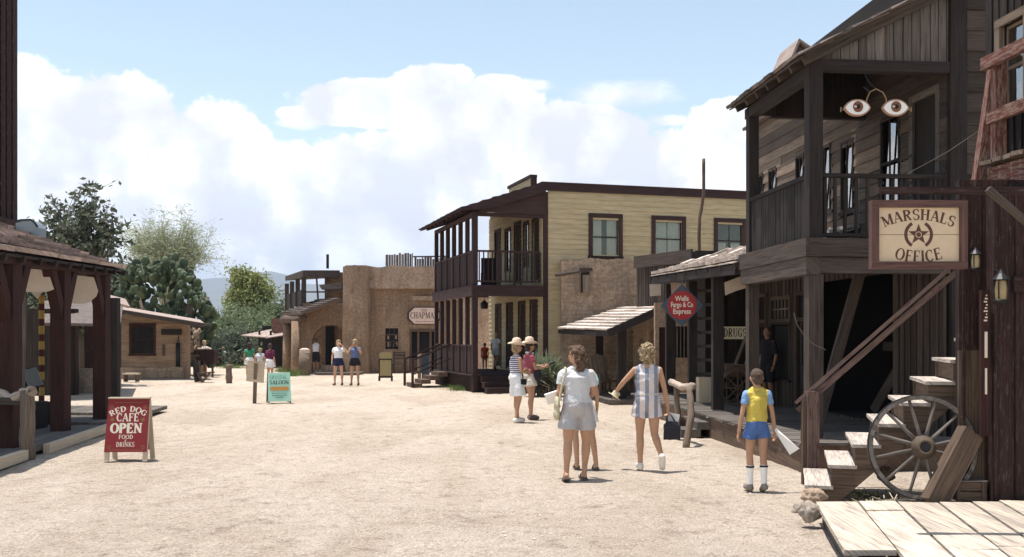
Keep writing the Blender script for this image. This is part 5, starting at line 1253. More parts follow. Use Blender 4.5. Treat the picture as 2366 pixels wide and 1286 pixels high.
# free-standing notice board
nb = thing('notice_board', 'olive tan notice board on short legs, standing in front of the far adobe store', 'sign', G(891, 880))
d = 39.5; a, b = XZ(876, d), XZ(906, d); zb, zt_ = W(0, 868, d).z, W(0, 813, d).z
M['olivebd'] = plain('olive_tan_board', (.33, .27, .14), .85)
p = MB(); p.box((a+.03, d-.02, zb), (b-.03, d+.02, zt_-.28)); part('board', p, 'olivebd', nb)
p = MB(); p.prism([(a+.01, d-.03, zt_-.26), (b-.01, d-.03, zt_-.26), (b-.01, d-.03, zt_-.07), (b-.12, d-.03, zt_), (a+.12, d-.03, zt_), (a+.01, d-.03, zt_-.07)], (0, .06, 0)); part('top_board', p, 'olivebd', nb)
p = MB(); p.box((a, d-.04, zt_-.31), (b, d+.04, zt_-.262)); p.box((a-.03, d-.03, 0), (a+.05, d+.03, zb)); p.box((b-.05, d-.03, 0), (b+.03, d+.03, zb)); p.box((a, d-.035, zb-.08), (b, d+.035, zb)); p.box((a-.01, d-.03, zb), (a+.03, d+.03, zt_-.31)); p.box((b-.03, d-.03, zb), (b+.01, d+.03, zt_-.31)); part('frame', p, 'greyd', nb)
# posts / bin near hotel stairs
bnn = thing('trash_bin', 'dark wooden bin between the notice board and the hotel stairs', 'bin', G(984, 884)); d = 38.5; p = MB(); a, b = XZ(975, d), XZ(992, d)
vboards(p, 0, 0, 0, 0, 1) ; p.box((a, d-.15, 0), (b, d+.2, 1.05)); part('body', p, 'slate', bnn); p = MB(); p.box((a-.02, d-.17, 1.051), (b+.02, d+.22, 1.1)); part('lid', p, 'greyd', bnn)
def wpost(px, py, r, h, label, d=None): 
    c = G(px, py); p = MB(); log(p, [c-Vector((0, 0, .05)), c+Vector((0, 0, h))], r, seed=px); single('wooden_post', p, 'logpost', label, 'post', c)
wpost(969, 884, .07, 1.1, 'slim wooden post just left of the dark bin'); wpost(529, 884, .12, .72, 'short thick wooden post standing alone in the far left street')

# ---- arcade left of the buttress
ar = thing('arcade_building', 'adobe arcade with round columns, an arch and a sloping plank canopy with a balcony above', 'building', (-9, 48.5, 0))
d = 48.6; xa, xb = XZ(700, d), XZ(790, d); xc = XZ(770, d); zs = 1.35; rad = XZ(812, d)-XZ(763, d)
p = MB(); ztop = W(0, 700, d).z; cx_ = XZ(763, d); rad = XZ(763, d)-XZ(721, d); zc = 1.75; pts = []
n = 16; poly = [(xa, d, 0), (cx_-rad, d, 0), (cx_-rad, d, zc-.3)]+[(cx_-rad*math.cos(math.pi*k/n), d, zc-.3+rad*math.sin(math.pi*k/n)) for k in range(1, n)]+[(cx_+rad, d, zc-.3), (cx_+rad, d, 0), (xb+1.2, d, 0), (xb+1.2, d, ztop), (xa, d, ztop)]
# split in strips to stay convex
for k in range(n):
    a0, a1 = math.pi*k/n, math.pi*(k+1)/n; X0, X1 = cx_-rad*math.cos(a0), cx_-rad*math.cos(a1); Z0, Z1 = zc-.3+rad*math.sin(a0), zc-.3+rad*math.sin(a1)
    p.prism([(X0, d, Z0), (X1, d, Z1), (X1, d, ztop), (X0, d, ztop)], (0, .4, 0))
p.box((xa, d, 0), (cx_-rad, d+.4, ztop)); p.box((cx_+rad, d, 0), (xb+1.0, d+.4, ztop)); part('arch_wall', p, 'stucco', ar)
p = MB(); p.box((xa-1, d+4, 0), (xb+2, d+4.2, 3.6)); p.box((xb, d+.4, 0), (xb+.2, d+4, 3.4)); part('rear_wall', p, 'stucco', ar)
p = MB(); p.box((XZ(748, 52), d+3.9, .2), (XZ(768, 52), d+3.99, 2.3)); part('rear_door', p, 'black', ar)
for q in (664, 684):
    p = MB(); p.sm = True; x = XZ(q, 47.6 if q > 670 else 50); yy = 47.6 if q > 670 else 50.5; x = XZ(q, yy); p.lathe((x, yy, 0), [(.27, 0), (.24, .8), (.22, 2.5)], 14); part('column', p, 'stucco', ar)
p = MB(); p.sm = True; log(p, [(XZ(655, 50.6), 50.6, 2.62), (XZ(700, 47.3), 47.3, 2.62)], .2, seed=12); part('lintel_log', p, 'crate', ar)
p = MB(); E0, E1 = W(700, 720, 46.6), W(652, 723, 51); T0, T1 = W(787, 688, 46.8), W(740, 690, 51); shingles(p, E0, E1, T1, T0, 7, .3, .03, .02); part('canopy_roof', p, 'shingled', ar)
p = MB(); p.beam(E0+Vector((0, -.05, -.06)), T0+Vector((0, -.05, -.06)), .06, .16); p.beam(E0+Vector((0, 0, -.08)), E1+Vector((0, 0, -.08)), .06, .14); part('canopy_fascia', p, 'crate', ar)
# upper balcony
z0, z1 = W(0, 695, 50).z, W(0, 640, 50).z; d = 49.5; xl, xr = XZ(702, d), XZ(760, d)
p = MB(); pl = [(xl, d), (XZ(662, d+6), d+6)]
A0, A1 = Vector((xl, d, 0)), Vector((XZ(663, 56), 56, 0)); 
for k in range(4):
    v = A0.lerp(A1, k/3); q = MB(); q.box((v.x-.1, v.y-.1, 3.3), (v.x+.1, v.y+.1, W(0, 648 if k == 0 else 652, v.y).z if False else 4.75)); part('balcony_post', q, 'grey', ar)
p = MB(); p.beam(A0+Vector((0, 0, 3.75)), A1+Vector((0, 0, 3.75)), .06, .75); part('balcony_panel', p, 'greyd', ar)
p = MB(); r0 = W(700, 624, 49.3); r1 = W(659, 638, 56); r2 = W(785, 624, 49.3); r3 = W(760, 628, 56)
p.hexa([r0+Vector((0, 0, -.35)), r2+Vector((0, 0, -.35)), r3+Vector((0, 0, -.35)), r1+Vector((0, 0, -.25)), r0, r2, r3+Vector((0, 0, .1)), r1]); part('balcony_roof', p, 'grey', ar)
p = MB(); p.box((xl, d-.1, 3.95), (XZ(752, d), d, 4.02)); q = W(735, 692, d); p.beam((XZ(736, d), d, 3.3), (XZ(731, d), d, 4.8), .08); part('balcony_rail', p, 'crate', ar)
p = MB(); p.box((XZ(750, 50), 50, 3.2), (XZ(790, 50), 50.4, 5.0)); part('upper_wall', p, 'stucco', ar)
p = MB(); p.prism([W(737, 658, 48.6), W(790, 652, 48.6), W(790, 668, 48.6), W(743, 668, 48.6)], (0, 1, 0)); part('ledge', p, 'shingled', ar)
p = MB(); c = W(757, 620, 50.5); p.tube([c, c+Vector((0, 0, .72))], .07, 8); part('chimney_pipe', p, 'maroon', ar)
p = MB(); p.box((XZ(730, 46), 45.8, -.02), (XZ(830, 46), 47.6, .10)); single('brick_step', p, 'boardwalk', None, None, kind='structure')
p = MB(); p.box((XZ(742, 47.8), 47.8, .1), (XZ(792, 47.8), 48.5, .38)); single('low_ledge', p, 'stuccol', 'low pale ledge across the foot of the arch', 'ledge', (XZ(765, 48), 48, .1))
dd_ = thing('trash_barrel', 'wooden trash barrel with a white lid left of the arch', 'bin', G(705, 866)); d = 45.5
p = MB(); p.sm = True; p.lathe((XZ(704, d), d, 0), [(.25, 0), (.28, .5), (.25, 1.0)], 14); part('barrel', p, 'logpost', dd_); p = MB(); p.lathe((XZ(704, d), d, 1.0), [(.24, 0), (.24, .18), (.1, .24)], 14); part('lid', p, 'canvas', dd_)

# ---- canopy shed farther left with a brown sign
sh = thing('market_shed', 'low shed with pale canvas awning and dark inside, beyond the arcade columns', 'shed', (XZ(610, 58), 58, 0)); d = 57
p = MB(); a, b = XZ(575, d), XZ(665, d); p.box((a+.4, d+1.5, 0), (b, d+1.6, 2.4)); part('rear_wall', p, 'black', sh)
p = MB(); p.box((XZ(632, d), d, 0), (b, d+.1, 2.2)); 
part('front_wall', p, 'greyd', sh)
for q in (578, 604, 630): p = MB(); p.box((XZ(q, d)-.05, d-.5, 0), (XZ(q, d)+.05, d-.4, 2.1)); part('post', p, 'greyd', sh)
p = MB(); p.slab([W(556, 774, d-1.2), W(612, 778, d-1.2), W(656, 768, d+1.2), W(636, 758, d+1.5)], .05); p.slab([W(612, 780, d-1.2), W(665, 772, d-1.2), W(668, 758, d+1.5), W(636, 760, d+1.5)], .05); part('awning', p, 'shingle', sh)
p = MB(); p.box((XZ(630, d), d-.3, W(0, 768, d).z), (XZ(661, d), d-.2, W(0, 735, d).z)); single('brown_sign', p, 'redworn', 'blank rusty brown board above the market shed', 'sign', (XZ(645, d), d, 2))
p = MB(); c = W(590, 800, 52); p.box((c.x-.2, 52, c.z-.35), (c.x+.6, 52.1, c.z+.1)); 
# ================================================================= LEFT SIDE
# ---- porch with dark red posts
lp_ = thing('red_porch', 'porch with dark red braced posts and a shingled roof at the left edge', 'porch', (-8, 17, 0))
PP = [(20, 14.6, 1030), (140, 17.2, 992), (235, 19.7, 965)]
tops = []
for px, d, by in PP:
    x = XZ(px, d); zt = HC+(HY-{20: 610, 140: 625, 235: 636}[px])/F*d; tops.append(Vector((x, d, zt)))
    w = .25 if px > 20 else .27
    p = MB(); p.box((x-w/2, d-w/2, .12), (x+w/2, d+w/2, zt)); part('post', p, 'maroon', lp_)
ext = tops[0]+(tops[0]-tops[1])*1.2; ext2 = tops[2]+(tops[2]-tops[1])*.12
p = MB(); p.beam(ext+Vector((0, 0, .14)), tops[1]+Vector((0, 0, .14)), .24, .28); p.beam(tops[1]+Vector((0, 0, .14)), ext2+Vector((0, 0, .14)), .24, .28); p.beam(ext2+Vector((0, -.1, .14)), ext2+Vector((-3.4, -.1, .2)), .2, .26); part('beam', p, 'maroon', lp_)
dirb = (tops[2]-tops[1]).normalized()
for i, t in enumerate(tops):
    for s in ((-1, 1) if i < 2 else (-1,)):
        p = MB(); a = t+Vector((0, 0, -1.0))*.9; b = t+dirb*s*.62+Vector((0, 0, .05)); p.beam(a, b, .17, .17, (1, 0, 0)); part('brace', p, 'maroon', lp_)
# roof: eave toward the street, rising to the left
E0 = W(0, 578, 13.6)+Vector((.15, -2, -.12)); E1 = W(287, 621, 20.5); 
E0 = E1+(W(0, 577, 13.7)-E1)*1.08
up = Vector((-2.6, .25, 1.02)); T0, T1 = E0+up, E1+Vector((-2.75, -.6, .98))
p = MB(); shingles(p, E0, E1, T1, T0, 8, 1.3, .05, .03); part('porch_roof', p, 'shingle', lp_)
p = MB(); p.slab([E0-Vector((0, 0, .03)), E1-Vector((0, 0, .03)), T1-Vector((0, 0, .03)), T0-Vector((0, 0, .03))], .04)
for k in range(11): a = E0.lerp(E1, k/10); b = T0.lerp(T1, k/10); p.beam(a-Vector((-.02, 0, .1)), b-Vector((0, 0, .1)), .07, .1)
part('rafters', p, 'greyd', lp_)
# deck: planks parallel to the street, lit log edge
mb = MB()
def lx(y): return -6.95-.125*(y-14)   # street edge
k = 0; off = 0
while off < 5.5:
    w = random.uniform(.2, .28)
    for y0, y1 in ((9, 13.6), (13.62, 18.3), (18.9, 20.6), (21.3, 23.5)):
        mb.hexa([(lx(y0)-off-w+.01, y0, .05), (lx(y0)-off, y0, .05), (lx(y1)-off, y1, .05), (lx(y1)-off-w+.01, y1, .05), (lx(y0)-off-w+.01, y0, .13), (lx(y0)-off, y0, .13+random.uniform(-.006, .006)), (lx(y1)-off, y1, .13), (lx(y1)-off-w+.01, y1, .13)])
    off += w
mb.cur = 1
for y0, y1 in ((9, 14.1), (15.0, 18.4)):
    mb.beam((lx(y0)+.06, y0, .06), (lx(y1)+.06, y1, .08), .1, .14)
single('left_deck', mb, ['boardwalk', 'tan'], None, None, kind='structure')
# upper storey wall, only its edge is in view
uw = thing('corrugated_building', 'tall dark brown boarded wall cutting the left edge of the picture', 'building', (-13, 22, 3))
p = MB(); vboards_m = frame(-9.0, 17.6, -90); p = MB(vboards_m)
xw_ = 0
MBw = frame(-12.1, 20.1, 90); p = MB(MBw); 
for k in range(30): p.box((k*.14, -.03 if k % 2 else -.06, 3.0), (k*.14+.135, .02, 10.2), 2)
part('wall', p, 'reddark', uw)
p = MB(); p.box((-15.5, 20.1, 3.0), (-12.13, 24.2, 10.2)); p.box((-12.4, 19.9, 3.5), (-11.9, 24.4, 4.55)); part('wall_core', p, 'reddark', uw)
# shed back wall behind the porch + shade
bw = thing('dark_shed', 'dark plank building with a low stone wall in the shade behind the red porch', 'shed', (-12, 33, 0))
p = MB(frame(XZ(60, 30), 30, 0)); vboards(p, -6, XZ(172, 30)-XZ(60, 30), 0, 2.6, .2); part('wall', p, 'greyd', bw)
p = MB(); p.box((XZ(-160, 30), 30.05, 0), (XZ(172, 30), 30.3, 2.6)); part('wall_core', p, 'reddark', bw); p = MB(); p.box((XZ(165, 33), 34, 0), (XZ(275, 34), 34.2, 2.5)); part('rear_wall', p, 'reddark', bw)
p = MB(); p.slab([W(100, 745, 27.5), W(278, 748, 28.5), (XZ(278, 34), 34.3, 3.0), (XZ(80, 34), 34.3, 3.0)], .08); part('roof', p, 'shingled', bw)
p = MB(); rough_wall(p, XZ(110, 31), XZ(262, 31), 31, 31.6, 0, .78, [], .15, .05, 14); part('stone_wall', p, 'rock', bw)
# grey double post and little lean-to roof right of the porch
gp = thing('grey_gatepost', 'pair of weathered dark grey square posts just right of the red porch', 'post', (XZ(262, 22.7), 22.7, 0))
for q in (253, 268): p = MB(); p.box((XZ(q, 22.7)-.07, 22.6, 0), (XZ(q, 22.7)+.07, 22.78, W(0, 688, 22.7).z)); part('post', p, 'greyd', gp)
p = MB(); p.slab([W(240, 690, 22.3), W(300, 707, 24.5), W(290, 690, 26), W(235, 676, 24)], .06); part('roof_board', p, 'shingle', gp)
# canvases
def banner(poly, d, label, dd=0):
    p = MB(); n = len(poly); pts = [W(a, b, d+dd*i) for i, (a, b) in enumerate(poly)]
    c = sum(pts, Vector())/n; p.prism(pts, (0, .015, 0)); single('canvas_valance', p, 'canvas', label, 'canvas', c, 'canvas valances between the red posts')
banner([(65, 620), (110, 624), (115, 640), (124, 668), (110, 673), (80, 675), (47, 672)], 16.6, 'squared off white canvas valance near the left edge')
banner([(177, 636), (216, 640), (221, 655), (226, 672), (222, 684), (208, 696), (190, 702), (172, 701), (159, 697)], 19.0, 'round bottomed white canvas valance between the middle and right red posts')
banner([(60, 655), (85, 650), (126, 665), (127, 687), (112, 683), (100, 672), (85, 690), (70, 672)], 17.5, 'torn lower flap of canvas behind the squared off valance')
# barber pole
bp = thing('barber_pole', 'slim striped yellow and dark red pole between the left red posts', 'pole', (XZ(96, 18.2), 18.2, .12))
M['barber'] = stripes('barber_stripes', (.30, .20, .06), (.06, .02, .018), 2, .28, .55)
p = MB(); x = XZ(96, 18.2); p.sm = True; p.lathe((x, 18.2, .13), [(.05, 0), (.055, .4), (.05, .42), (.05, 2.3), (.07, 2.32), (.03, 2.42)], 12); part('pole', p, 'barber', bp)
p = MB(); x = XZ(51, 17); p.tube([(x-.0, 17, .12), (x+.05, 17, 2.6)], .035, 8); single('thin_grey_pole', p, 'greyl', 'thin pale grey pole right of the left edge red post', 'pole', (x, 17, .12))
# tilted panel, trough
tp = thing('tilted_panel', 'grey white square panel tilted on a dark stand under the red porch', 'panel', (XZ(75, 17.6), 17.6, .12))
p = MB(Matrix.Translation(W(75, 872, 17.3)) @ Matrix.Rotation(R(-12), 4, 'Y') @ Matrix.Rotation(R(25), 4, 'X')); p.box((-.13, -.01, -.17), (.13, .01, .17)); part('panel', p, 'tank', tp)
p = MB(); p.beam(W(60, 900, 17.5), W(66, 850, 17.6), .05); p.beam(W(86, 905, 17.5), W(84, 850, 17.6), .05); p.box((XZ(48, 17.6), 17.4, .12), (XZ(92, 17.6), 17.9, .60)); part('stand', p, 'black', tp)
tr = thing('wooden_tub', 'dark wooden tub on the porch boards behind the middle red post', 'tub', (XZ(100, 18.6), 18.6, .12))
p = MB(); p.sm = True; p.lathe((XZ(100, 18.6), 18.6, .13), [(.2, 0), (.26, .4), (.24, .4), (.18, .05)], 14); part('staves', p, 'greyd', tr)
# hitching rail
hl = thing('hitching_rail', 'rough log hitching rail at the left edge in front of the red porch', 'hitching rail', G(60, 1058), 'log hitching rails')
p = MB(); log(p, [W(-60, 900, 14.6), W(-5, 905, 14.5), W(22, 922, 14.4), W(45, 915, 14.3), W(68, 902, 14.25), W(74, 905, 14.2)], .075, seed=21, rough=.2); part('rail', p, 'barelog', hl)
p = MB(); log(p, [G(62, 1060)-Vector((0, 0, .05)), W(63, 980, 14.2), W(64, 905, 14.25)], .10, seed=23); part('post', p, 'logpost', hl)
p = MB(); p.box((XZ(50, 14.3), 14.28, W(0, 935, 14.3).z), (XZ(-40, 14.3), 14.34, W(0, 918, 14.3).z)); part('cross_board', p, 'grey', hl)
# curved-top roof box
vt = thing('roof_vent', 'small grey round topped metal vent box on the roof left of the tree', 'vent', (XZ(58, 20), 20, 3.6)); a, b = XZ(36, 20), XZ(88, 20); zb, zt = W(0, 560, 20).z, W(0, 507, 20).z
p = MB(); pts = [(a, 20, zb), (b, 20, zb), (b, 20, zt-.16), (b-.06, 20, zt-.07), (b-.14, 20, zt-.01), (a+.1, 20, zt-.02), (a, 20, zt-.06)]; p.prism(pts, (0, .35, 0)); part('body', p, 'tank', vt)
p = MB(); 
for u, v in zip(pts[2:], pts[3:]): p.beam(Vector(u)+Vector((0, -.02, .01)), Vector(v)+Vector((0, -.02, .01)), .04, .03)
part('rim', p, 'iron', vt)

# ---- red A-board
M_ab = frame(XZ(300, 14.2), 14.2, 2); ab = thing('sandwich_board', 'dark red RED DOG CAFE OPEN sandwich board standing on the sand at the left', 'sign', M_ab)
bw_, tw_ = .30, .30; H_ = .87; th = .30
def face(sgn):  # local panel plane
    p0 = Vector((0, -.20*sgn, 0)); pt = Vector((0, -.03*sgn, H_)); return p0, (pt-p0).normalized()
for sgn, nm in ((1, 'front_panel'), (-1, 'rear_panel')):
    p0, u = face(sgn); L = (Vector((0, -.03*sgn, H_))-p0).length; n = Vector((1, 0, 0)).cross(u)*sgn
    def Q(x, s, o=0): return p0+Vector((x, 0, 0))+u*s+n*o
    q = MB(M_ab); q.hexa([Q(-.30, .13, 0), Q(.29, .13, 0), Q(.29, .13, -.015), Q(-.30, .13, -.015), Q(-.285, L, 0), Q(.285, L, 0), Q(.285, L, -.015), Q(-.285, L, -.015)]); part(nm, q, 'signred', ab)
    q = MB(M_ab)
    for xx in (-.30, .235): q.hexa([Q(xx, 0, -.016), Q(xx+.065, 0, -.016), Q(xx+.065, 0, -.045), Q(xx, 0, -.045), Q(xx+.01*(xx < 0), L, -.016), Q(xx+.06, L, -.016), Q(xx+.06, L, -.045), Q(xx+.01*(xx < 0), L, -.045)])
    part('leg', q, 'tan', ab)
    if sgn == 1:
        pmf = lambda a, b, w=0: M_ab @ (p0+Vector((a, 0, 0))+u*b+n*w)
        q = MB(I4); put_text(q, 'RED DOG', lambda a, b, w=0: pmf(a, b+.705, w), .078, width=.50, warp=arc_warp(.42), heavy=1.1, slab=1.3)
        put_text(q, 'CAFE', lambda a, b, w=0: pmf(a+.0, b+.565, w), .115, width=.31, heavy=1.1, slab=1.3)
        put_text(q, 'OPEN', lambda a, b, w=0: pmf(a-.01, b+.400, w), .135, width=.44, heavy=1.5, slab=1.9)
        put_text(q, 'FOOD', lambda a, b, w=0: pmf(a-.01, b+.315, w), .058, width=.20, heavy=.9, slab=1.2)
        put_text(q, '&', lambda a, b, w=0: pmf(a-.01, b+.275, w), .035, width=.03)
        put_text(q, 'DRINKS', lambda a, b, w=0: pmf(a-.01, b+.205, w), .065, width=.255, heavy=.9, slab=1.2); part('lettering', q, 'cream', ab)
        q = MB(I4); B = lambda x0, y0, x1, y1, w=.0008: q.quad([pmf(x0, y0, w), pmf(x1, y0, w), pmf(x1, y1, w), pmf(x0, y1, w)])
        B(-.24, .155, .24, .161); B(-.2, .828, .2, .834)
        for sx in (-1, 1):
            for yb in (.18, .75):
                B(sx*.235-.02, yb, sx*.235+.02, yb+.006, .001); B(sx*.235-.02, yb+.035, sx*.235+.02, yb+.041, .001); B(sx*.235-.02, yb+.007, sx*.235-.014, yb+.034, .001); B(sx*.235+.014, yb+.007, sx*.235+.02, yb+.034, .001)
            for k in range(4):
                a_ = k*math.pi/4; dx, dy = math.cos(a_)*.034, math.sin(a_)*.034; c0, c1 = sx*.215, .59
                q.quad([pmf(c0-dx-dy*.12, c1-dy+dx*.12, .001+k*.0002), pmf(c0-dx+dy*.12, c1-dy-dx*.12, .001+k*.0002), pmf(c0+dx+dy*.12, c1+dy-dx*.12, .001+k*.0002), pmf(c0+dx-dy*.12, c1+dy+dx*.12, .001+k*.0002)])
        part('gilt_ornament', q, 'olive', ab)
q = MB(M_ab); q.box((-.29, -.045, H_-.0), (.29, .045, H_+.02)); part('top_bar', q, 'tan', ab)
# ---- mint A-board
M_mb = frame(XZ(644, 26.5), 26.5, 22); mn = thing('sandwich_board', 'mint green SALOON sandwich board standing in the middle distance', 'sign', M_mb)
p = MB(M_mb); p.slab([(-.30, -.20, .05), (.30, -.20, .05), (.29, -.03, .80), (-.29, -.03, .80)], .02); part('front_panel', p, 'mint', mn)
p = MB(M_mb); p.slab([(-.30, .20, .05), (.30, .20, .05), (.29, .03, .80), (-.29, .03, .80)], .02); part('rear_panel', p, 'tan', mn)
for s in (-1, 1):
    p = MB(M_mb); p.beam((s*.28, -.16, 0), (s*.28, -.012, .78), .035, .03); part('leg', p, 'crate', mn)
    p = MB(M_mb); p.beam((s*.28, .18, 0), (s*.28, .04, .78), .035, .03); part('leg', p, 'crate', mn)
p0 = Vector((0, -.202, .05)); u = (Vector((0, -.032, .80))-p0).normalized(); n_ = Vector((1, 0, 0)).cross(u)
pmm = lambda a, b, w=0: M_mb @ (p0+Vector((a, 0, 0))+u*b+n_*(w+.004))
q = MB(I4); put_text(q, 'CRYSTAL', lambda a, b, w=0: pmm(a-.02, b+.60, w), .09, width=.46, heavy=.7, slab=1.2); part('faded_lettering', q, 'teal', mn)
q = MB(I4); put_text(q, 'SALOON', lambda a, b, w=0: pmm(a+.0, b+.455, w), .105, width=.50, heavy=1.0, slab=1.3); part('lettering', q, 'dkink', mn)
q = MB(I4)
for r_, row in ((.19, 9), (.14, 10), (.09, 6)):
    for k in range(row): a_ = -.2+k*.4/row if row > 6 else -.1+k*.2/row; q.quad([pmm(a_, r_, .001), pmm(a_+.028, r_, .001), pmm(a_+.028, r_+.028, .001), pmm(a_, r_+.028, .001)])
part('small_lettering', q, 'teal', mn)
q = MB(I4); pts = [pmm(-.2+.05*math.cos(a_), .34+.05*math.sin(a_), .001) for a_ in [math.pi/2+k*math.pi/8 for k in range(9)]]+[pmm(.2+.05*math.cos(a_), .34+.05*math.sin(a_), .001) for a_ in [-math.pi/2+k*math.pi/8 for k in range(9)]]; q._add(pts, [tuple(range(len(pts)))]); part('orange_bar', q, 'orange', mn)
# ---- plywood sign on post, seen from behind
ps = thing('plywood_sign', 'blank tan plywood sign on a stake, left of the mint sandwich board', 'sign', G(588, 930))
c = G(588, 930); a, b = W(570, 880, 26.4), W(613, 833, 26.4)
p = MB(); p.prism([(a.x, 26.36, a.z+.0), (b.x-.03, 26.36, a.z-.05), (b.x, 26.36, b.z-.01), (a.x+.04, 26.36, b.z)], (0, -.02, 0)); part('board', p, 'tan', ps)
p = MB(); p.beam(c+Vector((-.0, 0, -.05)), W(594, 838, 26.42)+Vector((0, -.13, 0)), .09, .05, (0, 1, 0)); part('stake', p, 'logpost', ps)

# ---- little hut farther left
ht = thing('plank_hut', 'small tan hut with a red framed window under a slanting roof', 'hut', (XZ(350, 41.5), 41.5, 0)); d = 41.5
HX0, HX1 = XZ(262, d), XZ(430, d); wh = rect(305, 355, 752, 817, d)
def hz(px): return HC+(HY-(720+(px-280)*.165))/F*d
p = MB(frame(HX0, d, 0)); hboards(p, 0, HX1-HX0, 0.45, 2.3, .2, [(wh[0]-HX0, wh[1]-HX0, wh[2], wh[3])], th=.03, lap=.01); 
p.prism([(0, -.02, 2.3), (HX1-HX0, -.02, 2.3), (HX1-HX0, -.02, hz(430)), (0, -.02, hz(270))], (0, .03, 0)); part('front_wall', p, M.setdefault('hutwood', wood('tan_hut_board', (.29, .20, .135), .8, 1.15)), ht)
p = MB(frame(HX0, d, 0)); core(p, 0, HX1-HX0-.02, 0, 2.3, [(wh[0]-HX0, wh[1]-HX0, wh[2], wh[3])], .02, .1); p.box((HX1-HX0-.1, .1, 0), (HX1-HX0-.01, .6, 2.3)); p.box((0, .5, 0), (HX1-HX0-.1, .6, 2.5)); part('wall_core', p, 'hutwood', ht)
p = MB(frame(HX0, d, 0)); rough_wall(p, -.05, HX1-HX0-.1, -.12, .0, 0, .48, [], .15, .05, 3); part('footing', p, 'adobe', ht)
window(frame(0, d, 0), ht, wh[0], wh[1], wh[2], wh[3], 'maroon', bars=(0, 1), tw=.1, gmat='glassr', curtain=(0, .5, .02))
p = MB(); A, B = W(262, 711, d-.9), W(472, 746, d-.9); p.slab([A, B, W(462, 738, d+1.2), W(262, 704, d+1.2)], .1); part('roof', p, 'shingle', ht)
p = MB(); p.beam(A+Vector((0, -.03, -.1)), B+Vector((0, -.03, -.1)), .05, .16)
for k in range(6): q0 = A.lerp(B, .08+k*.17); p.beam(q0+Vector((0, .1, -.14)), q0+Vector((0, 1.6, -.06)), .08, .09)
part('roof_fascia', p, 'grey', ht)
p = MB(); p.box((XZ(374, d), d-.09, W(0, 773, d).z), (XZ(421, d), d-.05, W(0, 760, d).z)); single('dark_board', p, 'greyd', 'narrow dark board sign on the tan hut wall', 'sign', (XZ(398, d), d-.09, 2))
p = MB(); p.sm = True; x = XZ(411, d-.1); p.tube([(x, d-.1, W(0, 846, d).z), (x, d-.1, W(0, 792, d).z)], .09, 8); p.tube([(x, d-.1, W(0, 792, d).z), (x+.02, d-.08, W(0, 775, d).z)], .02, 5); single('hanging_ristra', p, 'iron', 'long dark bundle hanging on the tan hut wall', 'bundle', (x, d-.1, 1.6))
p = MB(); x = XZ(377, d-.1); p.tube([(x, d-.08, W(0, 822, d).z), (x, d-.08, W(0, 796, d).z)], .05, 8); single('hanging_basket', p, 'crate', 'small brown bundle hanging beside the hut window', 'bundle', (x, d-.1, 1.4))
# stool bench and box by hut
b2 = thing('low_bench', 'low wooden bench at the foot of the hut wall', 'bench', G(305, 882)); c = G(305, 882)
p = MB(); p.box((c.x-.35, c.y-.1, .28), (c.x+.2, c.y+.35, .34)); part('seat', p, 'tan', b2)
for s in (-.3, .15): p = MB(); p.box((c.x+s-.03, c.y, 0), (c.x+s+.03, c.y+.3, .28)); part('leg', p, 'crate', b2)
# wooden seat in street
cs = thing('angular_chair', 'dark angular wooden seat standing by the hut corner', 'chair', G(470, 882)); c = G(470, 882)
p = MB(); p.slab([(c.x-.2, c.y-.2, .36), (c.x+.35, c.y-.2, .40), (c.x+.35, c.y+.3, .40), (c.x-.2, c.y+.3, .36)], .06); part('seat', p, 'crate', cs)
p = MB(); p.beam((c.x-.22, c.y, 0), (c.x-.32, c.y, .85), .5, .09, (1, 0, 0)); part('backrest', p, 'greyd', cs)
p = MB(); p.beam((c.x+.0, c.y-.15, 0), (c.x-.18, c.y-.15, .36), .08); p.beam((c.x+.0, c.y-.15, 0.0), (c.x+.3, c.y-.15, .36), .07); part('leg', p, 'crate', cs)
p = MB(); c = G(460, 866); p.box((c.x-.25, c.y, 0), (c.x+.2, c.y+.3, .75)); single('grey_box', p, 'olivebd', 'olive box behind the dark wooden seat', 'box', c)
# brown crate / stall
sl = thing('market_stall', 'dark brown wooden stall counter covered with small wares beside the hut', 'stall', (XZ(470, 43.5), 43.5, 0)); d = 43.5
a, b = XZ(448, d), XZ(495, d); z0, z1 = W(0, 838, d).z, W(0, 808, d).z
p = MB(); p.box((a, d, z0+.1), ((a+b)/2+.1, d+.6, z1)); p.box(((a+b)/2+.12, d-.05, z0-.05), (b, d+.6, z1)); part('counter', p, 'reddark', sl)
for x in (a+.1, (a+b)/2, b-.1): p = MB(); p.box((x-.04, d+.05, 0), (x+.04, d+.12, z0+.1)); part('leg', p, 'crate', sl)
p = MB(); rr = random.Random(9)
for k in range(14): x = a+.05+rr.random()*(b-a)*.75; s = .04+rr.random()*.05; p.ball((x, d+.15+rr.random()*.3, z1+s*.8), s, 8, 5)
part('wares', p, 'canvas', sl)
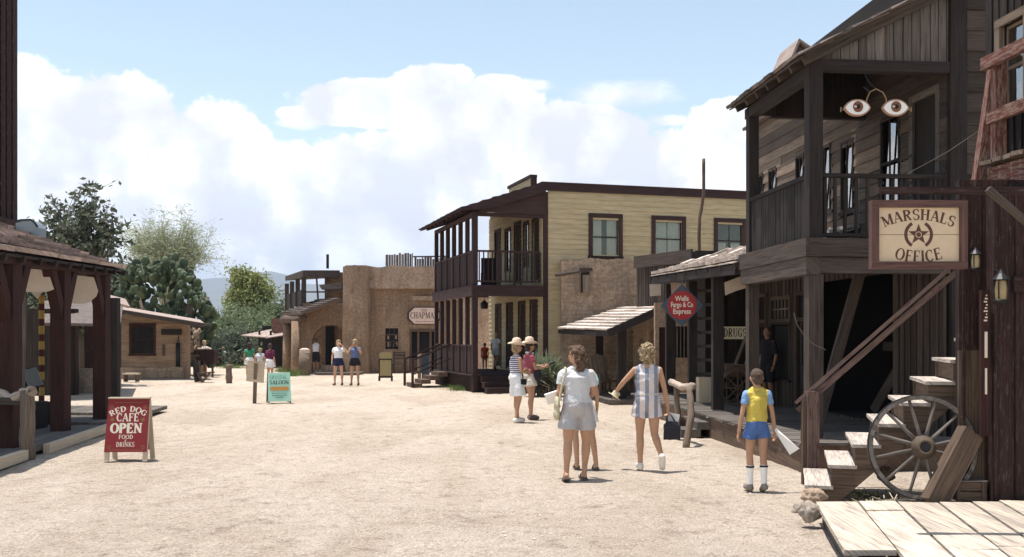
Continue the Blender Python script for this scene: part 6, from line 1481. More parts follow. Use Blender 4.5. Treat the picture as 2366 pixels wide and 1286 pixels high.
# hanging wares at hut corner
p = MB(); rr = random.Random(5)
for k in range(22): x = XZ(432+rr.random()*24, 44); z = W(0, 762+rr.random()*60, 44).z; s = .05+rr.random()*.07; p.ball((x, 44+rr.random()*.4, z), (s, s, s*rr.uniform(.8, 2)), 7, 5)
p.tube([(XZ(434, 44), 44.2, 2.1), (XZ(434, 44), 44.2, .1)], .03, 5); p.tube([(XZ(434, 44), 44.2, 2.05), (XZ(456, 44), 44.2, 2.05)], .02, 5); p.tube([(XZ(456, 44), 44.2, 2.05), (XZ(456, 44), 44.2, .1)], .03, 5)
single('hanging_wares', p, 'stuccol', 'rack of hanging pots and trinkets at the corner of the tan hut', 'wares', (XZ(440, 44), 44, 0))
p = MB(); c = G(441, 871); p.box((c.x-.4, c.y, .02), (c.x-.1, c.y+.3, .9)); p.cur = 0; p.box((c.x+.1, c.y, .0), (c.x+.16, c.y+.3, .95)); p.box((c.x-.15, c.y, .9), (c.x+.3, c.y+.35, .96)); single('side_table', p, 'crate', 'small table with dark legs beyond the hut corner', 'table', c)
# pale picket fence far behind
pf = thing('picket_fence', 'pale picket fence glimpsed between the tree and the prickly pear', 'fence', (XZ(290, 55), 55, 4))
p = MB()
x = XZ(225, 52)
while x < XZ(314, 52): p.box((x, 52, 0), (x+.12, 52.04, W(0, 618, 52).z+random.uniform(-.05, .05))); x += .19
part('pickets', p, 'canvas', pf)
p = MB(); p.box((XZ(225, 52), 52.05, 4.3), (XZ(314, 52), 52.1, 4.4)); part('rail', p, 'canvas', pf)
# ================================================================= PLANTS
def leafquad(mb, c, s, rr, el=2.0, dirv=None):
    a = dirv if dirv else Vector((rr.gauss(0, 1), rr.gauss(0, 1), rr.gauss(0, .8)))
    a = a.normalized(); b = a.cross(Vector((rr.gauss(0, 1), rr.gauss(0, 1), rr.gauss(0, 1)))).normalized()
    a = a*s*el*.5; b = b*s*.5
    mb._add([c-a, c+b*.9, c+a, c-b*.9], [(0, 1, 2, 3)])
def tree(name, label, base, height, crown, trunk_r, nb, leafm, barkm, leafs, lsize, seed, cat='tree', group=None, spread=.5, el=2.0, droop=0, trunk_h=.3, clump=.3, levels=3, lean=(0, 0), clusters=None):
    """limbs grow toward points scattered through the crown ellipsoids; leaves clump round the twig ends"""
    rr = random.Random(seed); base = Vector(base); t = thing(name, label, cat, base, group)
    wood_ = MB(); wood_.sm = True; tips = []
    top = base+Vector((lean[0], lean[1], height*trunk_h))
    wood_.tube([base-Vector((0, 0, .1)), base.lerp(top, .5)+Vector((rr.uniform(-.1, .1), 0, 0)), top], [trunk_r, trunk_r*.85, trunk_r*.7], 8)
    limbs = []
    for (cx_, cy_, cz_, rx, ry, rz_) in crown:
        cc = base+Vector((cx_, cy_, cz_))
        nl = max(3, int(nb*rx*rz_/sum(c[3]*c[5] for c in crown)))
        for k in range(nl):
            v = Vector((rr.gauss(0, 1), rr.gauss(0, 1), rr.gauss(0, 1))).normalized()*(rr.random()**.4)
            e = cc+Vector((v.x*rx, v.y*ry, v.z*rz_)); mid = top.lerp(e, .45)+Vector((rr.uniform(-.15, .15), rr.uniform(-.15, .15), rr.uniform(.0, .25)))*height*.08
            wood_.tube([top.lerp(base, rr.random()*.25), mid, e], [trunk_r*.42, trunk_r*.22, trunk_r*.05], 5, False); limbs.append((mid, e))
    for a, e in limbs:
        for k in range(clusters or 4):
            s = a.lerp(e, rr.uniform(.35, 1)); q = s+Vector((rr.gauss(0, 1), rr.gauss(0, 1), rr.gauss(.1, .8)))*spread
            wood_.tube([s, q], [trunk_r*.08, trunk_r*.03], 4, False); tips.append((s, q))
    part('trunk', wood_, barkm, t)
    lf = MB(); per = leafs//max(1, len(tips))
    for s, q in tips:
        dens = rr.uniform(.5, 1.5)
        for k in range(int(per*dens)):
            f = rr.random()**.6; c = s.lerp(q, f)+Vector((rr.gauss(0, clump), rr.gauss(0, clump), rr.gauss(0, clump)-droop*rr.random()))
            leafquad(lf, c, lsize*rr.uniform(.6, 1.3), rr, el, Vector((rr.gauss(0, .35), rr.gauss(0, .35), -1)) if droop else None)
    part('crown', lf, leafm, t)
# dark sparse tree behind the red porch
def rel(px, py, d, base): v = W(px, py, d); return (v.x-base.x, 0, v.z)
b0 = Vector((XZ(190, 36), 36, 0))
def el_(px, py, rx, ry, base, d): v = W(px, py, d); k = d/F; return (v.x-base.x, 0, v.z, rx*k, rx*k*.8, ry*k)
tree('broadleaf_tree', 'dark sparse leafy tree rising behind the red porch roof', b0, 7.5,
     [el_(195, 470, 62, 38, b0, 36), el_(120, 500, 40, 45, b0, 36), el_(190, 545, 95, 50, b0, 36), el_(262, 530, 30, 45, b0, 36), el_(225, 430, 20, 16, b0, 36)],
     .13, 70, 'leafdark', 'barky', 3300, .125, 3, spread=.42, clump=.09, trunk_h=.42, clusters=5)
b0 = Vector((XZ(30, 40), 40, 0))
tree('broadleaf_tree', 'dark treetop peeping over the roof beside the round topped vent', b0, 6.3, [el_(30, 520, 26, 18, b0, 40), el_(180, 620, 90, 70, b0, 40), el_(60, 700, 90, 60, b0, 40)], .15, 40, 'leafdark', 'barky', 6000, .11, 5, spread=.3, clump=.16, trunk_h=.4)
b0 = Vector((XZ(200, 36.5), 36.5, 0))
tree('broadleaf_tree', 'dark bushy tree in the shade below the canvas valances', b0, 3.5, [el_(200, 715, 50, 36, b0, 36.5)], .12, 40, 'leafdark', 'barky', 6000, .12, 6, spread=.3, clump=.18, trunk_h=.3)
b0 = Vector((XZ(285, 49), 49, 0))
tree('broadleaf_tree', 'dark green tree filling the gap between red porch and prickly pear', b0, 4.5, [el_(278, 665, 45, 45, b0, 49), el_(250, 640, 40, 40, b0, 49)], .12, 40, 'leafdark', 'barky', 6000, .13, 16, spread=.35, clump=.2, trunk_h=.3)
# palo verde
b0 = Vector((XZ(385, 60), 60, 0))
tree('palo_verde', 'pale wispy palo verde tree fanning out above the prickly pear', b0, 7, [el_(330, 545, 62, 42, b0, 60), el_(400, 530, 70, 45, b0, 60), el_(455, 555, 45, 38, b0, 60), el_(395, 585, 85, 30, b0, 60)],
     .16, 130, 'leafpale', 'pvbark', 12000, .05, 8, spread=.75, clump=.16, el=5, trunk_h=.55, clusters=6)
# eucalyptus
b0 = Vector((XZ(582, 82), 82, 0))
tree('eucalyptus_tree', 'yellow green rounded eucalyptus tree standing alone before the blue mountains', b0, 8, [el_(552, 650, 26, 42, b0, 82), el_(582, 625, 18, 20, b0, 82), el_(600, 668, 40, 42, b0, 82), el_(560, 690, 36, 30, b0, 82), el_(610, 715, 22, 30, b0, 82), el_(535, 720, 14, 40, b0, 82)],
     .2, 110, 'leafeuc', 'barky', 15000, .15, 11, spread=.35, clump=.26, trunk_h=.42, el=2.2)
# mesquite bushes
lab = ['grey green mesquite bush nearest the hut in the far street', 'tall rounded grey green mesquite below the eucalyptus', 'wide feathery mesquite in the middle of the far bushes', 'dark green mesquite shading the far stall', 'mesquite bush touching the arcade balcony', 'pale feathery mesquite seen above the market shed', 'low dark mesquite at the edge of the far street']
for i, (px, py, rx, ry, d, lm, nl) in enumerate([(490, 790, 45, 55, 64, 'leafmesq', 8000), (560, 745, 60, 48, 76, 'leafmesq', 9000), (520, 770, 60, 60, 70, 'leafmesq', 9000), (545, 815, 50, 45, 62, 'leafdark', 8000), (640, 735, 55, 50, 80, 'leafmesq', 7000), (600, 765, 50, 50, 72, 'leafmesq', 7000), (470, 825, 60, 30, 60, 'leafdark', 6000)]):
    b0 = Vector((XZ(px, d), d, 0))
    tree('mesquite_bush', lab[i], b0, 2.2, [el_(px, py, rx, ry, b0, d), el_(px-rx*.3, py+ry*.5, rx*.8, ry*.7, b0, d), el_(px+rx*.35, py+ry*.45, rx*.7, ry*.7, b0, d)], .12, 70, lm, 'barky', nl, .12, 20+i, 'bush', 'mesquite bushes beyond the street', spread=.5, clump=.3, trunk_h=.3, el=2.6)
# far scrub: uncountable
def scrub():
    rr = random.Random(44); mb = MB()
    for k in range(900):
        d = rr.uniform(95, 420); px = rr.uniform(300, 760); c = Vector((XZ(px, d), d, 0)); s = rr.uniform(.8, 2.2)
        for j in range(14): leafquad(mb, c+Vector((rr.gauss(0, s*.5), rr.gauss(0, s*.5), abs(rr.gauss(0, s*.5)))), s*.5, rr, 1.3)
    o = single('desert_scrub', mb, 'leafmesq', None, None, kind='stuff'); o['label'] = 'low desert scrub beyond the end of the street'
scrub()
# prickly pear
def pear():
    rr = random.Random(12); d = 46; base = Vector((XZ(395, d), d, 0)); t = thing('prickly_pear', 'huge tree-like prickly pear cactus with round green pads, behind the hut', 'cactus', base)
    mb = MB(); mb.sm = True
    prof = [(290, 640), (300, 612), (335, 590), (350, 605), (390, 590), (400, 578), (430, 600), (445, 640), (462, 665), (485, 690), (488, 735)]
    def topz(px):
        for a, b in zip(prof, prof[1:]):
            if a[0] <= px <= b[0]: return a[1]+(b[1]-a[1])*(px-a[0])/(b[0]-a[0])
        return 700
    n = 0
    def pad(c, up, nrm, L, Wd, th=.045):
        up = up.normalized(); sd_ = up.cross(nrm).normalized(); nn = sd_.cross(up)
        rows, cols = 7, 12; vs = []; fs = []
        for i in range(rows+1):
            v = i/rows; hw = Wd*.5*math.sin(math.pi*min(1, v*.93+.035))**.62*(.72+.28*v+.1*math.sin(v*3)); tz = th*math.sin(math.pi*min(1, v*.96+.02))**.5
            for j in range(cols): a = 2*math.pi*j/cols; vs.append(c+up*(L*v)+sd_*(hw*math.cos(a))+nn*(tz*math.sin(a)))
        for i in range(rows):
            for j in range(cols): fs.append((i*cols+j, i*cols+(j+1) % cols, (i+1)*cols+(j+1) % cols, (i+1)*cols+j))
        fs.append(tuple(rows*cols+j for j in range(cols))); mb._add(vs, fs)
    # layered shell of pads filling the silhouette
    for k in range(950):
        px = rr.uniform(282, 484); zt = W(0, topz(px)+14, d).z; z = rr.uniform(.9, 1)*zt if rr.random() < .4 else rr.uniform(.15, .95)*zt
        depth = rr.uniform(-1.3, 1.3)*math.sqrt(max(.05, 1-((px-385)/110)**2)); L = rr.uniform(.28, .44)
        up = Vector(((px-385)/160+rr.gauss(0, .35), rr.gauss(0, .35)-.1, 1)); nrm = Vector((rr.gauss(0, .7), -1, rr.gauss(0, .3)))
        pad(Vector((XZ(px, d), d+depth, z-L)), up, nrm, L, L*rr.uniform(.72, .9))
    for (px, py) in ((400, 590), (430, 602), (335, 600), (300, 620), (452, 650), (478, 700), (488, 715), (360, 608), (380, 600), (315, 605)):
        c = W(px, py+16, d); pad(c, Vector((rr.gauss(0, .3), 0, 1)), Vector((rr.gauss(0, .3), -1, 0)), .5, .42)
    part('pads', mb, 'cactus', t)
    w = MB(); w.sm = True
    for k in range(9): a = rr.uniform(0, 6.28); w.tube([base+Vector((.4*math.cos(a), .3*math.sin(a), 0)), base+Vector((1.2*math.cos(a), .6*math.sin(a), 2.0)), base+Vector((1.7*math.cos(a), .8*math.sin(a), 3.6))], [.2, .15, .08], 8)
    part('trunk', w, 'barky', t)
pear()
# yucca by the hotel corner
def yucca():
    rr = random.Random(2); d = 29.5; base = Vector((XZ(1258, d), d, 0)); t = thing('yucca_plant', 'spiky grey green yucca clump at the corner of the yellow hotel', 'plant', base)
    for nm, mat, n, zc, lo, hi in (('dry_skirt', 'dryblade', 260, .45, -.9, .15), ('blades', 'agave', 520, .62, -.1, 1.0)):
        mb = MB()
        for hx in (-.22, .18, .05):
            for k in range(n//3):
                a = rr.uniform(0, 6.28); e = rr.uniform(lo, hi); dv = Vector((math.cos(a)*math.cos(e*1.5), math.sin(a)*math.cos(e*1.5), math.sin(e*1.5))); L = rr.uniform(.45, .8)
                c = base+Vector((hx, rr.uniform(-.2, .2), zc+rr.uniform(-.15, .15))); s = dv.cross(Vector((0, 0, 1))).normalized()*.02; m_ = c+dv*L*.5+Vector((0, 0, .02)); e_ = c+dv*L+Vector((0, 0, -.08*L))
                mb._add([c-s, c+s, m_+s*1.1, e_, m_-s*1.1], [(0, 1, 2, 3, 4)])
        part(nm, mb, mat, t)
yucca()
def grass(name, pts, label):
    rr = random.Random(len(pts)); mb = MB()
    for (px, py, rx, n, h) in pts:
        c0 = G(px, py)
        for k in range(n):
            c = c0+Vector((rr.gauss(0, rx*c0.y/F), rr.gauss(0, .35), -.01)); hh = h*rr.uniform(.5, 1.2); s = Vector((rr.gauss(0, .02), rr.gauss(0, .02), 0)).normalized()*.008; l = Vector((rr.gauss(0, .25), rr.gauss(0, .25), 1))*hh
            mb._add([c-s, c+s, c+l], [(0, 1, 2)])
    o = single(name, mb, 'grass', None, None, kind='stuff'); o['label'] = label
grass('grass', [(1290, 893, 22, 1400, .22), (1255, 905, 30, 1500, .16), (1205, 905, 18, 600, .1), (1065, 900, 14, 500, .18), (1045, 893, 8, 250, .16), (672, 868, 14, 500, .35), (650, 858, 8, 260, .3), (1478, 905, 10, 300, .2), (2010, 1150, 30, 200, .05), (540, 850, 20, 400, .3)], 'small green grass tufts by the buildings')
def weeds():
    rr = random.Random(77); mb = MB()
    for k in range(260):
        px = rr.uniform(1960, 2260); d = rr.uniform(9.7, 11.2); c = Vector((XZ(px, d), d, gh(XZ(px, d), d))); a = rr.uniform(0, 6.28)
        mb.beam(c, c+Vector((math.cos(a)*.12, math.sin(a)*.12, rr.uniform(.01, .06))), .008, .004)
    o = single('straw_litter', mb, 'tan', None, None, kind='stuff'); o['label'] = 'dry straw and twigs littering the ground under the wagon wheel'
weeds()
# ================================================================= PEOPLE
def skinmat(name, col):
    m, nt, b, out = newmat(name); ob = N(nt, 'ShaderNodeTexCoord').outputs['Object']
    n = noi(nt, ob, 9, 3); nt.links.new(mix(nt, n, mulc(col, .85), mulc(col, 1.12)), b.inputs['Base Color']); b.inputs['Roughness'].default_value = .55
    b.inputs['Subsurface Weight'].default_value = .08; b.inputs['Subsurface Scale'].default_value = .01; return m
def cloth(name, col, var=.12):
    m, nt, b, out = newmat(name); ob = N(nt, 'ShaderNodeTexCoord').outputs['Object']
    n = noi(nt, ob, 7, 4, .6, .8); n2 = noi(nt, ob, 90, 2)
    c = mix(nt, n, mulc(col, 1-var), mulc(col, 1+var)); c = mix(nt, .25, c, ramp(nt, n2, [(.3, (.75, .75, .75)), (.7, (1.1, 1.1, 1.1))]), 'MULTIPLY')
    nt.links.new(c, b.inputs['Base Color']); b.inputs['Roughness'].default_value = .92; bump(nt, b, n, .9, .035); return m
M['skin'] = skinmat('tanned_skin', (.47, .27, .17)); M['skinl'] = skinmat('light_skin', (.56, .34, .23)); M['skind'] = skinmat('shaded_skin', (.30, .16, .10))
def hairmat(name, c1, c2):
    m, nt, b, out = newmat(name); ob = N(nt, 'ShaderNodeTexCoord').outputs['Object']
    n = noi(nt, mapv(nt, ob, (1, 1, .5)), 38, 5, .7, 1.2); nt.links.new(ramp(nt, n, [(.35, c1), (.62, c2)]), b.inputs['Base Color']); b.inputs['Roughness'].default_value = .55; bump(nt, b, n, 1, .03); return m
M['hbrown'] = hairmat('curly_brown_hair', (.045, .022, .016), (.24, .15, .10)); M['hblond'] = hairmat('curly_blond_hair', (.15, .095, .05), (.55, .42, .26)); M['hdark'] = hairmat('dark_hair', (.02, .014, .012), (.09, .06, .05)); M['hboy'] = hairmat('short_brown_hair', (.055, .035, .025), (.16, .11, .08)); M['hyel'] = hairmat('blond_hair', (.35, .25, .10), (.70, .55, .28))
for k, c in dict(cgrey=(.60, .60, .62), cshort=(.44, .42, .43), cwhite=(.80, .80, .82), cpink=(.36, .09, .12), ccream=(.62, .57, .50), cblue=(.085, .16, .38), cyel=(.62, .48, .10), csky=(.22, .36, .60), cnavy=(.02, .025, .07), cblack=(.02, .02, .025), cgreen=(.05, .24, .13), cpurp=(.12, .02, .06), cred=(.50, .06, .03), cbagw=(.52, .47, .33), chat=(.66, .52, .40), cblus=(.12, .16, .30), caqua=(.40, .72, .68)).items(): M[k] = cloth('cloth_'+k[1:], c)
M['shoe'] = plain('leather_shoe', (.13, .10, .085), .7); M['shoew'] = plain('white_shoe', (.72, .68, .62), .7); M['shoeg'] = plain('grey_suede_shoe', (.23, .20, .17), .8)
M['romper'] = stripes('striped_romper_cloth', (.27, .29, .36), (.70, .63, .62), 0, .118, .42, .29, .02)
M['tankst'] = stripes('striped_tank_cloth', (.06, .07, .16), (.72, .68, .70), 2, .042, .5, 0, .01)
M['sock'] = stripes('white_sock', (.02, .02, .025), (.80, .80, .80), 2, 10, .0, 0)
M['leather'] = plain('dark_leather', (.018, .018, .028), .6, spec=.3); M['camera'] = plain('camera_black', (.02, .02, .02), .45)
def remesh(mb, name, vox, disp=None, smooth=2):
    me = mb.mesh('tmp'); o = bpy.data.objects.new('tmp', me); COL.objects.link(o)
    md = o.modifiers.new('r', 'REMESH'); md.mode = 'VOXEL'; md.voxel_size = vox; md.use_smooth_shade = True
    if smooth: s = o.modifiers.new('s', 'SMOOTH'); s.iterations = smooth; s.factor = .5
    dg = bpy.context.evaluated_depsgraph_get(); out = bpy.data.meshes.new_from_object(o.evaluated_get(dg)); bpy.data.objects.remove(o); bpy.data.meshes.remove(me)
    out.name = name; out.materials.clear()
    if disp:
        amp, fr = disp; ns = [v.normal.copy() for v in out.vertices]
        for v, n in zip(out.vertices, ns): v.co += n*amp*(noise.noise(v.co*fr)+.6*noise.noise(v.co*fr*2.3))
    out.polygons.foreach_set('use_smooth', [True]*len(out.polygons)); return out
V = Vector
def hand(mb, e, w, side, curl=.5, palmdir=None):
    """palm and five fingers continuing the forearm e->w"""
    d = (w-e).normalized(); lat = V((0, 1, 0)) if abs(d.y) < .8 else V((0, 0, 1)); lat = (lat-d*lat.dot(d)).normalized()   # thumb side
    pn = (palmdir or V((-side, 0, 0))); pn = (pn-d*pn.dot(d)-lat*pn.dot(lat)); pn = pn.normalized() if pn.length > .01 else d.cross(lat)
    c = w+d*.045
    for k in (-1.5, -.5, .5, 1.5): mb.cap(w+lat*k*.008, .014, w+d*.085+lat*k*.0185, .0125, 7)
    for k, L in ((1.5, .068), (.5, .078), (-.5, .072), (-1.5, .056)):
        b = w+d*.085+lat*k*.0195; q1 = b+(d*(1-curl*.5)+pn*curl*.7+lat*k*.06).normalized()*L*.5; q2 = q1+(d*(1-curl*1.1)+pn*curl*1.2).normalized()*L*.5
        mb.cap(b, .0105, q1, .0098, 7); mb.cap(q1, .0098, q2, .0082, 7)
    t0 = w+d*.02+lat*.018; t1 = t0+(d*.7+lat*.75+pn*.3).normalized()*.045; t2 = t1+(d*.9+lat*.1+pn*.5).normalized()*.032
    mb.cap(t0, .014, t1, .0118, 7); mb.cap(t1, .0118, t2, .009, 7)
def person(pos, face, height, label, skin='skin', hair=None, top=None, bottom=None, shoes=None, arms=None, legs=None, headyaw=0, headpitch=0, group=None, vox=.012, build=1.0, hips=1.0, lift=0, extra=None, curl=(.5, .5), neck=True, name='person', child=False):
    S = height/1.70; base = V((pos[0], pos[1], lift)); mroot = Matrix.Translation(base) @ Matrix.Rotation(R(face), 4, 'Z'); ms = mroot @ Matrix.Scale(S, 4)
    t = thing(name, label, 'person', mroot, group)
    A = dict(L=[(-.168, -.01, 1.365), (-.215, -.035, 1.10), (-.225, .04, .86)], R=[(.168, -.01, 1.365), (.215, -.035, 1.10), (.225, .04, .86)])
    Lg = dict(L=[(-.088, 0, .90), (-.09, .02, .49), (-.09, -.02, .085), 0], R=[(.088, 0, .90), (.09, .02, .49), (.09, -.02, .085), 0])
    if arms: A.update(arms)
    if legs: Lg.update(legs)
    b = MB(ms); B = build; HB = hips
    b.ball((0, -.0, .95), (.15*HB, .10*B, .13)); b.ball((0, -.015, .90), (.125*HB, .082*HB, .09)); b.ball((0, .0, 1.10), (.125*B, .09*B, .14)); b.ball((0, .0, 1.25), (.148*B, .102*B, .16)); b.cap((-.13, -.01, 1.355), .050, (.13, -.01, 1.355), .050); b.cap((0, -.01, 1.38), .058, (0, .005, 1.5), .05)
    hm = Matrix.Translation((0, .0, 1.52)) @ Matrix.Rotation(R(headyaw), 4, 'Z') @ Matrix.Rotation(R(headpitch), 4, 'X') @ Matrix.Translation((0, 0, -1.52))
    hs_ = 1.12 if child else 1.0
    if child: hm = hm @ Matrix.Translation((0, 0, 1.52)) @ Matrix.Scale(1.12, 4) @ Matrix.Translation((0, 0, -1.52)) @ Matrix.Translation((0, 0, -.012))
    hb = MB(ms @ hm); hb.ball((0, .015, 1.595), (.074, .092, .10), 16, 12); hb.ball((0, .05, 1.535), (.052, .055, .05)); hb.ball((0, .035, 1.56), (.062, .07, .07)); hb.cap((0, .104, 1.60), .009, (0, .122, 1.57), .014, 8); hb.cap((-.02, .103, 1.535), .009, (.02, .103, 1.535), .009, 8)
    for s in (-1, 1): hb.ball((s*.077, .005, 1.58), (.012, .022, .032), 8, 6)
    b.v += hb.v; o0 = len(b.v)-len(hb.v); b.f += [[i+o0 for i in f] for f in hb.f]; b.uv += hb.uv; b.mi += hb.mi; b.smooth += hb.smooth
    for k, s, cu in (('L', -1, curl[0]), ('R', 1, curl[1])):
        sh, el, wr = (V(q) for q in A[k]); b.cap(sh, .047*B, sh.lerp(el, .5), .043*B); b.cap(sh.lerp(el, .5), .043*B, el, .036*B); b.cap(el, .037*B, el.lerp(wr, .35), .036*B); b.cap(el.lerp(wr, .35), .036*B, wr, .024); hand(b, el, wr, s, cu)
        hp, kn, an, fp = Lg[k]; hp, kn, an = V(hp), V(kn), V(an); d = (an-kn).normalized(); bk = V((0, -.018, 0))
        b.cap(hp, .088*HB, hp.lerp(kn, .5), .075*HB); b.cap(hp.lerp(kn, .5), .075*HB, kn, .054*B); b.cap(kn, .053*B, kn.lerp(an, .32)+bk, .056*B); b.cap(kn.lerp(an, .32)+bk, .056*B, kn.lerp(an, .75), .038); b.cap(kn.lerp(an, .75), .038, an, .035)
        ft = Matrix.Translation(an) @ Matrix.Rotation(R(fp), 4, 'X'); f1 = ft @ V((s*.012, .15, -.048)); f0 = ft @ V((0, -.03, -.045)); fm = ft @ V((s*.006, .06, -.035))
        b.cap(an, .036, fm, .034); b.cap(fm, .034, f1, .026); b.cap(f0, .032, fm, .033)
        if shoes:
            q = MB(ms); u = .013 if shoes[1] == 'shoe' else .006; q.cap(f0+V((0, 0, -.00)), .032+u, fm+V((0, 0, -.004)), .036+u); q.cap(fm+V((0, 0, -.004)), .036+u, f1, .03+u)
            if shoes[1] == 'shoe': q.cap(an+V((0, 0, -.02)), .046, f0, .04)
            if shoes[1] == 'sandal': q = MB(ms); q.hexa([ft @ V(p_) for p_ in ((-.042, -.065, -.098), (.042, -.065, -.098), (.05, .185, -.092), (-.045, .185, -.092), (-.042, -.065, -.078), (.042, -.065, -.078), (.05, .185, -.07), (-.045, .185, -.07))]); q.tube([ft @ V(p_) for p_ in ((-.045, .1, -.08), (-.02, .1, -.028), (.02, .1, -.028), (.047, .1, -.08))], .012, 6)
            if shoes[1] == 'sandal': part('shoe', q, shoes[0], t)
            else: me = remesh(q, 'shoe', vox*.8); me.materials.append(M[shoes[0]]); me.transform(mroot.inverted()); o = bpy.data.objects.new('shoe', me); COL.objects.link(o); o.parent = t; o_m[o.name] = mroot
    def add(nm, mb, mat, vx=vox, disp=None, sm=2, lb=None):
        me = remesh(mb, nm, vx, disp, sm); me.materials.append(M[mat]); me.transform(mroot.inverted()); o = bpy.data.objects.new(nm, me); COL.objects.link(o); o.parent = t; o_m[o.name] = mroot
        if lb: o['label'] = lb
        return o
    add('body', b, skin, min(vox, .0095) if vox < .013 else vox, None, 1)
    if top:
        mat, kind = top[0], top[1]; slv = top[2] if len(top) > 2 else .55; zb = top[3] if len(top) > 3 else 1.0
        q = MB(ms); g = .016
        q.ball((0, 0, 1.25), (.148*B+g, .105*B+g, .165)); q.cone((0, 0, zb), .14*B, (0, 0, 1.2), .15*B, 18); q.v[-0:] = q.v[-0:]
        q = MB(ms @ Matrix.Diagonal((1, .86, 1, 1))); r0_ = (.150*B+g)*(top[4] if len(top) > 4 else 1); q.tube([(0, 0, zb), (0, 0, 1.10), (0, 0, 1.22), (0, 0, 1.32)], [r0_, .142*B+g, .150*B+g, .146*B+g], 22); q.ball((0, 0, 1.30), (.148*B+g, .118*B+g, .11))
        qq = MB(ms); qq.cap((-.13, -.01, 1.352), .060, (.13, -.01, 1.352), .060); qq.cone((-.13, -.01, 1.37), .045, (-.03, 0, 1.425), .04); qq.cone((.13, -.01, 1.37), .045, (.03, 0, 1.425), .04); qq.ball((0, -.0, 1.42), (.068, .062, .035))
        if kind != 'tank':
            for k in 'LR': sh, el, wr = (V(v_) for v_ in A[k]); sh = sh-V((0, 0, .015)); qq.ball(sh, .062*B); qq.cone(sh, .062*B, sh.lerp(el, slv), .064*B, 14)
        o0 = len(q.v); q.v += qq.v; q.f += [[i+o0 for i in f] for f in qq.f]; q.uv += qq.uv; q.mi += qq.mi; q.smooth += qq.smooth
        add('shirt', q, mat, vox, (.011, 9), 2)
    if bottom:
        mat, ln, flare = bottom; q = MB(ms @ Matrix.Diagonal((1, .9, 1, 1))); q.ball((0, -.012, .94), (.174*HB, .155*HB, .13)); q.ball((0, -.02, .865), (.125*HB, .118*HB, .085)); q.cone((0, 0, .93), .168*HB, (0, 0, 1.06), .15*B+.0, 20); qq = MB(ms)
        for k in 'LR':
            hp, kn = V(Lg[k][0]), V(Lg[k][1]); e = hp.lerp(kn, ln)+V((.018 if k == 'R' else -.018, 0, 0)); qq.ball(hp+V((0, 0, -.01)), .100*HB); qq.cone(hp+V((0, 0, .0)), .098*HB, e, flare*HB, 18)
        o0 = len(q.v); q.v += qq.v; q.f += [[i+o0 for i in f] for f in qq.f]; q.uv += qq.uv; q.mi += qq.mi; q.smooth += qq.smooth
        add('shorts', q, mat, vox, (.012, 9), 2)
    if hair:
        q = MB(ms @ hm); kind = hair[1]
        if kind == 'long': q.ball((0, -.012, 1.62), (.095, .095, .098), 14, 10); q.ball((.0, -.055, 1.53), (.098, .06, .11)); q.ball((.0, -.065, 1.44), (.09, .045, .09)); q.ball((0, .06, 1.685), (.06, .045, .03)); dsp = (.022, 30)
        if kind == 'curly': q.ball((0, -.015, 1.625), (.108, .105, .108), 14, 10); q.ball((0, -.05, 1.54), (.105, .07, .085)); q.ball((0, .055, 1.69), (.07, .05, .035)); dsp = (.024, 28)
        if kind == 'short': q.ball((0, -.008, 1.625), (.082, .094, .083), 14, 10); q.ball((0, -.045, 1.57), (.074, .056, .07)); dsp = (.005, 30)
        if kind == 'bob': q.ball((0, -.008, 1.622), (.09, .096, .09), 14, 10); q.ball((0, -.04, 1.55), (.09, .065, .08)); q.ball((0, .06, 1.67), (.055, .04, .03)); dsp = (.009, 26)
        add('hair', q, hair[0], vox*.8, dsp, 1)
    # eyes and brows
    e = MB(ms @ hm)
    for s in (-1, 1): e.ball((s*.031, .094, 1.605), (.012, .008, .006), 8, 6); e.cap((s*.018, .101, 1.625), .003, (s*.045, .093, 1.626), .003, 6)
    part('eyes', e, 'hdark', t)
    return t, ms, mroot, hm
def acc(nm, t, ms, mb, mat, rm=None, disp=None):
    if rm:
        me = remesh(mb, nm, rm, disp, 2); me.materials.append(M[mat]); me.transform(worldm(t).inverted()); o = bpy.data.objects.new(nm, me); COL.objects.link(o); o.parent = t; o_m[o.name] = worldm(t); return o
    return part(nm, mb, mat, t)
def held(nm, mb, mat, label, cat, base, rm=None, disp=None):
    if rm:
        me = remesh(mb, nm, rm, disp, 2); me.materials.append(M[mat]); base = V(base); me.transform(Matrix.Translation(-base)); o = bpy.data.objects.new(nm, me); COL.objects.link(o); o.location = base; return tag(o, label, cat)
    return single(nm, mb, mat, label, cat, base)

# woman in grey shirt and long grey shorts, walking away, looking left
yaw = 6
t, ms, mr, hm = person((.80, 12.25), yaw, 1.63, 'woman in pale grey T-shirt and grey shorts, long curly brown hair, seen from behind', 'skin', ('hbrown', 'long'), ('cgrey', 'tee', .62, .98, 1.05), ('cshort', .62, .112), ('shoe', 'sandal'),
    arms=dict(L=[(-.175, -.01, 1.365), (-.235, -.03, 1.12), (-.24, .17, .98)], R=[(.175, -.01, 1.365), (.22, .03, 1.11), (.14, .20, 1.0)]),
    legs=dict(L=[(-.095, 0, .90), (-.12, -.02, .49), (-.155, -.10, .10), -22], R=[(.095, 0, .90), (.13, .06, .49), (.10, .03, .085), 0]), headyaw=48, build=1.08, hips=1.13, vox=.0105, curl=(.9, .6))
q = MB(ms); q.ball((-.262, .0, .93), (.035, .12, .15)); q.ball((-.262, .01, .84), (.04, .13, .085)); held('shoulder_bag', q, 'cbagw', 'cream cloth shoulder bag hanging at the left hip of the woman in the grey T-shirt', 'bag', ms @ V((-.26, 0, .76)), .012, (.008, 12))
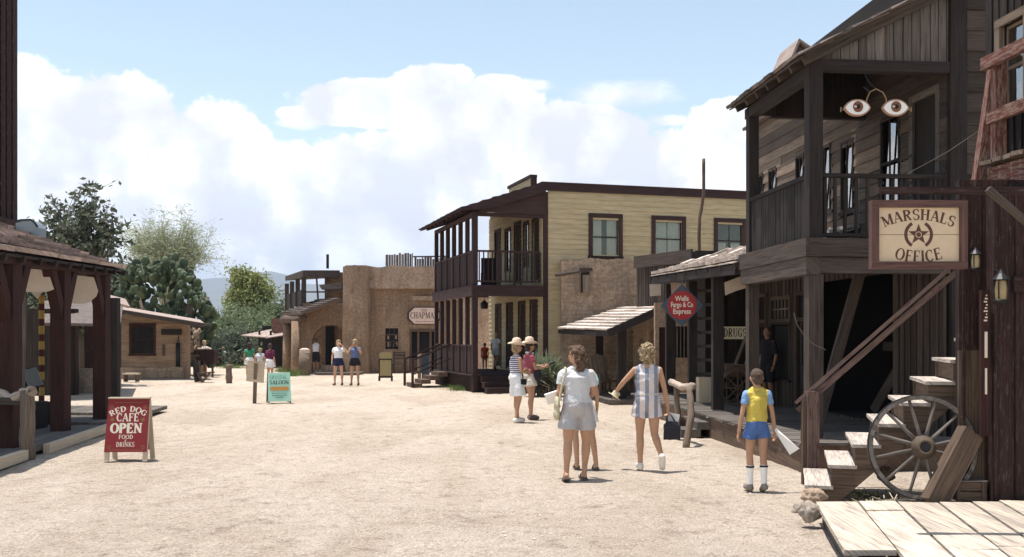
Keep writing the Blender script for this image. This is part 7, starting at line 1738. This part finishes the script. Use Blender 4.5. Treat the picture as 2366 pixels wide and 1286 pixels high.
q = MB(ms); q.tube([(-.26, .07, 1.03), (-.21, .055, 1.25), (-.15, .02, 1.435), (-.15, -.05, 1.42), (-.2, -.10, 1.25), (-.255, -.10, 1.0)], .013, 6); acc('strap', t, ms, q, 'cbagw')
q = MB(ms @ Matrix.Translation((-.25, .27, 1.05)) @ Matrix.Rotation(R(25), 4, 'X') @ Matrix.Rotation(R(-20), 4, 'Y')); q.box((-.12, -.01, -.09), (.08, .012, .07)); held('folded_paper', q, 'paper', 'folded white leaflet in the left hand of the woman in the grey T-shirt', 'paper', ms @ V((-.25, .27, .98)))
# companion hidden in front of her
t, ms, mr, hm = person((.93, 13.25), 2, 1.56, 'person in aqua top mostly hidden in front of the woman in the grey T-shirt', 'skin', ('hbrown', 'short'), ('caqua', 'tee', .6, .95), ('cwhite', .6, .12), ('shoe', 'sandal'), legs=dict(L=[(-.088, 0, .9), (-.09, .05, .49), (-.07, -.0, .085), 0], R=[(.088, 0, .9), (.15, .02, .49), (.20, -.05, .085), -5]), vox=.013, hips=.95, build=.85)
# woman in striped romper
t, ms, mr, hm = person((1.78, 13.12), -3, 1.64, 'woman with curly blond hair in a blue and white striped romper, seen from behind', 'skin', ('hblond', 'curly'), ('romper', 'tank', .5, 1.0, 1.0), ('romper', .44, .108), ('shoew', 'shoe'),
    arms=dict(L=[(-.165, -.01, 1.365), (-.315, .03, 1.20), (-.405, .15, 1.07)], R=[(.165, -.01, 1.365), (.235, -.03, 1.10), (.285, .03, .85)]),
    legs=dict(L=[(-.088, 0, .90), (-.095, .03, .49), (-.09, .02, .085), 0], R=[(.088, 0, .90), (.10, .0, .49), (.185, -.14, .20), -58]), headyaw=-4, build=.96, hips=1.0, vox=.0105, curl=(.6, 1.0))
q = MB(ms @ Matrix.Diagonal((1, .78, 1, 1))); q.tube([(.150*math.cos(k*math.pi/12), .162*math.sin(k*math.pi/12)-.0, 1.035) for k in range(25)], .014, 6); acc('belt', t, ms, q, 'ccream')
q = MB(ms @ Matrix.Translation((-.43, .18, 1.0)) @ Matrix.Rotation(R(35), 4, 'Y') @ Matrix.Scale(.8, 4)); q.lathe((0, 0, 0), [(.12, -.02), (.125, -.01), (.07, .0), (.065, .07), (.04, .09)], 16); held('straw_hat', q, 'cbagw', 'straw hat held in the left hand of the woman in the striped romper', 'hat', ms @ V((-.43, .18, 1.0)))
q = MB(ms); q.box((.23, -.02, .41), (.45, .09, .62)); q.box((.26, -.01, .60), (.42, .08, .66)); held('handbag', q, 'leather', 'black handbag carried low by the woman in the striped romper', 'bag', ms @ V((.34, .03, .4)), .012, (.008, 10))
q = MB(ms)
for dy in (-.01, .07): q.tube([(.27, dy, .64), (.275, dy*.6+.015, .72), (.30, .03, .775), (.345, dy*.6+.015, .72), (.39, dy, .64)], .008, 6)
q2 = q; single('bag_handles', q2, 'leather', 'looped black handles of the handbag gripped beside the striped romper', 'handles', ms @ V((.33, .03, .65)))
q = MB(ms @ Matrix.Translation((.33, .10, .68)) @ Matrix.Rotation(R(12), 4, 'Y')); q.box((-.05, 0, -.09), (.11, .01, .09)); held('folded_paper', q, 'paper', 'white paper tucked behind the black handbag', 'paper', ms @ V((.33, .1, .6)))
# boy
t, ms, mr, hm = person((2.785, 11.32), 4, 1.38, 'boy seen from behind in a yellow vest with blue sleeves, blue shorts and striped socks', 'skin', ('hboy', 'short'), ('cyel', 'tank', .3, .97, 1.0), ('cblue', .40, .112), ('shoeg', 'shoe'),
    arms=dict(L=[(-.160, -.01, 1.355), (-.215, -.02, 1.08), (-.25, .03, .82)], R=[(.160, -.01, 1.355), (.215, -.02, 1.08), (.265, .03, .83)]),
    legs=dict(L=[(-.085, 0, .90), (-.095, .03, .49), (-.085, .04, .085), 0], R=[(.085, 0, .90), (.088, .0, .49), (.085, -.06, .10), -18]), build=.90, hips=.88, vox=.0105, child=True, headyaw=-6)
q = MB(ms)
for s, k in ((-1, 0), (1, 1)): sh = V((s*.150, -.01, 1.355)); el = V((s*.215, -.02, 1.08)); q.ball(sh, .060); q.cone(sh, .060, sh.lerp(el, .52), .058, 14)
acc('sleeves', t, ms, q, 'csky', .0105)
for s, kn, an in ((-1, V((-.095, .03, .49)), V((-.085, .04, .085))), (1, V((.088, 0, .49)), V((.085, -.06, .10)))):
    q = MB(ms); a = kn.lerp(an, .30)+V((0, -.017, 0)); q.cone(a, .056, kn.lerp(an, .72), .044, 14); q.cone(kn.lerp(an, .72), .044, an, .042, 14); acc('sock', t, ms, q, 'paper', .009)
    q = MB(ms); q.cone(kn.lerp(an, .335)+V((0, -.017, 0)), .0585, kn.lerp(an, .40)+V((0, -.016, 0)), .0575, 16); acc('sock_band', t, ms, q, 'cblack')
c = ms @ V((.27, .05, .78)); q = MB(); a1, a2, a3 = W(1789, 991, 11.35), W(1847, 1036, 11.2), W(1824, 1049, 11.3); q.prism([a1+V((-.012, 0, .01)), a3, a2, a1+V((.01, 0, .02))], (0, -.006, 0)); q.prism([a1+V((-.012, .02, .01)), a3+V((.015, .04, -.012)), a2+V((-.01, .04, -.02)), a1+V((.01, .02, .0))], (0, .005, 0)); held('paper_fan', q, 'paper', 'large folded white paper held low in the right hand of the boy', 'paper', a1)
# two women in hats
def hatp(ms, hm, col, label, tilt=0, band='cbagw', sz=1.0):
    q = MB(ms @ hm @ Matrix.Translation((0, 0, 1.655)) @ Matrix.Rotation(R(tilt), 4, 'X') @ Matrix.Scale(sz, 4)); q.sm = True
    n = 28; vs = []; prof = [(.180, .030), (.150, .008), (.112, .0), (.098, .012), (.094, .07), (.084, .125), (.055, .138), (.03, .122), (0.001, .118)]
    for r, z in prof:
        for k in range(n): a = 2*math.pi*k/n; vs.append((r*math.cos(a)*(.86 if r > .12 else .95), r*math.sin(a)*1.05, z+(.035*abs(math.cos(a))**2 if r > .15 else 0)-(.03*abs(math.sin(a)) if r > .15 else 0)+(.012*math.cos(2*a) if z > .1 else 0)))
    fs = [(i*n+k, i*n+(k+1) % n, (i+1)*n+(k+1) % n, (i+1)*n+k) for i in range(len(prof)-1) for k in range(n)]; q._add(vs, fs)
    m_ = hm; me = q.mesh('cowboy_hat'); me.materials.append(M[col]); base = ms @ hm @ V((0, 0, 1.66)); me.transform(Matrix.Translation(-base)); o = bpy.data.objects.new('cowboy_hat', me); COL.objects.link(o); o.location = base
    sl = o.modifiers.new('thick', 'SOLIDIFY'); sl.thickness = .006; tag(o, label, 'hat', 'cowboy hats')
t, ms, mr, hm = person((.09, 20.45), -62, 1.64, 'woman in a cowboy hat, striped sleeveless top and long white shorts', 'skin', ('hblond', 'bob'), ('tankst', 'tank', .5, 1.05), ('cwhite', .82, .118), ('shoew', 'shoe'),
    arms=dict(L=[(-.165, -.01, 1.355), (-.20, .05, 1.12), (-.09, .24, 1.10)], R=[(.165, -.01, 1.355), (.21, -.0, 1.10), (.12, .2, 1.04)]), legs=dict(L=[(-.088, 0, .9), (-.09, .05, .49), (-.09, .08, .085), 0], R=[(.088, 0, .9), (.09, .02, .49), (.09, -.06, .085), 0]), vox=.013, hips=1.08, headyaw=-10)
hatp(ms, hm, 'chat', 'cream cowboy hat on the woman in the striped top', -6, sz=1.02)
q = MB(ms); q.box((.14, .0, .80), (.20, .14, .92)); q.box((.2, .03, .83), (.24, .11, .90)); q.tube([(.17, .05, .92), (.15, .08, 1.15), (.02, .09, 1.40), (-.10, .0, 1.43)], .008, 5); held('camera', q, 'camera', 'black camera on a strap at the hip of the woman in the striped top', 'camera', ms @ V((.17, .07, .8)))
t, ms, mr, hm = person((.37, 21.15), -68, 1.66, 'woman in a cowboy hat, dark pink polo shirt and short cream shorts', 'skin', ('hdark', 'bob'), ('cpink', 'tee', .45, .97), ('ccream', .42, .12), ('shoe', 'shoe'),
    arms=dict(L=[(-.168, -.01, 1.36), (-.18, .10, 1.14), (-.06, .34, 1.16)], R=[(.168, -.01, 1.36), (.2, .06, 1.11), (.10, .32, 1.14)]), legs=dict(L=[(-.088, 0, .9), (-.09, .08, .49), (-.09, .06, .085), 0], R=[(.088, 0, .9), (.09, .02, .49), (.09, .0, .085), 0]), vox=.013, hips=1.06)
hatp(ms, hm, 'chat', 'tan cowboy hat on the woman in the dark pink shirt', 0, sz=1.0)
q = MB(ms); q.cap((.02, .40, 1.17), .035, (.0, .58, 1.24), .03); held('dark_camera', q, 'camera', 'dark camera lens held out by the woman in the dark pink shirt', 'camera', ms @ V((0, .5, 1.2)), .012)
q = MB(ms); q.ball((.19, .12, .97), (.04, .10, .14)); held('hip_bag', q, 'leather', 'dark bag hanging between the two women in cowboy hats', 'bag', ms @ V((.19, .12, .84)), .014, (.006, 9))
q = MB(ms); q.tube([(-.06, .06, 1.44), (0, .075, 1.42), (.06, .06, 1.44)], .02, 6); q.tube([(-.07, -.05, 1.45), (0, -.075, 1.46), (.07, -.05, 1.45)], .02, 6); acc('collar', t, ms, q, 'cwhite')
# pair in the middle distance, facing the camera
fx = dict(vox=.016)
t, ms, mr, hm = person((XZ(782, 36), 36), 178, 1.64, 'woman facing the camera in a white T-shirt, hand raised to her head', 'skinl', ('hblond', 'bob'), ('cwhite', 'tee', .5, 1.02), ('cnavy', .4, .12), ('shoe', 'shoe'), arms=dict(L=[(-.168, -.01, 1.365), (-.34, .03, 1.24), (-.14, .08, 1.5)], R=[(.168, -.01, 1.365), (.23, -.02, 1.10), (.235, .05, .84)]), legs=dict(L=[(-.088, 0, .9), (-.13, .02, .49), (-.14, 0, .085), 0], R=[(.088, 0, .9), (.13, .02, .49), (.14, 0, .085), 0]), headyaw=10, **fx)
t, ms, mr, hm = person((XZ(820, 36), 36), 180, 1.66, 'blond person in a blue shirt and black shorts taking a picture', 'skin', ('hyel', 'bob'), ('cblus', 'tee', .5, 1.0), ('cblack', .42, .115), ('shoe', 'shoe'), arms=dict(L=[(-.168, -.01, 1.365), (-.24, .10, 1.18), (-.05, .16, 1.5)], R=[(.168, -.01, 1.365), (.24, .10, 1.18), (.05, .16, 1.5)]), legs=dict(L=[(-.088, 0, .9), (-.11, .02, .49), (-.13, 0, .085), 0], R=[(.088, 0, .9), (.11, .02, .49), (.13, 0, .085), 0]), **fx)
q = MB(ms); q.box((-.06, .15, 1.57), (.06, .20, 1.64)); held('camera', q, 'tank', 'small silver camera raised by the blond person in the blue shirt', 'camera', ms @ V((0, .17, 1.57)))
# trio walking away behind the plywood sign
t, ms, mr, hm = person((XZ(576, 40), 40), 15, 1.52, 'person in a green shirt and white shorts walking away beyond the plywood sign', 'skin', ('hdark', 'long'), ('cgreen', 'tee', .5, 1.05), ('cwhite', .45, .12), ('shoew', 'shoe'), hips=1.12, **fx)
t, ms, mr, hm = person((XZ(601, 39), 39), 0, 1.32, 'small child in a pale grey shirt between the green and the purple shirt', 'skin', ('hblond', 'short'), ('cgrey', 'tee', .5, .95), ('cgrey', .4, .11), ('shoew', 'shoe'), child=True, vox=.018)
t, ms, mr, hm = person((XZ(624, 38), 38), -20, 1.50, 'person in a dark purple shirt and white shorts walking away behind the mint sandwich board', 'skin', ('hdark', 'bob'), ('cpurp', 'tee', .9, 1.0), ('cwhite', .55, .13), ('shoe', 'shoe'), headyaw=20, hips=1.12, **fx)
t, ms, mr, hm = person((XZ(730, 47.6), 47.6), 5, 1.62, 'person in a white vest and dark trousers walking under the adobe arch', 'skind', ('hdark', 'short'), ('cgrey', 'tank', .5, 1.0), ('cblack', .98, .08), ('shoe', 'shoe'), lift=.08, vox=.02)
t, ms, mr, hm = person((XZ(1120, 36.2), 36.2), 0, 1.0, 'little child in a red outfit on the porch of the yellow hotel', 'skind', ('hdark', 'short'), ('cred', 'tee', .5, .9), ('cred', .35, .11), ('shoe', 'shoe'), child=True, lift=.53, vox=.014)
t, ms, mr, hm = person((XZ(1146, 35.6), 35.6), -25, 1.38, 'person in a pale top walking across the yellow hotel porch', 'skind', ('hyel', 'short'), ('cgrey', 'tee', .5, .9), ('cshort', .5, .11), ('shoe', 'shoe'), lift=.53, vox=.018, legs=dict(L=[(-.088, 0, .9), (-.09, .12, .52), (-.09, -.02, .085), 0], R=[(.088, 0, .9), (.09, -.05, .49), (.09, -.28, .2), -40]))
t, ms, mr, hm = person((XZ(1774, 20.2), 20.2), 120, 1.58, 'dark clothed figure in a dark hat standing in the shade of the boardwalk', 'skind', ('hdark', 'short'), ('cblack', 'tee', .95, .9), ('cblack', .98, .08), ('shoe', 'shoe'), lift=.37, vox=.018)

# people by the market
t, ms, mr, hm = person((XZ(472, 44.3), 44.3), 160, 1.60, 'stall keeper in a pale hat behind the brown wooden stall', 'skinl', ('hyel', 'bob'), ('ccream', 'tee', .5, 1.0), ('cnavy', .9, .09), ('shoe', 'shoe'), vox=.02)
seat = dict(L=[(-.09, 0, .55), (-.10, .38, .50), (-.10, .40, .085), 0], R=[(.09, 0, .55), (.10, .38, .50), (.10, .40, .085), 0])
def seated(px, d, face, label, top, bot, hr, h=1.6):
    m0 = frame(XZ(px, d), d, face)
    t, ms, mr, hm = person((XZ(px, d), d), face, h, label, 'skin', hr, top, bot, ('shoe', 'shoe'), legs=dict(L=[(-.09, .0, .90), (-.10, .40, .86), (-.10, .42, .45), 0], R=[(.09, 0, .90), (.10, .40, .86), (.10, .42, .45), 0]), arms=dict(L=[(-.165, 0, 1.36), (-.2, .05, 1.12), (-.1, .25, 1.0)], R=[(.165, 0, 1.36), (.2, .05, 1.12), (.1, .25, 1.0)]), lift=-.37*h/1.7+.02, vox=.02)
    s = thing('log_seat', 'low dark seat under the small seated person in the far street', 'seat', (XZ(px, d), d, 0)); q = MB(frame(XZ(px, d), d, face)); q.box((-.3, -.3, 0), (.3, .12, .38)); part('seat', q, 'crate', s)
seated(516, 60, 160, 'small seated person in a pale shirt in front of the dark mesquite', ('cwhite', 'tee', .5, 1.0), ('cshort', .6, .1), ('hyel', 'short'), 1.45)
